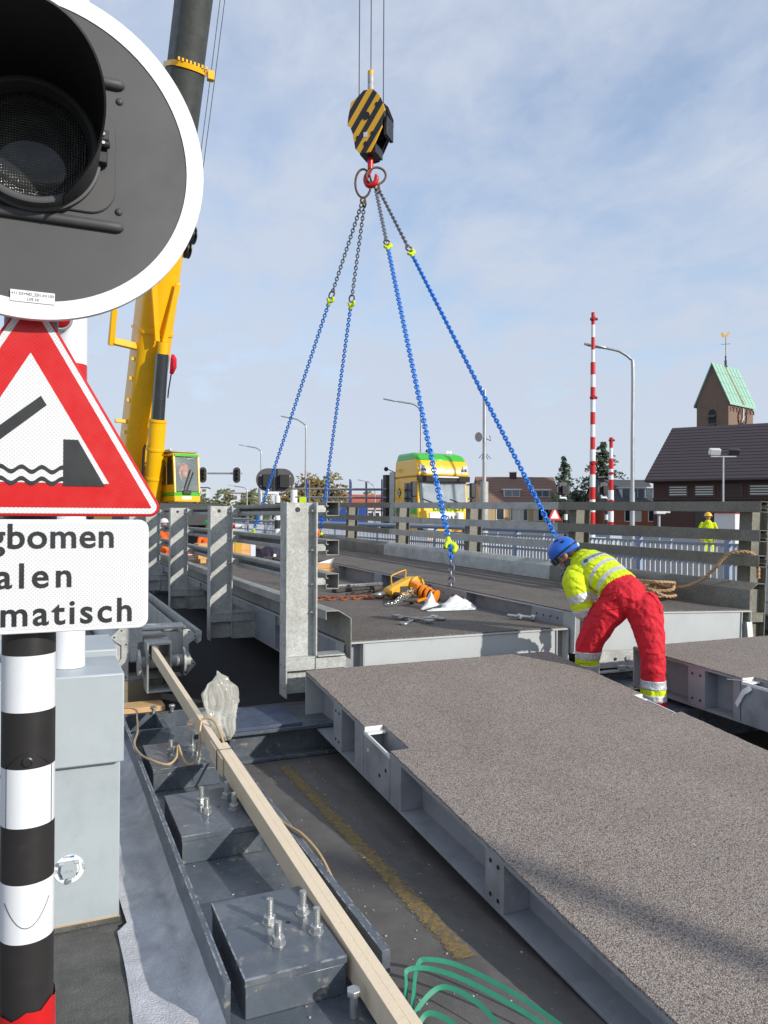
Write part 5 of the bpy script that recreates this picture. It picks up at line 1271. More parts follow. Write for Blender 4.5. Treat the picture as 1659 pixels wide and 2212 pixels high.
# ------------------------------------------------------------------ people
def skin_body(lofts, matfun, mats, voxel, parent, name='body', noise=0., iters=3, seed=0):
    """one continuous surface grown over a set of limbs. lofts: (name, points, radii, lateral, flat)"""
    m = MB(); cl = []
    for nm, pts, rs, lat, flat in lofts:
        P = smooth_path(pts, 5); k = len(pts); R = []
        for i in range(k-1): R += [rs[i]+(rs[i+1]-rs[i])*j/5 for j in range(5)]
        R.append(rs[-1]); n = 20
        vs = []; L = len(P)
        for i, p in enumerate(P):
            d = (P[min(i+1, L-1)]-P[max(i-1, 0)]).normalized()
            if lat is not None:
                f = i/(L-1)*(len(lat)-1); a = min(int(f), len(lat)-2) if len(lat) > 1 else 0
                lv = Vector(lat[a]).lerp(Vector(lat[min(a+1, len(lat)-1)]), f-a)
            else: lv = d.orthogonal()
            lv = (lv-d*lv.dot(d)).normalized(); w = d.cross(lv)
            for j in range(n):
                q = 2*math.pi*j/n; vs.append(p+lv*math.cos(q)*R[i]+w*math.sin(q)*R[i]*flat)
            cl.append((nm, i/(L-1), p, R[i]))
        o = len(m.v)
        m.add(vs, [(i*n+j, i*n+(j+1) % n, (i+1)*n+(j+1) % n, (i+1)*n+j) for i in range(L-1) for j in range(n)]+[tuple(range(n-1, -1, -1)), tuple((L-1)*n+j for j in range(n))])
        m.ball(P[0], R[0]*.92*(1 if lat is None else .9), 12, 8); m.ball(P[-1], R[-1]*.92*(1 if lat is None else .9), 12, 8)
    sh = Vector(ORG.get(parent.name, (0, 0, 0)))
    me = m.mesh('raw', mats, False, tuple(sh)); ob = bpy.data.objects.new('raw', me); COL.objects.link(ob)
    r = ob.modifiers.new('r', 'REMESH'); r.mode = 'VOXEL'; r.voxel_size = voxel
    s = ob.modifiers.new('s', 'SMOOTH'); s.factor = .5; s.iterations = iters
    if noise:
        tx = bpy.data.textures.new('folds', 'CLOUDS'); tx.noise_scale = .11; tx.noise_depth = 3
        dm = ob.modifiers.new('d', 'DISPLACE'); dm.texture = tx; dm.strength = noise; dm.mid_level = .5; dm.texture_coords = 'LOCAL'
    me2 = bpy.data.meshes.new_from_object(ob.evaluated_get(bpy.context.evaluated_depsgraph_get())); me2.name = name
    bpy.data.objects.remove(ob)
    me2.materials.clear()
    for q in mats: me2.materials.append(M[q])
    cen = np.zeros(len(me2.polygons)*3); me2.polygons.foreach_get('center', cen); cen = cen.reshape(-1, 3)+np.array(sh)
    C_ = np.array([list(c[2]) for c in cl]); R_ = np.array([c[3] for c in cl])
    idx = np.zeros(len(cen), dtype=int)
    for a in range(0, len(cen), 4000):
        d = np.linalg.norm(cen[a:a+4000, None]-C_[None], axis=2)/R_[None]; idx[a:a+4000] = d.argmin(1)
    mi = [mats.index(matfun(cl[i][0], cl[i][1], c)) for i, c in zip(idx, cen)]
    me2.polygons.foreach_set('material_index', mi); me2.polygons.foreach_set('use_smooth', [True]*len(mi)); me2.update()
    o = bpy.data.objects.new(name, me2); COL.objects.link(o); o.parent = parent; ORG[o.name] = tuple(sh)
    return o
def hand(m, wrist, d, palm_n, s=1.0):
    """palm, four unequal bent fingers and a thumb, pointing along d"""
    d = Vector(d).normalized(); nrm = Vector(palm_n); nrm = (nrm-d*nrm.dot(d)).normalized(); sd = d.cross(nrm); W_ = Vector(wrist)
    R = Matrix((sd, d, nrm)).transposed(); m.obox(W_+d*.045*s, (.08*s, .095*s, .032*s), R)
    for i, L in enumerate((.068, .078, .072, .056)):
        b = W_+d*.09*s+sd*(-.03+.02*i)*s; m.tube([b-d*.015*s, b+d*L*.45*s+nrm*.008*s, b+d*L*.8*s+nrm*.03*s, b+d*L*.85*s+nrm*.052*s], [.0095*s, .0095*s, .0085*s, .006*s], 7)
    b = W_+d*.03*s-sd*.036*s; m.tube([b, b-sd*.026*s+d*.026*s+nrm*.012*s, b-sd*.03*s+d*.055*s+nrm*.03*s], [.012*s, .011*s, .007*s], 7)
    return m
# ---- the bending worker
wk = thing('person', 'worker in red trousers and yellow hi-vis jacket bending over between the panels, blue helmet', 'person', (4.85, 5.5, .10))
J = {'Rhip': (4.935, 5.375, 1.130), 'Rth': (4.940, 5.309, .928), 'Rk': (4.931, 5.259, .731), 'Rc': (4.940, 5.256, .527), 'Ra': (4.945, 5.255, .302), 'Rf': (4.950, 5.256, .16),
     'Lhip': (4.745, 5.561, 1.127), 'Lth': (4.680, 5.656, .975), 'Lk': (4.640, 5.735, .800), 'Lc': (4.672, 5.820, .613), 'La': (4.713, 5.880, .397), 'Lf': (4.715, 5.885, .20),
     'pel': (4.845, 5.470, 1.215), 'wai': (4.825, 5.630, 1.340), 'che': (4.785, 5.800, 1.432), 'upp': (4.735, 5.940, 1.490), 'nek': (4.680, 6.05, 1.515)}
lat = [(.90, -.42, .0), (.93, -.2, .05), (.95, .1, .12), (.94, .25, .18), (.93, .3, .2)]
lofts = [
    ('torso', [J['pel'], J['wai'], J['che'], J['upp']], [.198, .180, .208, .176], lat, .82),
    ('neck', [J['upp'], J['nek'], (4.655, 6.055, 1.54)], [.11, .075, .07], None, 1),
    ('legR', [J['Rhip'], J['Rth'], J['Rk'], J['Rc'], J['Ra'], J['Rf']], [.168, .134, .108, .104, .112, .114], None, 1),
    ('legL', [J['Lhip'], J['Lth'], J['Lk'], J['Lc'], J['La'], J['Lf']], [.152, .138, .122, .112, .115, .112], None, 1),
    ('armL', [(4.60, 5.87, 1.40), (4.545, 5.85, 1.34), (4.555, 5.80, 1.22), (4.600, 5.785, 1.085)], [.115, .108, .100, .098], None, 1),
    ('foreL', [(4.600, 5.785, 1.085), (4.72, 5.84, 1.03), (4.90, 5.93, .95)], [.085, .068, .050], None, 1),
    ('armR', [(4.90, 5.98, 1.47), (4.99, 6.04, 1.38), (5.02, 6.10, 1.17)], [.10, .095, .085], None, 1),
    ('foreR', [(5.02, 6.10, 1.17), (5.02, 6.12, 1.0), (5.03, 6.14, .88)], [.075, .06, .045], None, 1)]
def wmat(nm, t, p):
    x, y, z = p
    if nm in ('legR', 'legL'):
        b = (.510, .436, .386, .330) if nm == 'legR' else (.705, .628, .570, .488)
        if b[1] < z < b[0] or b[3] < z < b[2]: return 'reflective'
        if b[2] <= z <= b[1]: return 'hivis_yellow'
        return 'trousers_red'
    if nm == 'torso':
        if t < .22: return 'trousers_red'
        if .36 < t < .46 or .54 < t < .64: return 'reflective'
        return 'hivis_yellow'
    if nm == 'neck': return 'skin' if t > .4 else 'hivis_yellow'
    if nm in ('armL', 'armR'):
        if .62 < t < .76 or t > .87: return 'reflective'
        return 'hivis_yellow'
    return 'trousers_red' if t < .93 else 'reflective'
wb = skin_body(lofts, wmat, ['trousers_red', 'hivis_yellow', 'reflective', 'skin'], .0095, wk, 'body', .030, 3)
def patch(body, pred, off, name, mats, parent, th=.006):
    """a piece of clothing lying on the body: copies the chosen faces, lifted off along the normals"""
    me = body.data; sh = Vector(ORG[body.name]); used = {}; vs = []; fs = []; mi = []
    for p in me.polygons:
        if pred(p.center+sh, p.normal, p.material_index):
            f = []
            for v in p.vertices:
                if v not in used: used[v] = len(vs); vs.append(me.vertices[v].co+me.vertices[v].normal*off)
                f.append(used[v])
            fs.append(f); mi.append(p.material_index)
    m2 = bpy.data.meshes.new(name); m2.from_pydata([tuple(v) for v in vs], [], fs)
    for q in mats: m2.materials.append(M[q])
    if len(mats) > 1: m2.polygons.foreach_set('material_index', mi)
    m2.polygons.foreach_set('use_smooth', [True]*len(fs)); m2.update()
    o = bpy.data.objects.new(name, m2); COL.objects.link(o); o.parent = parent; ORG[o.name] = tuple(sh)
    sm = o.modifiers.new('soft', 'SMOOTH'); sm.iterations = 2; sm.factor = .4
    so_ = o.modifiers.new('cloth', 'SOLIDIFY'); so_.thickness = th; so_.offset = -1
    return o
JM = ['trousers_red', 'hivis_yellow', 'reflective', 'skin']
patch(wb, lambda c, n, i: i in (1, 2) and c.z > .9, .009, 'jacket', JM, wk, .014)
for lo, hi, rt_ in ((.43, .52, 1), (.32, .39, 1), (.62, .72, 0), (.48, .575, 0)):
    patch(wb, lambda c, n, i: i == 2 and lo < c.z < hi and (c.y < 5.5) == bool(rt_), .004, 'leg_band', ['reflective'], wk, .006)
def box_at(c0, n0, up_, w, h):
    n0 = Vector(n0).normalized(); u_ = Vector(up_); u_ = (u_-n0*u_.dot(n0)).normalized(); r_ = u_.cross(n0); c0 = Vector(c0)
    return lambda c, n, i: abs((c-c0).dot(r_)) < w/2 and abs((c-c0).dot(u_)) < h/2 and n.dot(n0) > .35 and i == 0 and (c-c0).length < .2
patch(wb, box_at((4.655, 5.50, 1.20), (-.9, -.3, .2), (0, .3, 1), .15, .17), .007, 'pocket', ['trousers_red'], wk, .008)
patch(wb, box_at((4.655, 5.50, 1.275), (-.9, -.3, .2), (0, .3, 1), .155, .05), .012, 'pocket_flap', ['trousers_red'], wk, .008)
patch(wb, box_at((5.03, 5.27, 1.18), (.35, -.9, .15), (0, .1, 1), .14, .17), .007, 'pocket', ['trousers_red'], wk, .008)
patch(wb, box_at((5.03, 5.27, 1.26), (.35, -.9, .15), (0, .1, 1), .145, .05), .012, 'pocket_flap', ['trousers_red'], wk, .008)
from mathutils.bvhtree import BVHTree
lg0, lgn = Vector((4.705, 5.765, 1.56)), Vector((-.40, -.38, .83)).normalized(); lgr = Vector((.95, -.12, .30)); lgr = (lgr-lgn*lgr.dot(lgn)).normalized(); lgu = lgn.cross(lgr)
patch(wb, lambda c, n, i: abs((c-lg0).dot(lgr)) < .125 and abs((c-lg0).dot(lgu)) < .034 and n.dot(lgn) > .1, .019, 'back_panel', ['reflective'], wk, .004)
RT = Matrix((lgr, lgu, lgn)).transposed().to_4x4()
bvh = BVHTree.FromPolygons([v.co for v in wb.data.vertices], [tuple(p.vertices) for p in wb.data.polygons]); shb = Vector(ORG[wb.name])
def drape(o, off):
    for v in o.data.vertices:
        h = bvh.ray_cast(v.co+lgn*.15, -lgn)
        if h[0] is not None: v.co = h[0]+lgn*off
drape(text_mesh('VAN SCHIE', .040, Matrix.Translation(lg0+lgr*.028-lgu*.014) @ RT, 'lettering', 'logo_green', wk, .0, .001), .024)
md = MB(); k_ = 8; c_ = lg0-lgr*.098
md.add([c_+lgr*(i/k_-.5)*.05+lgu*(j/k_-.5)*.05 for j in range(k_+1) for i in range(k_+1)], [(j*(k_+1)+i, j*(k_+1)+i+1, (j+1)*(k_+1)+i+1, (j+1)*(k_+1)+i) for j in range(k_) for i in range(k_) if abs(i-3.5)+abs(j-3.5) < 4.2])
drape(md.build('emblem', 'logo_green', wk), .024)
for wr, d in (((4.90, 5.93, .95), (.8, .4, -.45)), ((5.03, 6.14, .88), (0, .1, -1))): hand(MB(), wr, d, (-.3, .2, -.6)).build('hand', 'skin', wk, smooth=60)
for a, f in (((4.950, 5.255, .17), (-.35, .93)), ((4.715, 5.885, .20), (-.3, .95))):
    c = Vector(a); f = Vector((f[0], f[1], 0)).normalized(); m = MB()
    m.tube([c, c-Vector((0, 0, .08)), c+f*.08-Vector((0, 0, .11)), c+f*.17-Vector((0, 0, .125))], [.07, .072, .06, .045], 12); m.build('boot', 'black_rubber', wk, smooth=80)
# head, bowed: axis from neck to crown
hc = Vector((4.612, 6.085, 1.590)); hd = Vector((-.42, .42, .80)).normalized()          # crown direction
fc = Vector((-.50, .62, -.60)); fc = (fc-hd*fc.dot(hd)).normalized()                     # face direction
hs = hd.cross(fc)
Rh = Matrix((hs, fc, hd)).transposed(); T4 = Matrix.Translation(hc) @ Rh.to_4x4()
m = MB(); m.ball((0, 0, 0), (.074, .094, .112), 24, 16); m.ball((0, .088, -.02), (.014, .022, .026), 8, 6)
m.ball((0, .062, -.070), (.045, .035, .035), 10, 6); m.ball((0, -.02, -.085), (.055, .06, .06), 10, 6); m.xf(T4)
hdm = m.build('head', 'skin', wk, smooth=80)
for q in (-1, 1):
    m = MB(); m.ball((q*.076, -.008, -.012), (.012, .024, .032), 10, 6); m.xf(T4); m.build('ear', 'skin', hdm, smooth=80)
    m = MB(); m.ball((q*.028, .086, .012), (.011, .008, .008), 8, 6); m.xf(T4); m.build('eye', 'white_paint', hdm, smooth=80)
m = MB(); m.box(-.022, .022, .090, .096, -.062, -.056); m.xf(T4); m.build('mouth', 'hair', hdm)
m = MB(); m.ball((0, -.02, .012), (.080, .088, .10), 20, 12, lo=-48, hi=90); m.xf(T4); m.build('hair', 'hair', hdm, smooth=80)
# helmet: shell with rear and front rim, vents, headband, straps
m = MB(); pr = []; n = 32; vs = []
rows = [(90-7.5*i) for i in range(13)]
for el in rows:
    for j in range(n):
        q = 2*math.pi*j/n; c, s_ = math.cos(rad(el)), math.sin(rad(el))
        ridge = 1+.02*math.cos(6*q)*c
        vs.append((.118*c*math.cos(q)*ridge, .150*c*math.sin(q)*ridge, .03+.128*s_))
for k_, (rr, dz_) in enumerate(((1.0, -.028), (1.03, -.040))):
    for j in range(n):
        q = 2*math.pi*j/n; fr = max(0, math.sin(q)); bk = max(0, -math.sin(q))
        vs.append((.118*math.cos(q)*rr, .150*math.sin(q)*rr+(.018*fr*k_), .03+dz_-.022*bk+.004*fr))
m.add(vs, [(i*n+j, i*n+(j+1) % n, (i+1)*n+(j+1) % n, (i+1)*n+j) for i in range(len(rows)+1) for j in range(n)])
Th = T4 @ Matrix.Translation((0, 0, .012)); m.xf(Th); hel = m.build('helmet', 'helmet_blue', wk, smooth=70)
for q, el in ((-150, 30), (-30, 30), (-165, 55), (-15, 55)):
    m = MB(); x, y, z = .117*math.cos(rad(el))*math.cos(rad(q)), .149*math.cos(rad(el))*math.sin(rad(q)), .03+.128*math.sin(rad(el)); m.ball((x, y, z), (.012, .030, .010), 10, 6); m.xf(Th); m.build('vent', 'cable_black', hel, smooth=80)
m = MB(); m.tube([(.124*math.cos(rad(q)), .156*math.sin(rad(q)), .012-.010*math.sin(rad(q))) for q in range(0, 360, 12)], .0075, 6, closed=True); m.xf(Th); m.build('headband', 'cable_black', hel, smooth=80)
m = MB(); m.ball((-.02, -.150, -.005), (.022, .014, .022), 10, 6); m.xf(Th); m.build('adjuster', 'truck_white', hel, smooth=80)
for q in (-1, 1):
    m = MB(); m.tube([(q*.104, .05, -.005), (q*.085, .035, -.06), (q*.06, .05, -.105)], .004, 5); m.xf(Th); m.build('chin_strap', 'cable_black', hel)
m = MB(); k = 18; vs = []
for j in range(k+1):
    q = 25+130*j/k
    for dz_, rr in ((-.002, 1.04), (-.065, .99)): vs.append((.122*math.cos(rad(q))*rr, .156*math.sin(rad(q))*rr, dz_+.012))
m.add(vs, [(2*j, 2*j+1, 2*j+3, 2*j+2) for j in range(k)]); m.xf(Th); m.build('visor', 'glass_dark', hel, smooth=80)
# hood of the fleece round the neck
m = MB(); c0, c1 = Vector((4.70, 6.03, 1.515)), Vector((4.665, 6.06, 1.56)); n = 16
P = [c0+Vector((.10*math.cos(a)*.95, .06*math.sin(a)+.05*math.cos(a), .045*math.cos(a)+.06*math.sin(a))) for a in [i*2*math.pi/n for i in range(n)]]
m.tube(P, [.045+.012*math.sin(i*2.1) for i in range(n)], 10, closed=True); m.build('hood', 'hood_grey', wk, smooth=80)
m = MB(); m.tube([(4.66, 5.93, 1.585), (4.72, 5.99, 1.60), (4.80, 6.02, 1.60)], [.03, .05, .03], 10); m.build('hood', 'hood_grey', wk, smooth=80)

# ---- people further off
def person(name, label, loc, face, H, cols, helmet, arms=((.25, .0), (.25, .0)), group=None, lean=0.):
    """standing figure; face: heading in degrees; cols: trousers, jacket, band"""
    t = thing(name, label, 'person', loc, (0, 0, rad(face)), group, local=True)
    k = H/1.8; z = lambda q: q*k
    def pt(x, y, q): return (x*k, (y+lean*max(0, q-.9))*k, q*k)
    lofts = [('torso', [pt(0, 0, .92), pt(0, 0, 1.10), pt(0, 0, 1.30), pt(0, 0, 1.45)], [.165*k, .160*k, .185*k, .15*k], [(1, 0, 0)], .68),
             ('neck', [pt(0, 0, 1.42), pt(0, .01, 1.56)], [.07*k, .055*k], None, 1)]
    for s_ in (-1, 1):
        lofts.append(('leg', [pt(.095*s_, 0, .9), pt(.10*s_, .01, .5), pt(.11*s_, -.01, .1)], [.105*k, .08*k, .062*k], None, 1))
        ax, ay = arms[0 if s_ < 0 else 1]
        lofts.append(('arm', [pt(.19*s_, 0, 1.43), pt((.19+ax*.4)*s_, ay*.4, 1.18), pt((.17+ax*.3)*s_, ay+.06, .95)], [.068*k, .055*k, .042*k], None, 1))
    def f(nm, t_, p):
        zz = (p[2]-ORG0[2])/k if False else p[2]/k
        if nm == 'leg': return cols[2] if (.28 < zz < .36) else cols[0]
        if nm == 'neck': return 'skin' if t_ > .4 else cols[1]
        if nm == 'arm': return 'skin' if t_ > .93 else (cols[2] if .55 < t_ < .65 else cols[1])
        if zz < .96: return cols[0]
        return cols[2] if 1.08 < zz < 1.15 else cols[1]
    ml = list(dict.fromkeys(list(cols)+['skin']))
    skin_body(lofts, f, ml, .022*k, t, 'body', .012, 2)
    for s_ in (-1, 1):
        ax, ay = arms[0 if s_ < 0 else 1]; hand(MB(), pt((.17+ax*.3)*s_, ay+.07, .93), (0, .25, -1), (-s_, 0, 0)).build('hand', 'skin', t, smooth=60)
        MB().tube([pt(.11*s_, -.03, .09), pt(.11*s_, -.02, .05), pt(.11*s_, .08, .045), pt(.115*s_, .17, .035)], [.06*k, .055*k, .05*k, .035*k], 10).build('boot', 'black_rubber', t, smooth=80)
    c = pt(0, .02, 1.665); m = MB(); m.ball(c, (.078*k, .095*k, .118*k), 18, 12); m.ball((c[0], c[1]+.092*k, c[2]-.02), (.015, .02, .022), 8, 6); hd_ = m.build('head', 'skin', t, smooth=80)
    for s_ in (-1, 1): MB().ball((c[0]+s_*.078*k, c[1]-.01, c[2]-.01), (.012, .022, .03), 8, 6).build('ear', 'skin', hd_, smooth=80); MB().ball((c[0]+s_*.03, c[1]+.084*k, c[2]+.012), (.011, .008, .007), 8, 5).build('eye', 'hair', hd_, smooth=80)
    MB().box(c[0]-.025, c[0]+.025, c[1]+.082*k, c[1]+.089*k, c[2]-.062, c[2]-.054).build('mouth', 'ring_rusty', hd_)
    m = MB(); m.ball((c[0], c[1]-.005, c[2]+.035), (.122*k, .145*k, .125*k), 20, 8, lo=0, hi=90); m.lathe([(.115*k, 0), (.150*k, -.012), (.150*k, -.018), (.115*k, -.012)], (c[0], c[1]+.018*k, c[2]+.042), (0, 0, 1), 22); m.build('helmet', helmet, t, smooth=70)
    return t
person('person', 'man in yellow helmet and lime shirt standing behind the parapet by the church', (19.76, 18.59, .40), 140, 1.70, ('hivis_yellow', 'hivis_yellow', 'hivis_orange'), 'helmet_yellow')
person('person', 'worker in orange clothing beside the crane, partly behind the left rails', (3.42, 23.9, .0), 30, 1.82, ('hivis_orange', 'hivis_orange', 'reflective'), 'truck_white', ((.3, .35), (.3, .3)), lean=.15)
person('person', 'worker with green helmet and orange jacket between the left rail posts', (4.28, 22.0, .0), 200, 1.78, ('hivis_orange', 'hivis_orange', 'reflective'), 'helmet_green')
person('person', 'crouched worker in orange jacket behind the near rail post', (6.55, 19.5, .62), 150, 1.25, ('dark_cloth', 'hivis_orange', 'reflective'), 'hivis_orange', lean=.3)
op = person('person', 'crane operator in orange vest sitting inside the crane cab', tuple(cp(1.12, 1.95, 2.62)), 190, 1.35, ('dark_cloth', 'hivis_orange', 'reflective'), 'machine_black')
# ------------------------------------------------------------------ the fixed bridge beside the works
m = MB(); m.box(9.75, 210, 4, 74, -.3, .45); struct('bridge_road', m, 'road')
m = MB(); m.box(9.70, 11.6, 3.9, 73.9, .30, .52); struct('side_path', m, 'kerb_dark')
PX = 10.0
t = thing('bridge_parapet', 'pale blue steel parapet with close balusters along the fixed bridge', 'parapet', (PX, 22, .52))
for y0, y1 in ((6.0, 12.6), (12.62, 25.8), (25.82, 45), (45.02, 70)):
    MB().cyl((PX, y0, 1.655), (PX, y1, 1.655), .062, n=18).build('handrail', 'parapet_blue', t, smooth=True)
for z in (1.52, 1.22, .68): MB().box(PX-.03, PX+.03, 6, 70, z-.018, z+.018).build('rail_bar', 'parapet_blue', t)
bm_ = MB().box(-.008, .008, -.026, .026, 0, .83).mesh('baluster', 'parapet_pale')
k = 0; y = 7.0
while y < 42:
    if round((y-7)/.125) % 16 == 0:
        MB().box(PX-.04, PX+.04, y-.045, y+.045, .521, 1.60).build('post', 'parapet_blue', t, bev=.004)
    else:
        o = bpy.data.objects.new('baluster', bm_); COL.objects.link(o); o.parent = t; o.location = (0, y-22, .69-.52)
    y += .125
m = MB()
while y < 70: m.box(PX-.008, PX+.008, y-.026, y+.026, .69, 1.52); y += .125
tag(m.build('far_balusters', 'parapet_pale', t), kind='stuff')
# second parapet, on the far side of the fixed bridge, and its pipe rail
t = thing('bridge_parapet', 'farther grey parapet beyond the fixed bridge road, seen through the near balusters', 'parapet', (21.5, 24, .45))
for z in (1.5, 1.2, .7): MB().box(21.47, 21.53, 8, 70, z-.03, z+.03).build('rail_bar', 'parapet_blue', t)
for i in range(31): MB().box(21.46, 21.54, 8+i*2-.04, 8+i*2+.04, .45, 1.55).build('post', 'parapet_blue', t)

# ------------------------------------------------------------------ lorry
t = thing('lorry', 'yellow lorry with green roof parked on the bridge behind the parapet', 'lorry', (15.3, 28.4, .58), (0, 0, rad(2)), local=True)
Wd = 1.25
m = MB(); prof = [(0, .55), (-.06, .7), (-.08, 1.35), (-.02, 1.85), (.10, 2.75), (.10, 3.0), (2.1, 3.0), (2.1, .55)]      # y, z
n = len(prof); 
def cabshape(prof, w0, w1, z0, z1):
    m = MB(); vs = []
    for s_ in (-1, 1):
        for (y, z) in prof: f = (z-z0)/(z1-z0); vs.append((s_*(w0+(w1-w0)*f), y, z))
    n = len(prof); return m.add(vs, [tuple(range(n)), tuple(range(2*n-1, n-1, -1))]+[(i, n+i, n+(i+1) % n, (i+1) % n) for i in range(n)])
body = cabshape(prof, 1.25, 1.22, .55, 3.0).build('cab', 'truck_yellow', t, bev=.06)
cabshape([(.10, 2.98), (-.05, 3.05), (-.02, 3.35), (.18, 3.75), (2.1, 3.75), (2.1, 2.98)], 1.25, 1.20, 2.98, 3.75).build('roof_hood', 'truck_yellow', t, bev=.08)
cabshape([(.10, 3.66), (.30, 3.93), (.8, 4.05), (2.1, 4.05), (2.1, 3.66)], 1.21, 1.08, 3.66, 4.05).build('green_roof', 'truck_green', t, bev=.10)
m = MB(); m.hexa([(-1.10, -.035, 1.92), (1.10, -.035, 1.92), (1.10, .03, 1.92), (-1.10, .03, 1.92), (-1.10, .06, 2.80), (1.10, .06, 2.80), (1.10, .13, 2.80), (-1.10, .13, 2.80)]); m.build('windscreen', 'windscreen_glass', t, bev=.01)
m = MB(); k = 12
for i in range(k+1):
    x = -1.24+2.48*i/k; s_ = .10*(1-(x/1.24)**2); m.v += [(x, .02-s_, 2.84), (x, -.08-s_*1.1, 2.80), (x, -.10-s_*1.1, 3.02), (x, .05-s_, 3.06)]
m.f = [(i*4+j, i*4+(j+1) % 4, i*4+4+(j+1) % 4, i*4+4+j) for i in range(k) for j in range(4)]+[(0, 1, 2, 3), (k*4+3, k*4+2, k*4+1, k*4)]; m.m = [0]*len(m.f); m.build('sun_visor', 'machine_black', t, smooth=30)
MB().box(-.62, .62, -.235, -.215, 2.96, 3.02).build('visor_edge', 'truck_white', t, bev=.008)
for s_ in (-1, 1):
    m = MB(); m.prism([(s_*.82, 3.12), (s_*1.16, 3.2), (s_*1.14, 3.52), (s_*.92, 3.46)], -.06, .06, 'y'); hl = m.build('high_lamp', 'lens_clear', t, bev=.01)
    for q in (.9, 1.04): MB().ball((s_*q, -.075, 3.30), (.06, .03, .06), 10, 6).build('bulb', 'chrome', hl, smooth=80)
    mi_ = MB().box(s_*1.42-.13, s_*1.42+.13, -.10, .06, 2.15, 2.78).build('mirror', 'machine_black', t, bev=.04)
    MB().box(s_*1.42-.11, s_*1.42+.11, -.09, .05, 1.86, 2.12).build('mirror_small', 'machine_black', mi_, bev=.03)
    MB().tube([(s_*1.2, .1, 2.7), (s_*1.38, -.02, 2.72)], .03, 6).build('mirror_arm', 'machine_black', mi_)
    MB().box(s_*.72-.33, s_*.72+.33, -.13, -.07, .78, 1.0).build('headlamp', 'lens_clear', t, bev=.03)
    m = MB(); m.prism([(.35, 1.95), (1.15, 1.95), (1.15, 2.75), (.42, 2.75)], s_*1.228, s_*1.246, 'x'); m.build('side_window', 'glass_dark', t)
    MB().box(min(s_*1.235, s_*1.258), max(s_*1.235, s_*1.258), .0, 2.1, 1.45, 1.68).build('green_stripe', 'truck_green', t)
    m = MB(); m.prism([(1.62, 2.15), (1.78, 2.36), (1.62, 2.57), (1.46, 2.36)], s_*1.228, s_*1.25, 'x'); o = m.build('emblem', 'logo_green', t)
    text_mesh('S', .26, Matrix.Translation((s_*1.253, 1.62, 2.27)) @ Matrix.Rotation(rad(90*s_), 4, 'Z') @ Matrix.Rotation(rad(90), 4, 'X'), 'emblem_letter', 'white_paint', t, .002, .006)
    for y in (.25, 3.6, 4.9): MB().lathe([(.28, -.14), (.48, -.17), (.5, -.1), (.5, .1), (.48, .17), (.28, .14)], (s_*1.08, y, .5), (1, 0, 0), 24).build('wheel', 'black_rubber', t, smooth=40)
    text_mesh('W. VAN SCHIE', .17, Matrix.Translation((s_*1.25, 1.0, 1.22)) @ Matrix.Rotation(rad(90*s_), 4, 'Z') @ Matrix.Rotation(rad(90), 4, 'X'), 'lettering', 'logo_green', t, .002, .003)
    text_mesh('MIJDRECHT', .12, Matrix.Translation((s_*1.25, 1.0, 1.05)) @ Matrix.Rotation(rad(90*s_), 4, 'Z') @ Matrix.Rotation(rad(90), 4, 'X'), 'lettering', 'logo_green', t, .002)
text_mesh('LIENSCH', .34, Matrix.Translation((.22, -.092, 1.60)) @ Matrix.Rotation(rad(90), 4, 'X'), 'lettering', 'truck_green', t, .004, .010, 'CENTER', 1.15)
MB().box(-.72, .92, -.12, -.07, 1.10, 1.52).build('grille_panel', 'truck_white', t, bev=.02)
text_mesh('DAF', .26, Matrix.Translation((.30, -.125, 1.20)) @ Matrix.Rotation(rad(90), 4, 'X'), 'lettering', 'machine_black', t, .003, .008, 'CENTER', 1.2)
MB().box(-1.22, 1.22, -.14, .2, .35, .62).build('bumper', 'truck_yellow', t, bev=.05)
for x in (-.55, .15, .75): MB().tube([(x, -.06, 1.93), (x-.45, -.035, 2.08)], .018, 5).build('wiper', 'cable_black', t)
for x in (.55, .7): MB().lathe([(.03, 0), (.07, .10)], (x, .7, 4.10), (0, -1, 0), 12).build('air_horn', 'lamp_steel', t, smooth=40)
for x in (-.5, -.3): MB().lathe([(.07, 0), (.09, .03), (.05, .12)], (x, .5, 4.05), (0, 0, 1), 14).build('beacon', 'machine_black', t, smooth=40)
MB().box(-1.2, -.9, 2.25, 2.7, .9, 3.3).build('exhaust_stack', 'lamp_steel', t, bev=.03)
MB().tube([(-1.2, 2.3, 3.3), (-1.55, 2.2, 3.4)], .02, 6).build('work_light_arm', 'machine_black', t); MB().ball((-1.6, 2.2, 3.4), .10, 10, 6).build('work_light', 'machine_black', t, smooth=80)
MB().box(-1.2, 1.2, 2.2, 6.6, .75, 1.0).build('chassis', 'machine_black', t)
MB().box(-1.22, 1.22, 3.0, 3.3, 1.0, 3.2).build('headboard', 'tool_dark', t)

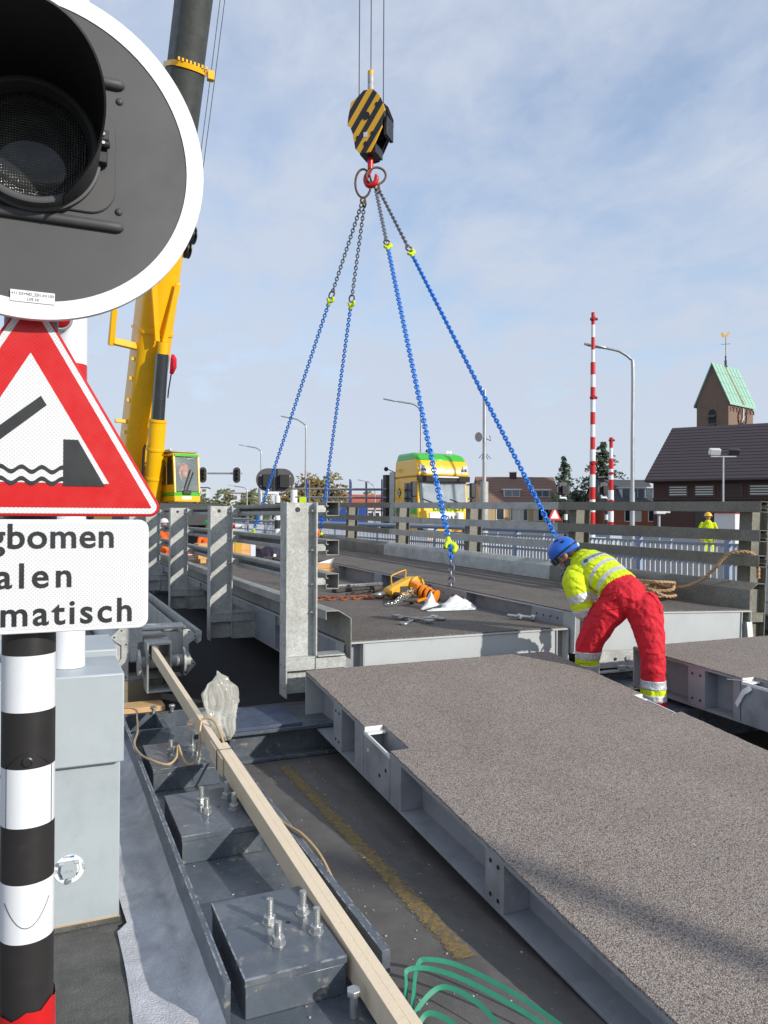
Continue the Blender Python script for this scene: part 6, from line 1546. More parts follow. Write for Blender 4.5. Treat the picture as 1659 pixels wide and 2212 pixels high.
# ------------------------------------------------------------------ barriers, lamps, masts
def striped_pole(x, y, z0, z1, r0, r1, n, label, first):
    t = thing('barrier_boom', label, 'barrier', (x, y, z0), group=None)
    for i in range(n):
        a, b = z0+(z1-z0)*i/n, z0+(z1-z0)*(i+1)/n; ra = r0+(r1-r0)*i/n; st = i/n
        ra = r0 if st < .38 else (r0*.86 if st < .74 else r0*.66)
        MB().cyl((x, y, a), (x, y, b), ra, n=18).build('band', ('white_paint', 'boom_red')[(i+first) % 2], t, smooth=True)
    for f in (.97, .62, .33):
        z = z0+(z1-z0)*f; MB().cyl((x-.05, y-.12, z), (x-.05, y+.02, z), .06, n=12).build('warning_lamp', 'glass_red', t, smooth=True)
        MB().cyl((x+.10, y-.06, z), (x-.10, y-.06, z), .045, n=12).build('warning_lamp', 'glass_red', t, smooth=True)
    MB().box(x-.3, x+.3, y-.3, y+.4, z0-.9, z0).build('machine_case', 'cabinet_grey', t, bev=.02)
    return t
striped_pole(15.66, 19.3, 1.32, 8.33, .088, .05, 18, 'tall red and white barrier boom standing upright right of the lorry', 0)
striped_pole(20.24, 23.84, 1.35, 5.05, .105, .07, 9, 'shorter red and white barrier boom left of the church', 1)
def street_lamp(x, y, z0, h, adir, al, label, r=.085):
    t = thing('street_lamp', label, 'street lamp', (x, y, z0)); d = Vector((math.sin(rad(adir)), math.cos(rad(adir)), 0))
    MB().cyl((x, y, z0), (x, y, z0+h*.32), r, n=14).build('lower_pole', 'lamp_steel', t, smooth=True)
    p = [Vector((x, y, z0+h*.32)), Vector((x, y, z0+h*.6)), Vector((x, y, z0+h-.6)), Vector((x, y, z0+h-.28))+d*.10, Vector((x, y, z0+h-.05))+d*.42, Vector((x, y, z0+h+.03))+d*al*.6, Vector((x, y, z0+h+.12))+d*al]
    MB().tube(smooth_path(p, 4), [r*.8]*5+[r*.72]*5+[r*.6]*15, 10).build('upper_pole', 'lamp_steel', t, smooth=60)
    e = p[-1]; s_ = d.cross(Vector((0, 0, 1))); m = MB(); R = Matrix((s_, d, Vector((0, 0, 1)))).transposed()
    pr = [(-.09, 0), (.09, 0), (.15, .25), (.12, .6), (.03, .78), (-.03, .78), (-.12, .6), (-.15, .25)]; tilt = .18
    vs = [e+R @ Vector((a, b-.05, b*tilt+.035*(1-abs(a)/.16))) for a, b in pr]+[e+R @ Vector((a, b-.05, b*tilt-.045)) for a, b in pr]; n = len(pr)
    m.add(vs, [tuple(range(n)), tuple(range(2*n-1, n-1, -1))]+[(i, n+i, n+(i+1) % n, (i+1) % n) for i in range(n)]); m.build('lamp_head', 'lamp_steel', t, bev=.01)
    return t
LFT = 294      # heading of arms that point to the left of the picture
street_lamp(19.60, 21.93, .45, 7.55, LFT, 1.05, 'tall street lamp between the barrier booms and the church', .09)
street_lamp(15.6, 47.8, .45, 7.7, LFT, .9, 'street lamp left of the lorry, the tallest between chains')
street_lamp(18.1, 68.5, .2, 7.9, LFT, 1.3, 'thin street lamp above the round signal boards', .1)
street_lamp(19.3, 38.5, .45, 7.8, LFT, 1.4, 'street lamp rising right behind the lorry')
street_lamp(7.6, 85, 0, 8.6, LFT, .9, 'distant lamp standing just behind the crane cab roof', .1)
for i, (px, py, h, lab) in enumerate(((22.6, 92, 5.6, 'distant lamp post right under the hanging traffic lights'), (27.8, 100, 5.0, 'distant lamp post just left of the white portal'), (23.5, 130, 5.0, 'smallest distant lamp post beside the far trees'), (35.2, 118, 4.2, 'distant lamp post right of the far white building'))):
    street_lamp(px, py, -.25, h, LFT, 1.6, lab, .11)
street_lamp(26.6, 62, .45, 4.4, LFT, .8, 'short lamp behind the scaffold left of the lorry', .08)
striped_pole(7.88, -6.8, .9, 5.3, .15, .1, 8, 'striped pole added unseen behind the viewer to cast a shade band on the ramp panel', 0)  # added out of view as a shadow caster, built like the booms
# loudspeaker mast
t = thing('loudspeaker_mast', 'grey mast with loudspeaker and aerials right of the lorry', 'mast', (15.72, 25.84, .45))
MB().cyl((15.72, 25.84, .45), (15.72, 25.84, 3.3), .16, n=16).build('lower_pole', 'galvanised', t, smooth=True)
MB().cyl((15.72, 25.84, 3.3), (15.72, 25.84, 6.9), .075, n=14).build('upper_pole', 'lamp_steel', t, smooth=True)
MB().lathe([(.03, 0), (.05, .1), (.19, .30)], (15.68, 25.84, 5.05), (-.9, -.3, -.1), 16).build('horn', 'lamp_steel', t, smooth=40)
MB().tube([(15.72, 25.84, 5.0), (15.95, 25.75, 4.9), (15.9, 25.75, 5.1)], .02, 6).build('horn_bracket', 'machine_black', t)
MB().ball((15.55, 25.8, 6.88), (.16, .09, .09), 10, 6).build('camera_dome', 'lamp_steel', t, smooth=80)
for q in (-1, 1):
    for z in (4.4,): MB().tube([(15.72, 25.84, 4.45), (15.72+.28*q, 25.8, 4.2)], .012, 5).build('aerial', 'machine_black', t); MB().tube([(15.72, 25.84, 4.45), (15.72+.15*q, 25.8, 4.16)], .012, 5).build('aerial', 'machine_black', t)
# round signal boards seen from behind
def board_back(x, y, z, wide, label, post=True):
    t = thing('signal_board', label, 'traffic signal', (x, y, .45), (0, 0, rad(-8)), local=True); z -= .45
    hw = wide/2-.36
    MB().prism([(hw+.36*math.cos(rad(a)), z+.36*math.sin(rad(a))) for a in range(-90, 91, 12)]+[(-hw+.36*math.cos(rad(a)), z+.36*math.sin(rad(a))) for a in range(90, 271, 12)], -.02, .02).build('board', 'signal_black', t, bev=.01)
    for c in ((-.26, .26) if wide > 1 else (0,)):
        MB().box(c-.15, c+.15, -.2, -.021, z-.24, z+.16).build('lamp_case', 'visor_black', t, bev=.01)
        for dx in (-.19, .19):
            for dz in (-.2, .12): MB().cyl((c+dx, -.035, z+dz), (c+dx, -.02, z+dz), .025, n=10).build('bolt', 'lamp_steel', t, smooth=True)
    for c in ((-.06, .06) if wide > 1 else (-.24, .24)): MB().box(c-.015, c+.015, -.05, -.021, z-.34, z+.34).build('stiffener', 'visor_black', t)
    if post:
        px = .05; zz = 0; i = 0
        while zz < z-.5:
            MB().cyl((px, -.15, zz), (px, -.15, min(zz+.27, z-.5)), .085, n=16).build('band', ('mast_black', 'mast_white')[i % 2], t, smooth=True); zz += .27; i += 1
        MB().tube([(px, -.15, z-.5), (px, -.15, z-.42), (-.25, -.15, z-.42), (-.25, -.15, z-.3)], .05, 8).build('bracket', 'white_paint', t, smooth=True)
board_back(6.62, 23.32, 3.05, 1.20, 'double black signal board on a striped post seen from behind')
board_back(22.87, 30.33, 3.27, .73, 'round black signal board from behind, above the right rail post')
board_back(25.99, 31.13, 3.35, .73, 'round black signal board from behind, between the barrier booms')
# gantry traffic lights
t = thing('signal_gantry', 'white portal arm with two black traffic lights beside the crane cab', 'traffic signal', (6.4, 45.2, 0))
d = Vector((.914, -.405, 0)); o0 = Vector((8.38, 44.40, 4.33))
MB().tube([o0-d*4.0+Vector((0, 0, -4.3)), o0-d*4.0, o0+d*2.2], .06, 10).build('arm', 'lamp_steel', t, smooth=60)
for q in (0, 1.93):
    c = o0+d*q+Vector((-.05, -.12, -.10)); R = Matrix((d, Vector((0, 0, 1)), d.cross(Vector((0, 0, 1))))).transposed()
    for rr, th, mt, nm in ((.0, 0, 'white_paint', 'rim'), (-.05, .03, 'signal_black', 'board')):
        hw, hh_ = .23+rr*.5, .24
        P = [(hw*math.cos(rad(a)), hh_+hw*math.sin(rad(a))) for a in range(0, 181, 12)]+[(hw*math.cos(rad(a)), -hh_+hw*math.sin(rad(a))) for a in range(180, 361, 12)]
        n = len(P); vs = [c+R @ Vector((a, b, .02+th)) for a, b in P]+[c+R @ Vector((a, b, -.02)) for a, b in P]
        MB().add(vs, [tuple(range(n)), tuple(range(2*n-1, n-1, -1))]+[(i, n+i, n+(i+1) % n, (i+1) % n) for i in range(n)]).build(nm, mt, t)
    for dz in (-.22, 0, .22):
        e = c+Vector((0, 0, dz))-Vector((.405, .914, 0))*.05; MB().lathe([(.095, -.03), (.10, .13), (.09, .13), (.085, 0), (.001, -.02)], e, (-.405, -.914, -.1), 18).build('hood', 'visor_black', t, smooth=40)
# white portal, camera post, floodlight
t = thing('sign_portal', 'white tubular portal post left of the double signal board', 'portal', (11.2, 45, 0))
a = Vector((11.35, 43.0, 0)); MB().tube(smooth_path([a, a+Vector((0, 0, 2.8)), a+Vector((0, 0, 3.45)), a+d*.4+Vector((0, 0, 3.8)), a+d*1.6+Vector((0, 0, 4.0))], 4), .14, 10).build('frame', 'lamp_steel', t, smooth=60)
MB().cyl(tuple(a+d*1.9), tuple(a+d*1.9+Vector((0, 0, 3.4))), .2, n=12).build('post', 'white_paint', t, smooth=True)
t = thing('camera_post', 'white camera housing on a thin post in front of the church hall', 'camera', (29.3, 30.8, .45))
MB().cyl((29.3, 30.8, .45), (29.3, 30.8, 2.1), .07, n=10).build('post', 'lamp_steel', t, smooth=True)
MB().obox((29.25, 30.7, 2.28), (.5, .35, .34), Matrix.Rotation(rad(-24), 3, 'Z')).build('housing', 'trim_white', t, bev=.03)
MB().obox((29.55, 30.5, 2.26), (.3, .18, .2), Matrix.Rotation(rad(-30), 3, 'Z')).build('camera_head', 'trim_white', t, bev=.03)
t = thing('floodlight_mast', 'thin mast with two floodlights in front of the church roof', 'floodlight', (36.36, 33.1, .45))
MB().cyl((36.36, 33.1, .45), (36.36, 33.1, 5.5), .07, .05, n=10).build('pole', 'lamp_steel', t, smooth=True)
MB().bar((35.7, 33.4, 5.52), (37.05, 32.8, 5.52), .08, .06).build('cross_arm', 'lamp_steel', t)
for q in (-.5, .6): MB().obox((36.36+q*.914, 33.1-q*.405, 5.80), (.62, .3, .36), Matrix.Rotation(rad(-24), 3, 'Z') @ Matrix.Rotation(rad(25), 3, 'X')).build('lamp_box', 'machine_black' if q > 0 else 'lens_clear', t, bev=.03)
t = thing('barrier_cabinet', 'white topped switch cabinet with red canopy by the church wall', 'cabinet', (34.6, 30.2, .45))
MB().box(33.6, 35.9, 29.8, 31.2, .45, 2.2).build('case', 'trim_white', t, bev=.03); MB().box(33.5, 36.0, 29.65, 31.3, 2.2, 2.55).build('red_canopy', 'sign_red', t, bev=.03)
# triangular sign from behind near the houses
t = thing('road_sign', 'small red and white triangular sign in front of the yellow brick house', 'road sign', (25.0, 34.0, .45))
MB().cyl((25.0, 34.0, .45), (25.0, 34.0, 2.6), .04, n=8).build('post', 'lamp_steel', t, smooth=True)
m = MB(); m.prism([(24.55, 1.75), (25.45, 1.75), (25.0, 2.55)], 33.9, 33.93); m.build('plate', 'sign_red', t); m = MB(); m.prism([(24.72, 1.85), (25.28, 1.85), (25.0, 2.35)], 33.88, 33.9); m.build('panel', 'retro_white', t)

# ------------------------------------------------------------------ scaffold
t = thing('scaffold', 'low tube scaffold with blue standards left of the lorry', 'scaffold', (11.0, 33.0, .0))
o0 = Vector((10.55, 32.2, .0))
for i, q in enumerate((0, .9, 1.9, 2.6, 3.3)):
    for j in (0, 1.2):
        p = o0+d*q+Vector((.405, .914, 0))*j; MB().cyl(tuple(p+Vector((0, 0, .45))), tuple(p+Vector((0, 0, 3.55-.1*(i % 2)))), .035, n=8).build('standard', 'scaffold_blue' if (i+int(j)) % 2 == 0 else 'scaffold_steel', t, smooth=True)
for z in (2.75, 3.12, 1.9):
    for j in (0, 1.2):
        p = o0+Vector((.405, .914, 0))*j; MB().cyl(tuple(p-d*.5+Vector((0, 0, z))), tuple(p+d*3.5+Vector((0, 0, z))), .032, n=8).build('ledger', 'scaffold_steel', t, smooth=True)
for a_, b_ in (((0, .6), (1.9, 2.7)), ((1.9, .6), (3.3, 2.7)), ((2.6, .5), (1.5, 2.6))): MB().cyl(tuple(o0+d*a_[0]+Vector((0, 0, a_[1]))), tuple(o0+d*b_[0]+Vector((0, 0, b_[1]))), .03, n=8).build('brace', 'scaffold_steel', t, smooth=True)
MB().obox(o0+d*-.15+Vector((0, 0, 2.55)), (.3, .15, .4), Matrix.Rotation(rad(-24), 3, 'Z')).build('warning_card', 'hook_lime', t)
t = thing('parked_van', 'dark blue van behind the scaffold, mostly hidden', 'van', (16.6, 46.0, .45), (0, 0, rad(-20)), local=True)
m = MB(); m.prism([(-2.4, .3), (-2.4, 1.1), (-1.5, 1.35), (-1.0, 2.1), (2.4, 2.15), (2.4, .3)], -1, 1, 'y'); m.build('body', 'scaffold_blue', t, bev=.08)
MB().box(-2.5, -2.42, -.8, .8, 1.2, 1.9).build('window', 'glass_dark', t)
for x in (-1.5, 1.5):
    for y in (-.98, .98): MB().lathe([(.2, -.1), (.34, -.1), (.34, .1), (.2, .1)], (x, y, .34), (0, 1, 0), 20).build('wheel', 'black_rubber', t, smooth=40)
# stored boom sections and pipes beyond the left rails
t = thing('lying_boom', 'red and white barrier boom lying low beyond the left rails', 'barrier', (9.0, 41.0, 1.2))
a, b = Vector((6.6, 41.5, 1.35)), Vector((9.6, 40.2, 1.35)); L_ = b-a
for i in range(10): MB().cyl(tuple(a+L_*i/10), tuple(a+L_*(i+1)/10), .11, n=12).build('band', ('boom_red', 'white_paint')[i % 2], t, smooth=True)
t = thing('pipe_rail', 'grey double pipe rail across the road beyond the left module', 'railing', (8, 38, .0))
for z in (1.95, 1.75): MB().cyl((3.5, 42.5, z), (9.8, 38.8, z), .06, n=10).build('pipe', 'scaffold_steel', t, smooth=True)
for q in range(5): MB().cyl((3.6+1.5*q, 42.44-.88*q, 0), (3.6+1.5*q, 42.44-.88*q, 2.0), .05, n=8).build('post', 'scaffold_steel', t, smooth=True)
t = thing('site_fence', 'light grey corrugated barrier wall beyond the left rails', 'fence', (8, 36, .0))
for i in range(26): q = Vector((4.5, 38.0, 0))+Vector((.914, -.405, 0))*i*.2; MB().obox(q+Vector((0, 0, .6)), (.17, .06, 1.2), Matrix.Rotation(rad(-24), 3, 'Z')).build('panel', 'parapet_pale', t)
tag(MB().tube([(7.4, 25.2, .4), (7.55, 25.1, 1.9)], .022, 8).build('broom_handle', 'old_timber', smooth=60), 'thin wooden broom handle leaning beyond the left rails', 'broom')
t = thing('lashing_sack', 'lime green sling hook parcel on the far end of the deck', 'sling', (5.2, 14.9, .81)); MB().tube(smooth_path([(4.78, 15.3, .83), (4.95, 15.15, .87), (5.03, 15.0, .84)], 4), [.02]*4+[.05]*4+[.02], 8).build('hook', 'hook_lime', t, smooth=80)

# ------------------------------------------------------------------ houses
def house(name, label, org, rz, W, D, eave, ridge, wm, rm, wins, dorm=(), chim=(), sill=True, overhang=.25):
    t = thing(name, label, 'house', org, (0, 0, rad(rz)), local=True)
    m = MB(); m.add([(0, 0, 0), (W, 0, 0), (W, D, 0), (0, D, 0), (0, 0, eave), (W, 0, eave), (W, D, eave), (0, D, eave), (0, D/2, ridge-.1), (W, D/2, ridge-.1)], [(0, 1, 5, 4), (1, 2, 6, 9, 5), (2, 3, 7, 6), (3, 0, 4, 8, 7)]); m.build('wall', wm, t)
    sl = (ridge-eave)/(D/2); rf = None
    for sg in (0, 1):
        y0, y1 = (-overhang, D/2) if sg == 0 else (D+overhang, D/2); z0 = eave-overhang*sl
        m = MB(); m.hexa([(-.2, y0, z0), (W+.2, y0, z0), (W+.2, y1, ridge), (-.2, y1, ridge), (-.2, y0, z0+.14), (W+.2, y0, z0+.14), (W+.2, y1, ridge+.14), (-.2, y1, ridge+.14)]); o = m.build('roof', rm, t); rf = rf or o
    n = int((ridge-eave)/.33)
    for i in range(n):                                  # tile courses
        f = (i+.5)/n; y = -overhang+(D/2+overhang)*f; z = eave-overhang*sl+(ridge-eave+overhang*sl)*f+.15
        MB().bar((-.2, y, z), (W+.2, y, z), .12, .035, (0, -sl, 1)).build('tile_course', rm, rf)
    MB().box(-.25, W+.25, -overhang-.12, -overhang, eave-overhang*sl-.02, eave-overhang*sl+.12).build('gutter', 'trim_white', t)
    for x0, x1, z0, z1, *cu in wins:
        f = MB(); f.box(x0, x1, -.06, .02, z0, z0+.09); f.box(x0, x1, -.06, .02, z1-.09, z1); f.box(x0, x0+.09, -.059, .02, z0, z1); f.box(x1-.09, x1, -.059, .02, z0, z1)
        if x1-x0 > 1.1: f.box((x0+x1)/2-.05, (x0+x1)/2+.05, -.058, .02, z0, z1)
        wf = f.build('window', 'trim_white', t); MB().box(x0+.05, x1-.05, -.02, .0, z0+.05, z1-.05).build('pane', 'glass_dark', wf)
        for a, b in (cu or ()): MB().box(x0+(x1-x0)*a, x0+(x1-x0)*b, -.030, -.022, z0+.1, z1-.1).build('curtain', 'curtain', wf)
    for x0, x1, z0, z1 in dorm:
        y = (z0-eave)/sl-.1; yb = (z1-eave)/sl+.2; dm = MB().box(x0, x1, y, yb, z0, z1).build('dormer', 'trim_white', t); MB().box(x0-.18, x1+.18, y-.2, yb+.1, z1, z1+.14).build('dormer_roof', 'trim_white', dm)
        k = max(2, int((x1-x0)/.8))
        for i in range(k): a = x0+.08+(x1-x0-.08)*i/k; b = x0+(x1-x0-.08)*(i+1)/k; MB().box(a, b, y-.03, y, z0+.12, z1-.1).build('pane', 'glass_window', dm); 
    for x, w, h in chim: c = MB().box(x, x+w, D/2-.35, D/2+.35, ridge-.6, ridge+h).build('chimney', 'hall_brick', rf); MB().box(x-.06, x+w+.06, D/2-.4, D/2+.4, ridge+h, ridge+h+.1).build('chimney_cap', 'trim_white', c)
    return t
house('house', 'low house with mottled brown tiled roof and yellow brick wall behind the right rail', (49.5, 82.0, .5), -22, 9.8, 8, 2.9, 6.4, 'yellow_brick', 'tile_brown',
      [(1.8, 2.85, 1.0, 2.6), (3.6, 5.8, .9, 2.6, (.1, .75)), (6.5, 8.9, .9, 2.6, (.0, .25))], [(3.0, 5.0, 3.85, 4.75), (6.9, 8.7, 3.85, 4.75)], [(4.3, .8, .7)])
house('house', 'red brick house with grey roof and long white dormer left of the church', (60.3, 72.5, .5), -23, 6.6, 8, 2.9, 5.9, 'red_brick', 'tile_grey',
      [(.5, 1.3, .9, 2.5), (2.6, 4.6, .9, 2.6, (.55, .95)), (5.4, 6.3, .9, 2.5)], [(2.6, 6.4, 3.7, 4.9)], [(.8, .5, .4)])
house('house', 'small distant house with red tiled roof left of the lorry', (35.2, 92, .2), -18, 5.5, 6, 2.7, 4.4, 'trim_white', 'tile_red', [(.7, 1.9, 1, 2.2), (3, 4.6, 1, 2.2)], [], [])
# ---- church hall
hx, hy = Vector((.559, -.829, 0)), Vector((.829, .559, 0))
t = thing('church_hall', 'dark brick church hall with large dark slate roof at the right', 'church', (50.3, 54.3, .45))
def hp_(x, y, z): return Vector((50.3, 54.3, 0))+hx*x+hy*y+Vector((0, 0, z))
m = MB(); m.hexa([hp_(.4, .4, .45), hp_(26, .4, .45), hp_(26, 9.6, .45), hp_(.4, 9.6, .45), hp_(.4, .4, 5.6), hp_(26, .4, 5.6), hp_(26, 9.6, 5.6), hp_(.4, 9.6, 5.6)]); m.build('wall', 'hall_brick', t)
m = MB(); e = 5.35; r_ = 10.5
pts = [hp_(-.2, -.3, e), hp_(26.5, -.3, e), hp_(26.5, 5, r_), hp_(1.1, 5, r_), hp_(-.2, 10.3, e), hp_(26.5, 10.3, e)]
m.add(pts+[p-Vector((0, 0, .22)) for p in pts], [(0, 1, 2, 3), (3, 2, 5, 4), (0, 3, 4), (6, 7, 1, 0), (6, 0, 4, 10), (11, 5, 1, 7), (10, 4, 5, 11)]); rf = m.build('roof', 'slate_dark', t)
for i in range(1, 17):
    f = i/17; MB().bar(hp_(-.2+1.3*f, -.3+5.3*f-.02, e+(r_-e)*f+.02), hp_(26.5, -.3+5.3*f-.02, e+(r_-e)*f+.02), .10, .012, tuple(Vector((0, 0, 1))-hy)).build('slate_course', 'slate_dark', rf)
MB().bar(hp_(-.2, -.34, e-.1), hp_(26.5, -.34, e-.1), .12, .14).build('gutter', 'tool_dark', t)
for i in range(9):
    x = 1.7+2.2*i
    f = MB(); f.hexa([hp_(x, .30, 3.75), hp_(x+1.75, .30, 3.75), hp_(x+1.75, .45, 3.75), hp_(x, .45, 3.75), hp_(x, .30, 4.85), hp_(x+1.75, .30, 4.85), hp_(x+1.75, .45, 4.85), hp_(x, .45, 4.85)]); wf = f.build('window', 'tool_dark', t)
    for q in range(4): MB().bar(hp_(x+.15, .27, 3.98+q*.22), hp_(x+1.6, .27, 3.98+q*.22), .03, .11).build('blind_slat', 'curtain' if i not in (2,) else 'hall_brick', wf)
MB().bar(hp_(.4, .34, 3.6), hp_(26, .34, 3.6), .14, .12).build('sill_band', 'tool_dark', t)
for x in (4.0, 10.5): f = MB(); f.hexa([hp_(x, .33, .9), hp_(x+1.3, .33, .9), hp_(x+1.3, .45, .9), hp_(x, .45, .9), hp_(x, .33, 2.6), hp_(x+1.3, .33, 2.6), hp_(x+1.3, .45, 2.6), hp_(x, .45, 2.6)]); f.build('window', 'tool_dark', t)
MB().bar(hp_(15.5, 1.5, 7.2), hp_(15.5, 1.5, 8.1), .25, .25).build('roof_vent', 'tile_red', rf)
# ---- church tower
tx_, ty_ = Vector((math.sin(rad(163)), math.cos(rad(163)), 0)), Vector((math.sin(rad(73)), math.cos(rad(73)), 0))
T0 = Vector((65.34, 58.83, 0))           # corner nearest the viewer
t = thing('church_tower', 'brick church tower with green copper saddle roof and weathercock', 'church tower', (T0.x, T0.y, .45))
def tp(x, y, z): return T0-tx_*x+ty_*y+Vector((0, 0, z))      # x: along the gable face to the left, y: along the clock face
A_, B_, E_, K_ = 3.45, 5.8, 14.3, 18.3
m = MB(); P = [tp(0, 0, .45), tp(0, B_, .45), tp(A_, B_, .45), tp(A_, 0, .45), tp(0, 0, E_), tp(0, B_, E_), tp(A_, B_, E_), tp(A_, 0, E_), tp(A_/2, 0, K_), tp(A_/2, B_, K_)]
m.add(P, [(0, 1, 5, 4), (1, 2, 6, 9, 5), (2, 3, 7, 6), (3, 0, 4, 8, 7)]); m.build('wall', 'church_brick', t)
rf = None
for sg in (0, 1):
    xa = -.25 if sg == 0 else A_+.25; ze = E_-.35
    a = [tp(xa, -.2, ze), tp(xa, B_+.3, ze), tp(A_/2, B_+.3, K_+.12), tp(A_/2, -.2, K_+.12)]
    m = MB(); m.add(a+[p-Vector((0, 0, .2)) for p in a], [(0, 1, 2, 3), (7, 6, 5, 4), (0, 4, 5, 1), (3, 2, 6, 7), (0, 3, 7, 4), (1, 5, 6, 2)]); o = m.build('roof', 'copper_green', t); rf = rf or o
sl = (A_/2+.25)
def rp_(f, y, up_=.03): return tp(-.25+sl*f, y, E_-.35+(K_+.47-E_)*f+up_)
for y in (.5, 1.3, 2.1, 3.7, 4.5, 5.3): MB().bar(rp_(.02, y), rp_(.98, y), .05, .05, (0, 0, 1)).build('seam', 'copper_green', rf)
for f in (.25, .5, .75): MB().bar(rp_(f, -.15), rp_(f, B_+.25), .05, .04, (0, 0, 1)).build('seam', 'copper_green', rf)
m = MB(); m.add([rp_(.0, 2.75, .04), rp_(.0, 3.35, .04), rp_(1, 2.9, .04), rp_(1, 2.6, .04)], [(0, 1, 2, 3)]); m.build('stain', 'copper_stain', rf)
# louvred belfry opening on the gable face
m = MB(); ar = [(A_/2-.42, 11.0), (A_/2+.42, 11.0), (A_/2+.42, 13.0)]+[(A_/2+.42*math.cos(rad(q)), 13.0+.42*math.sin(rad(q))) for q in range(15, 180, 15)]+[(A_/2-.42, 13.0)]
m.add([tp(x, -.03, z) for x, z in ar], [tuple(range(len(ar)))]); bo = m.build('belfry_opening', 'cable_black', t)
for z in (11.9, 12.8): m = MB(); m.hexa([tp(A_/2-.4, -.02, z), tp(A_/2+.4, -.02, z), tp(A_/2+.4, -.25, z-.25), tp(A_/2-.4, -.25, z-.25), tp(A_/2-.4, -.02, z+.07), tp(A_/2+.4, -.02, z+.07), tp(A_/2+.4, -.25, z-.18), tp(A_/2-.4, -.25, z-.18)]); m.build('louvre', 'tile_grey', bo)
# clock on the sunlit face
cc = tp(-.06, 3.1, 12.6); nrm = tx_
m = MB(); m.tube([cc+ty_*1.0*math.cos(rad(q))+Vector((0, 0, math.sin(rad(q))*1.0)) for q in range(0, 360, 15)], .06, 6, closed=True); ck = m.build('clock_ring', 'hall_brick', t, smooth=80)
for q in range(0, 360, 30): MB().bar(cc+ty_*.72*math.cos(rad(q))+Vector((0, 0, .72*math.sin(rad(q)))), cc+ty_*.95*math.cos(rad(q))+Vector((0, 0, .95*math.sin(rad(q)))), .07, .08).build('hour_mark', 'hall_brick', ck)
MB().bar(cc+tx_*.08-Vector((0, 0, .2)), cc+tx_*.08+Vector((0, 0, 1.0)), .16, .10).build('clock_hand', 'trim_white', ck); MB().bar(cc+tx_*.06, cc+tx_*.06-ty_*.3-Vector((0, 0, .5)), .14, .08).build('clock_hand', 'trim_white', ck)
m = MB(); m.add([tp(-.02, 2.75, 10.6), tp(-.02, 3.45, 10.6), tp(-.02, 3.45, 12.4), tp(-.02, 2.75, 12.4)], [(0, 1, 2, 3)]); m.build('belfry_opening', 'cable_black', t)
for i in range(7):
    y = .45+.8*i; m = MB(); m.tube([tp(-.05, y, 13.15), tp(-.05, y, 13.45), tp(-.05, y+.2, 13.65), tp(-.05, y+.4, 13.65), tp(-.05, y+.6, 13.45), tp(-.05, y+.6, 13.15)], .07, 5); m.build('blind_arch', 'church_brick', t)
for y in (.15, 5.8): MB().box(0, 0.01, 0, .01, 0, .01)
wv = tp(A_/2, 3.0, K_)
MB().lathe([(.22, 0), (.12, .3), (.14, .6), (.06, .9), (.10, 1.1), (.03, 1.3), (.03, 3.2)], tuple(wv), (0, 0, 1), 10).build('finial', 'tile_grey', t, smooth=40)
MB().bar(wv+Vector((-.35, .3, 2.5)), wv+Vector((.35, -.3, 2.5)), .04, .04).build('compass_arm', 'tile_grey', t)
m = MB(); ck_ = [(-.45, .0), (-.30, -.18), (.05, -.22), (.25, -.05), (.34, .22), (.48, .32), (.34, .40), (.22, .28), (.08, .08), (-.12, .06), (-.28, .32), (-.50, .26)]
dv_ = Vector((.914, -.405, 0)); n = len(ck_); m.add([wv+dv_*x+Vector((.02, .04, 3.45+z)) for x, z in ck_]+[wv+dv_*x+Vector((-.02, -.04, 3.45+z)) for x, z in ck_], [tuple(range(n)), tuple(range(2*n-1, n-1, -1))]+[(i, n+i, n+(i+1) % n, (i+1) % n) for i in range(n)]); m.build('weathercock', 'hoist_yellow', t)

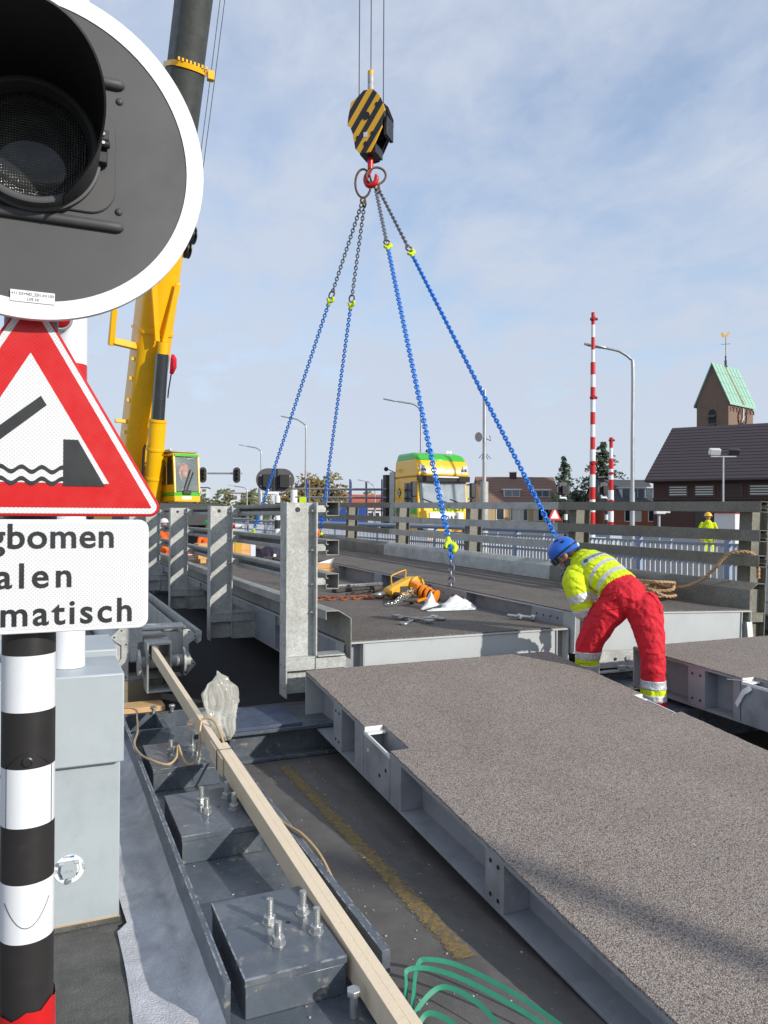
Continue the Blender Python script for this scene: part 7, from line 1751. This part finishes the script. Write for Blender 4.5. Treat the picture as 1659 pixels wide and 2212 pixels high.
# ------------------------------------------------------------------ trees
def leaves(m, c, r, n, s, rn, droop=0, flat=1.):
    for _ in range(n):
        while True:
            p = Vector((rn.uniform(-1, 1), rn.uniform(-1, 1), rn.uniform(-1, 1)))
            if .25 < p.length < 1: break
        q = Vector((c[0]+p.x*r[0], c[1]+p.y*r[1], c[2]+p.z*r[2])); a = Vector((rn.gauss(0, 1), rn.gauss(0, 1), rn.gauss(0, .6))).normalized(); b = a.orthogonal().normalized(); w = s*rn.uniform(.6, 1.4)
        m.add([q-a*w-b*w*.4, q+a*w-b*w*.5-Vector((0, 0, droop*w)), q+a*w*.8+b*w*.6, q-a*w*.7+b*w*.5], [(0, 1, 2, 3)])
def tree(label, x, y, z0, h, w, mt, seed, kind='round', group=None, dens=1.):
    rn = random.Random(seed); t = thing('tree', label, 'tree', (x, y, z0), group=group)
    m = MB(); m.tube([(x, y, z0-.2), (x+.1, y, z0+h*.35), (x+.05, y+.1, z0+h*(.9 if kind == 'cone' else .7))], [h*.022+.05, h*.016+.04, .03], 8); tr = m.build('trunk', 'bark', t, smooth=60)
    m = MB()
    if kind == 'cone':
        k = int(h*3.2)
        for i in range(k):
            f = i/k; z = z0+h*(.12+.86*f); R = w/2*(1-f)**.85+.12
            nb = max(4, int(9*(1-f)+4))
            for j in range(nb):
                a = rn.uniform(0, 6.28); L = R*rn.uniform(.55, 1.1)
                for q in range(int(4*dens)):
                    u = (q+1)/(4*dens)*L; leaves(m, (x+u*math.cos(a), y+u*math.sin(a), z-u*.28+rn.uniform(-.1, .1)), (.22, .22, .14), 3, .17, rn, .4)
    else:
        for i in range(int(24*dens)):
            a, b = rn.uniform(0, 6.28), rn.uniform(-1, 1); rr = rn.uniform(.35, 1)
            cx, cy, cz = x+w*.38*rr*math.cos(a)*math.sqrt(1-b*b*.8), y+w*.38*rr*math.sin(a), z0+h*.62+h*.30*b*rr
            leaves(m, (cx, cy, cz), (w*.17, w*.17, h*.11), int(46*dens), h*.018+.08, rn)
            if i < 9: MB().tube([(x, y, z0+h*.35), ((x+cx)/2, (y+cy)/2, (z0+h*.4+cz)/2), (cx, cy, cz)], [.10, .06, .02], 5).build('limb', 'bark', t, smooth=60)
    m.build('crown', mt, t)
    return t
tree('narrow conifer behind the brown roofed house', 68.1, 90.1, .5, 10.4, 7.0, 'leaf_conifer', 3, 'cone', None, 1.2)
tree('broad dark conifer rising between the two barrier booms', 67.0, 80.5, .5, 11.6, 14.5, 'leaf_conifer', 4, 'cone', None, 2.2)
tree('low dark bushy tree between the conifers', 58.5, 76, .5, 5.4, 5.5, 'leaf_dark', 6, 'round', None, 1.1)
tree('dark bushy tree left of the taller barrier boom', 55.5, 74, .5, 4.6, 4.0, 'leaf_dark', 7, 'round', None, 1.0)
tree('autumn brown tree behind the scaffold', 26.2, 76, .0, 6.6, 6.6, 'leaf_autumn', 8, 'round', None, 1.5)
tree('autumn brown tree left of the scaffold, behind the signal board', 22.0, 70, -.2, 5.0, 5.4, 'leaf_autumn', 9, 'round', None, 1.3)
tree('low brown bush right of the autumn tree by the red roof', 31.0, 84, .0, 4.6, 6.0, 'leaf_autumn', 10, 'round', None, 1.1)
tree('small round green tree left edge of the far wood by the crane', 15.2, 96, -.25, 4.6, 4.4, 'leaf_mixed', 11, 'round', None, 1.)
tree('small round green tree below the right traffic light', 24.4, 101, -.25, 4.9, 4.6, 'leaf_mixed', 12, 'round', None, 1.)
tree('shrubby tree right of the lorry cab, beside the brown roofed house', 42.5, 78, .2, 5.6, 3.6, 'leaf_autumn', 14, 'round', None, .9)
m = MB(); rn = random.Random(31)
for i in range(150):
    x = -70+i*1.6+rn.uniform(-.8, .8); y = 185+rn.uniform(-10, 10)-.15*x; h = rn.uniform(4.5, 8.5)
    for q in range(3): leaves(m, (x+rn.uniform(-1.6, 1.6), y, -.2+h*(.25+.28*q)), (2.2, 2.0, h*.22), 26, .62, rn)
tag(m.build('far_wood', 'leaf_mixed'), 'low far wood along the horizon', 'wood', kind='stuff')
# far pale buildings
def block(label, x, y, w, d_, h, floors, n):
    t = thing('apartment_block', label, 'building', (x, y, -.25), (0, 0, rad(-15)), local=True); MB().box(0, w, 0, d_, 0, h).build('wall', 'far_white', t)
    for f in range(floors):
        for i in range(n): MB().box(w*(i+.2)/n, w*(i+.75)/n, -.08, .02, h*(f+.3)/floors, h*(f+.75)/floors).build('window', 'glass_window', t)
    MB().box(-.3, w+.3, -.3, d_+.3, h, h+.3).build('roof_edge', 'tile_grey', t)
block('far white tower block above the wood by the crane cab', 42, 300, 16, 12, 12.5, 6, 6)
block('long low far white building above the wood', 70, 330, 52, 14, 11.5, 3, 14)
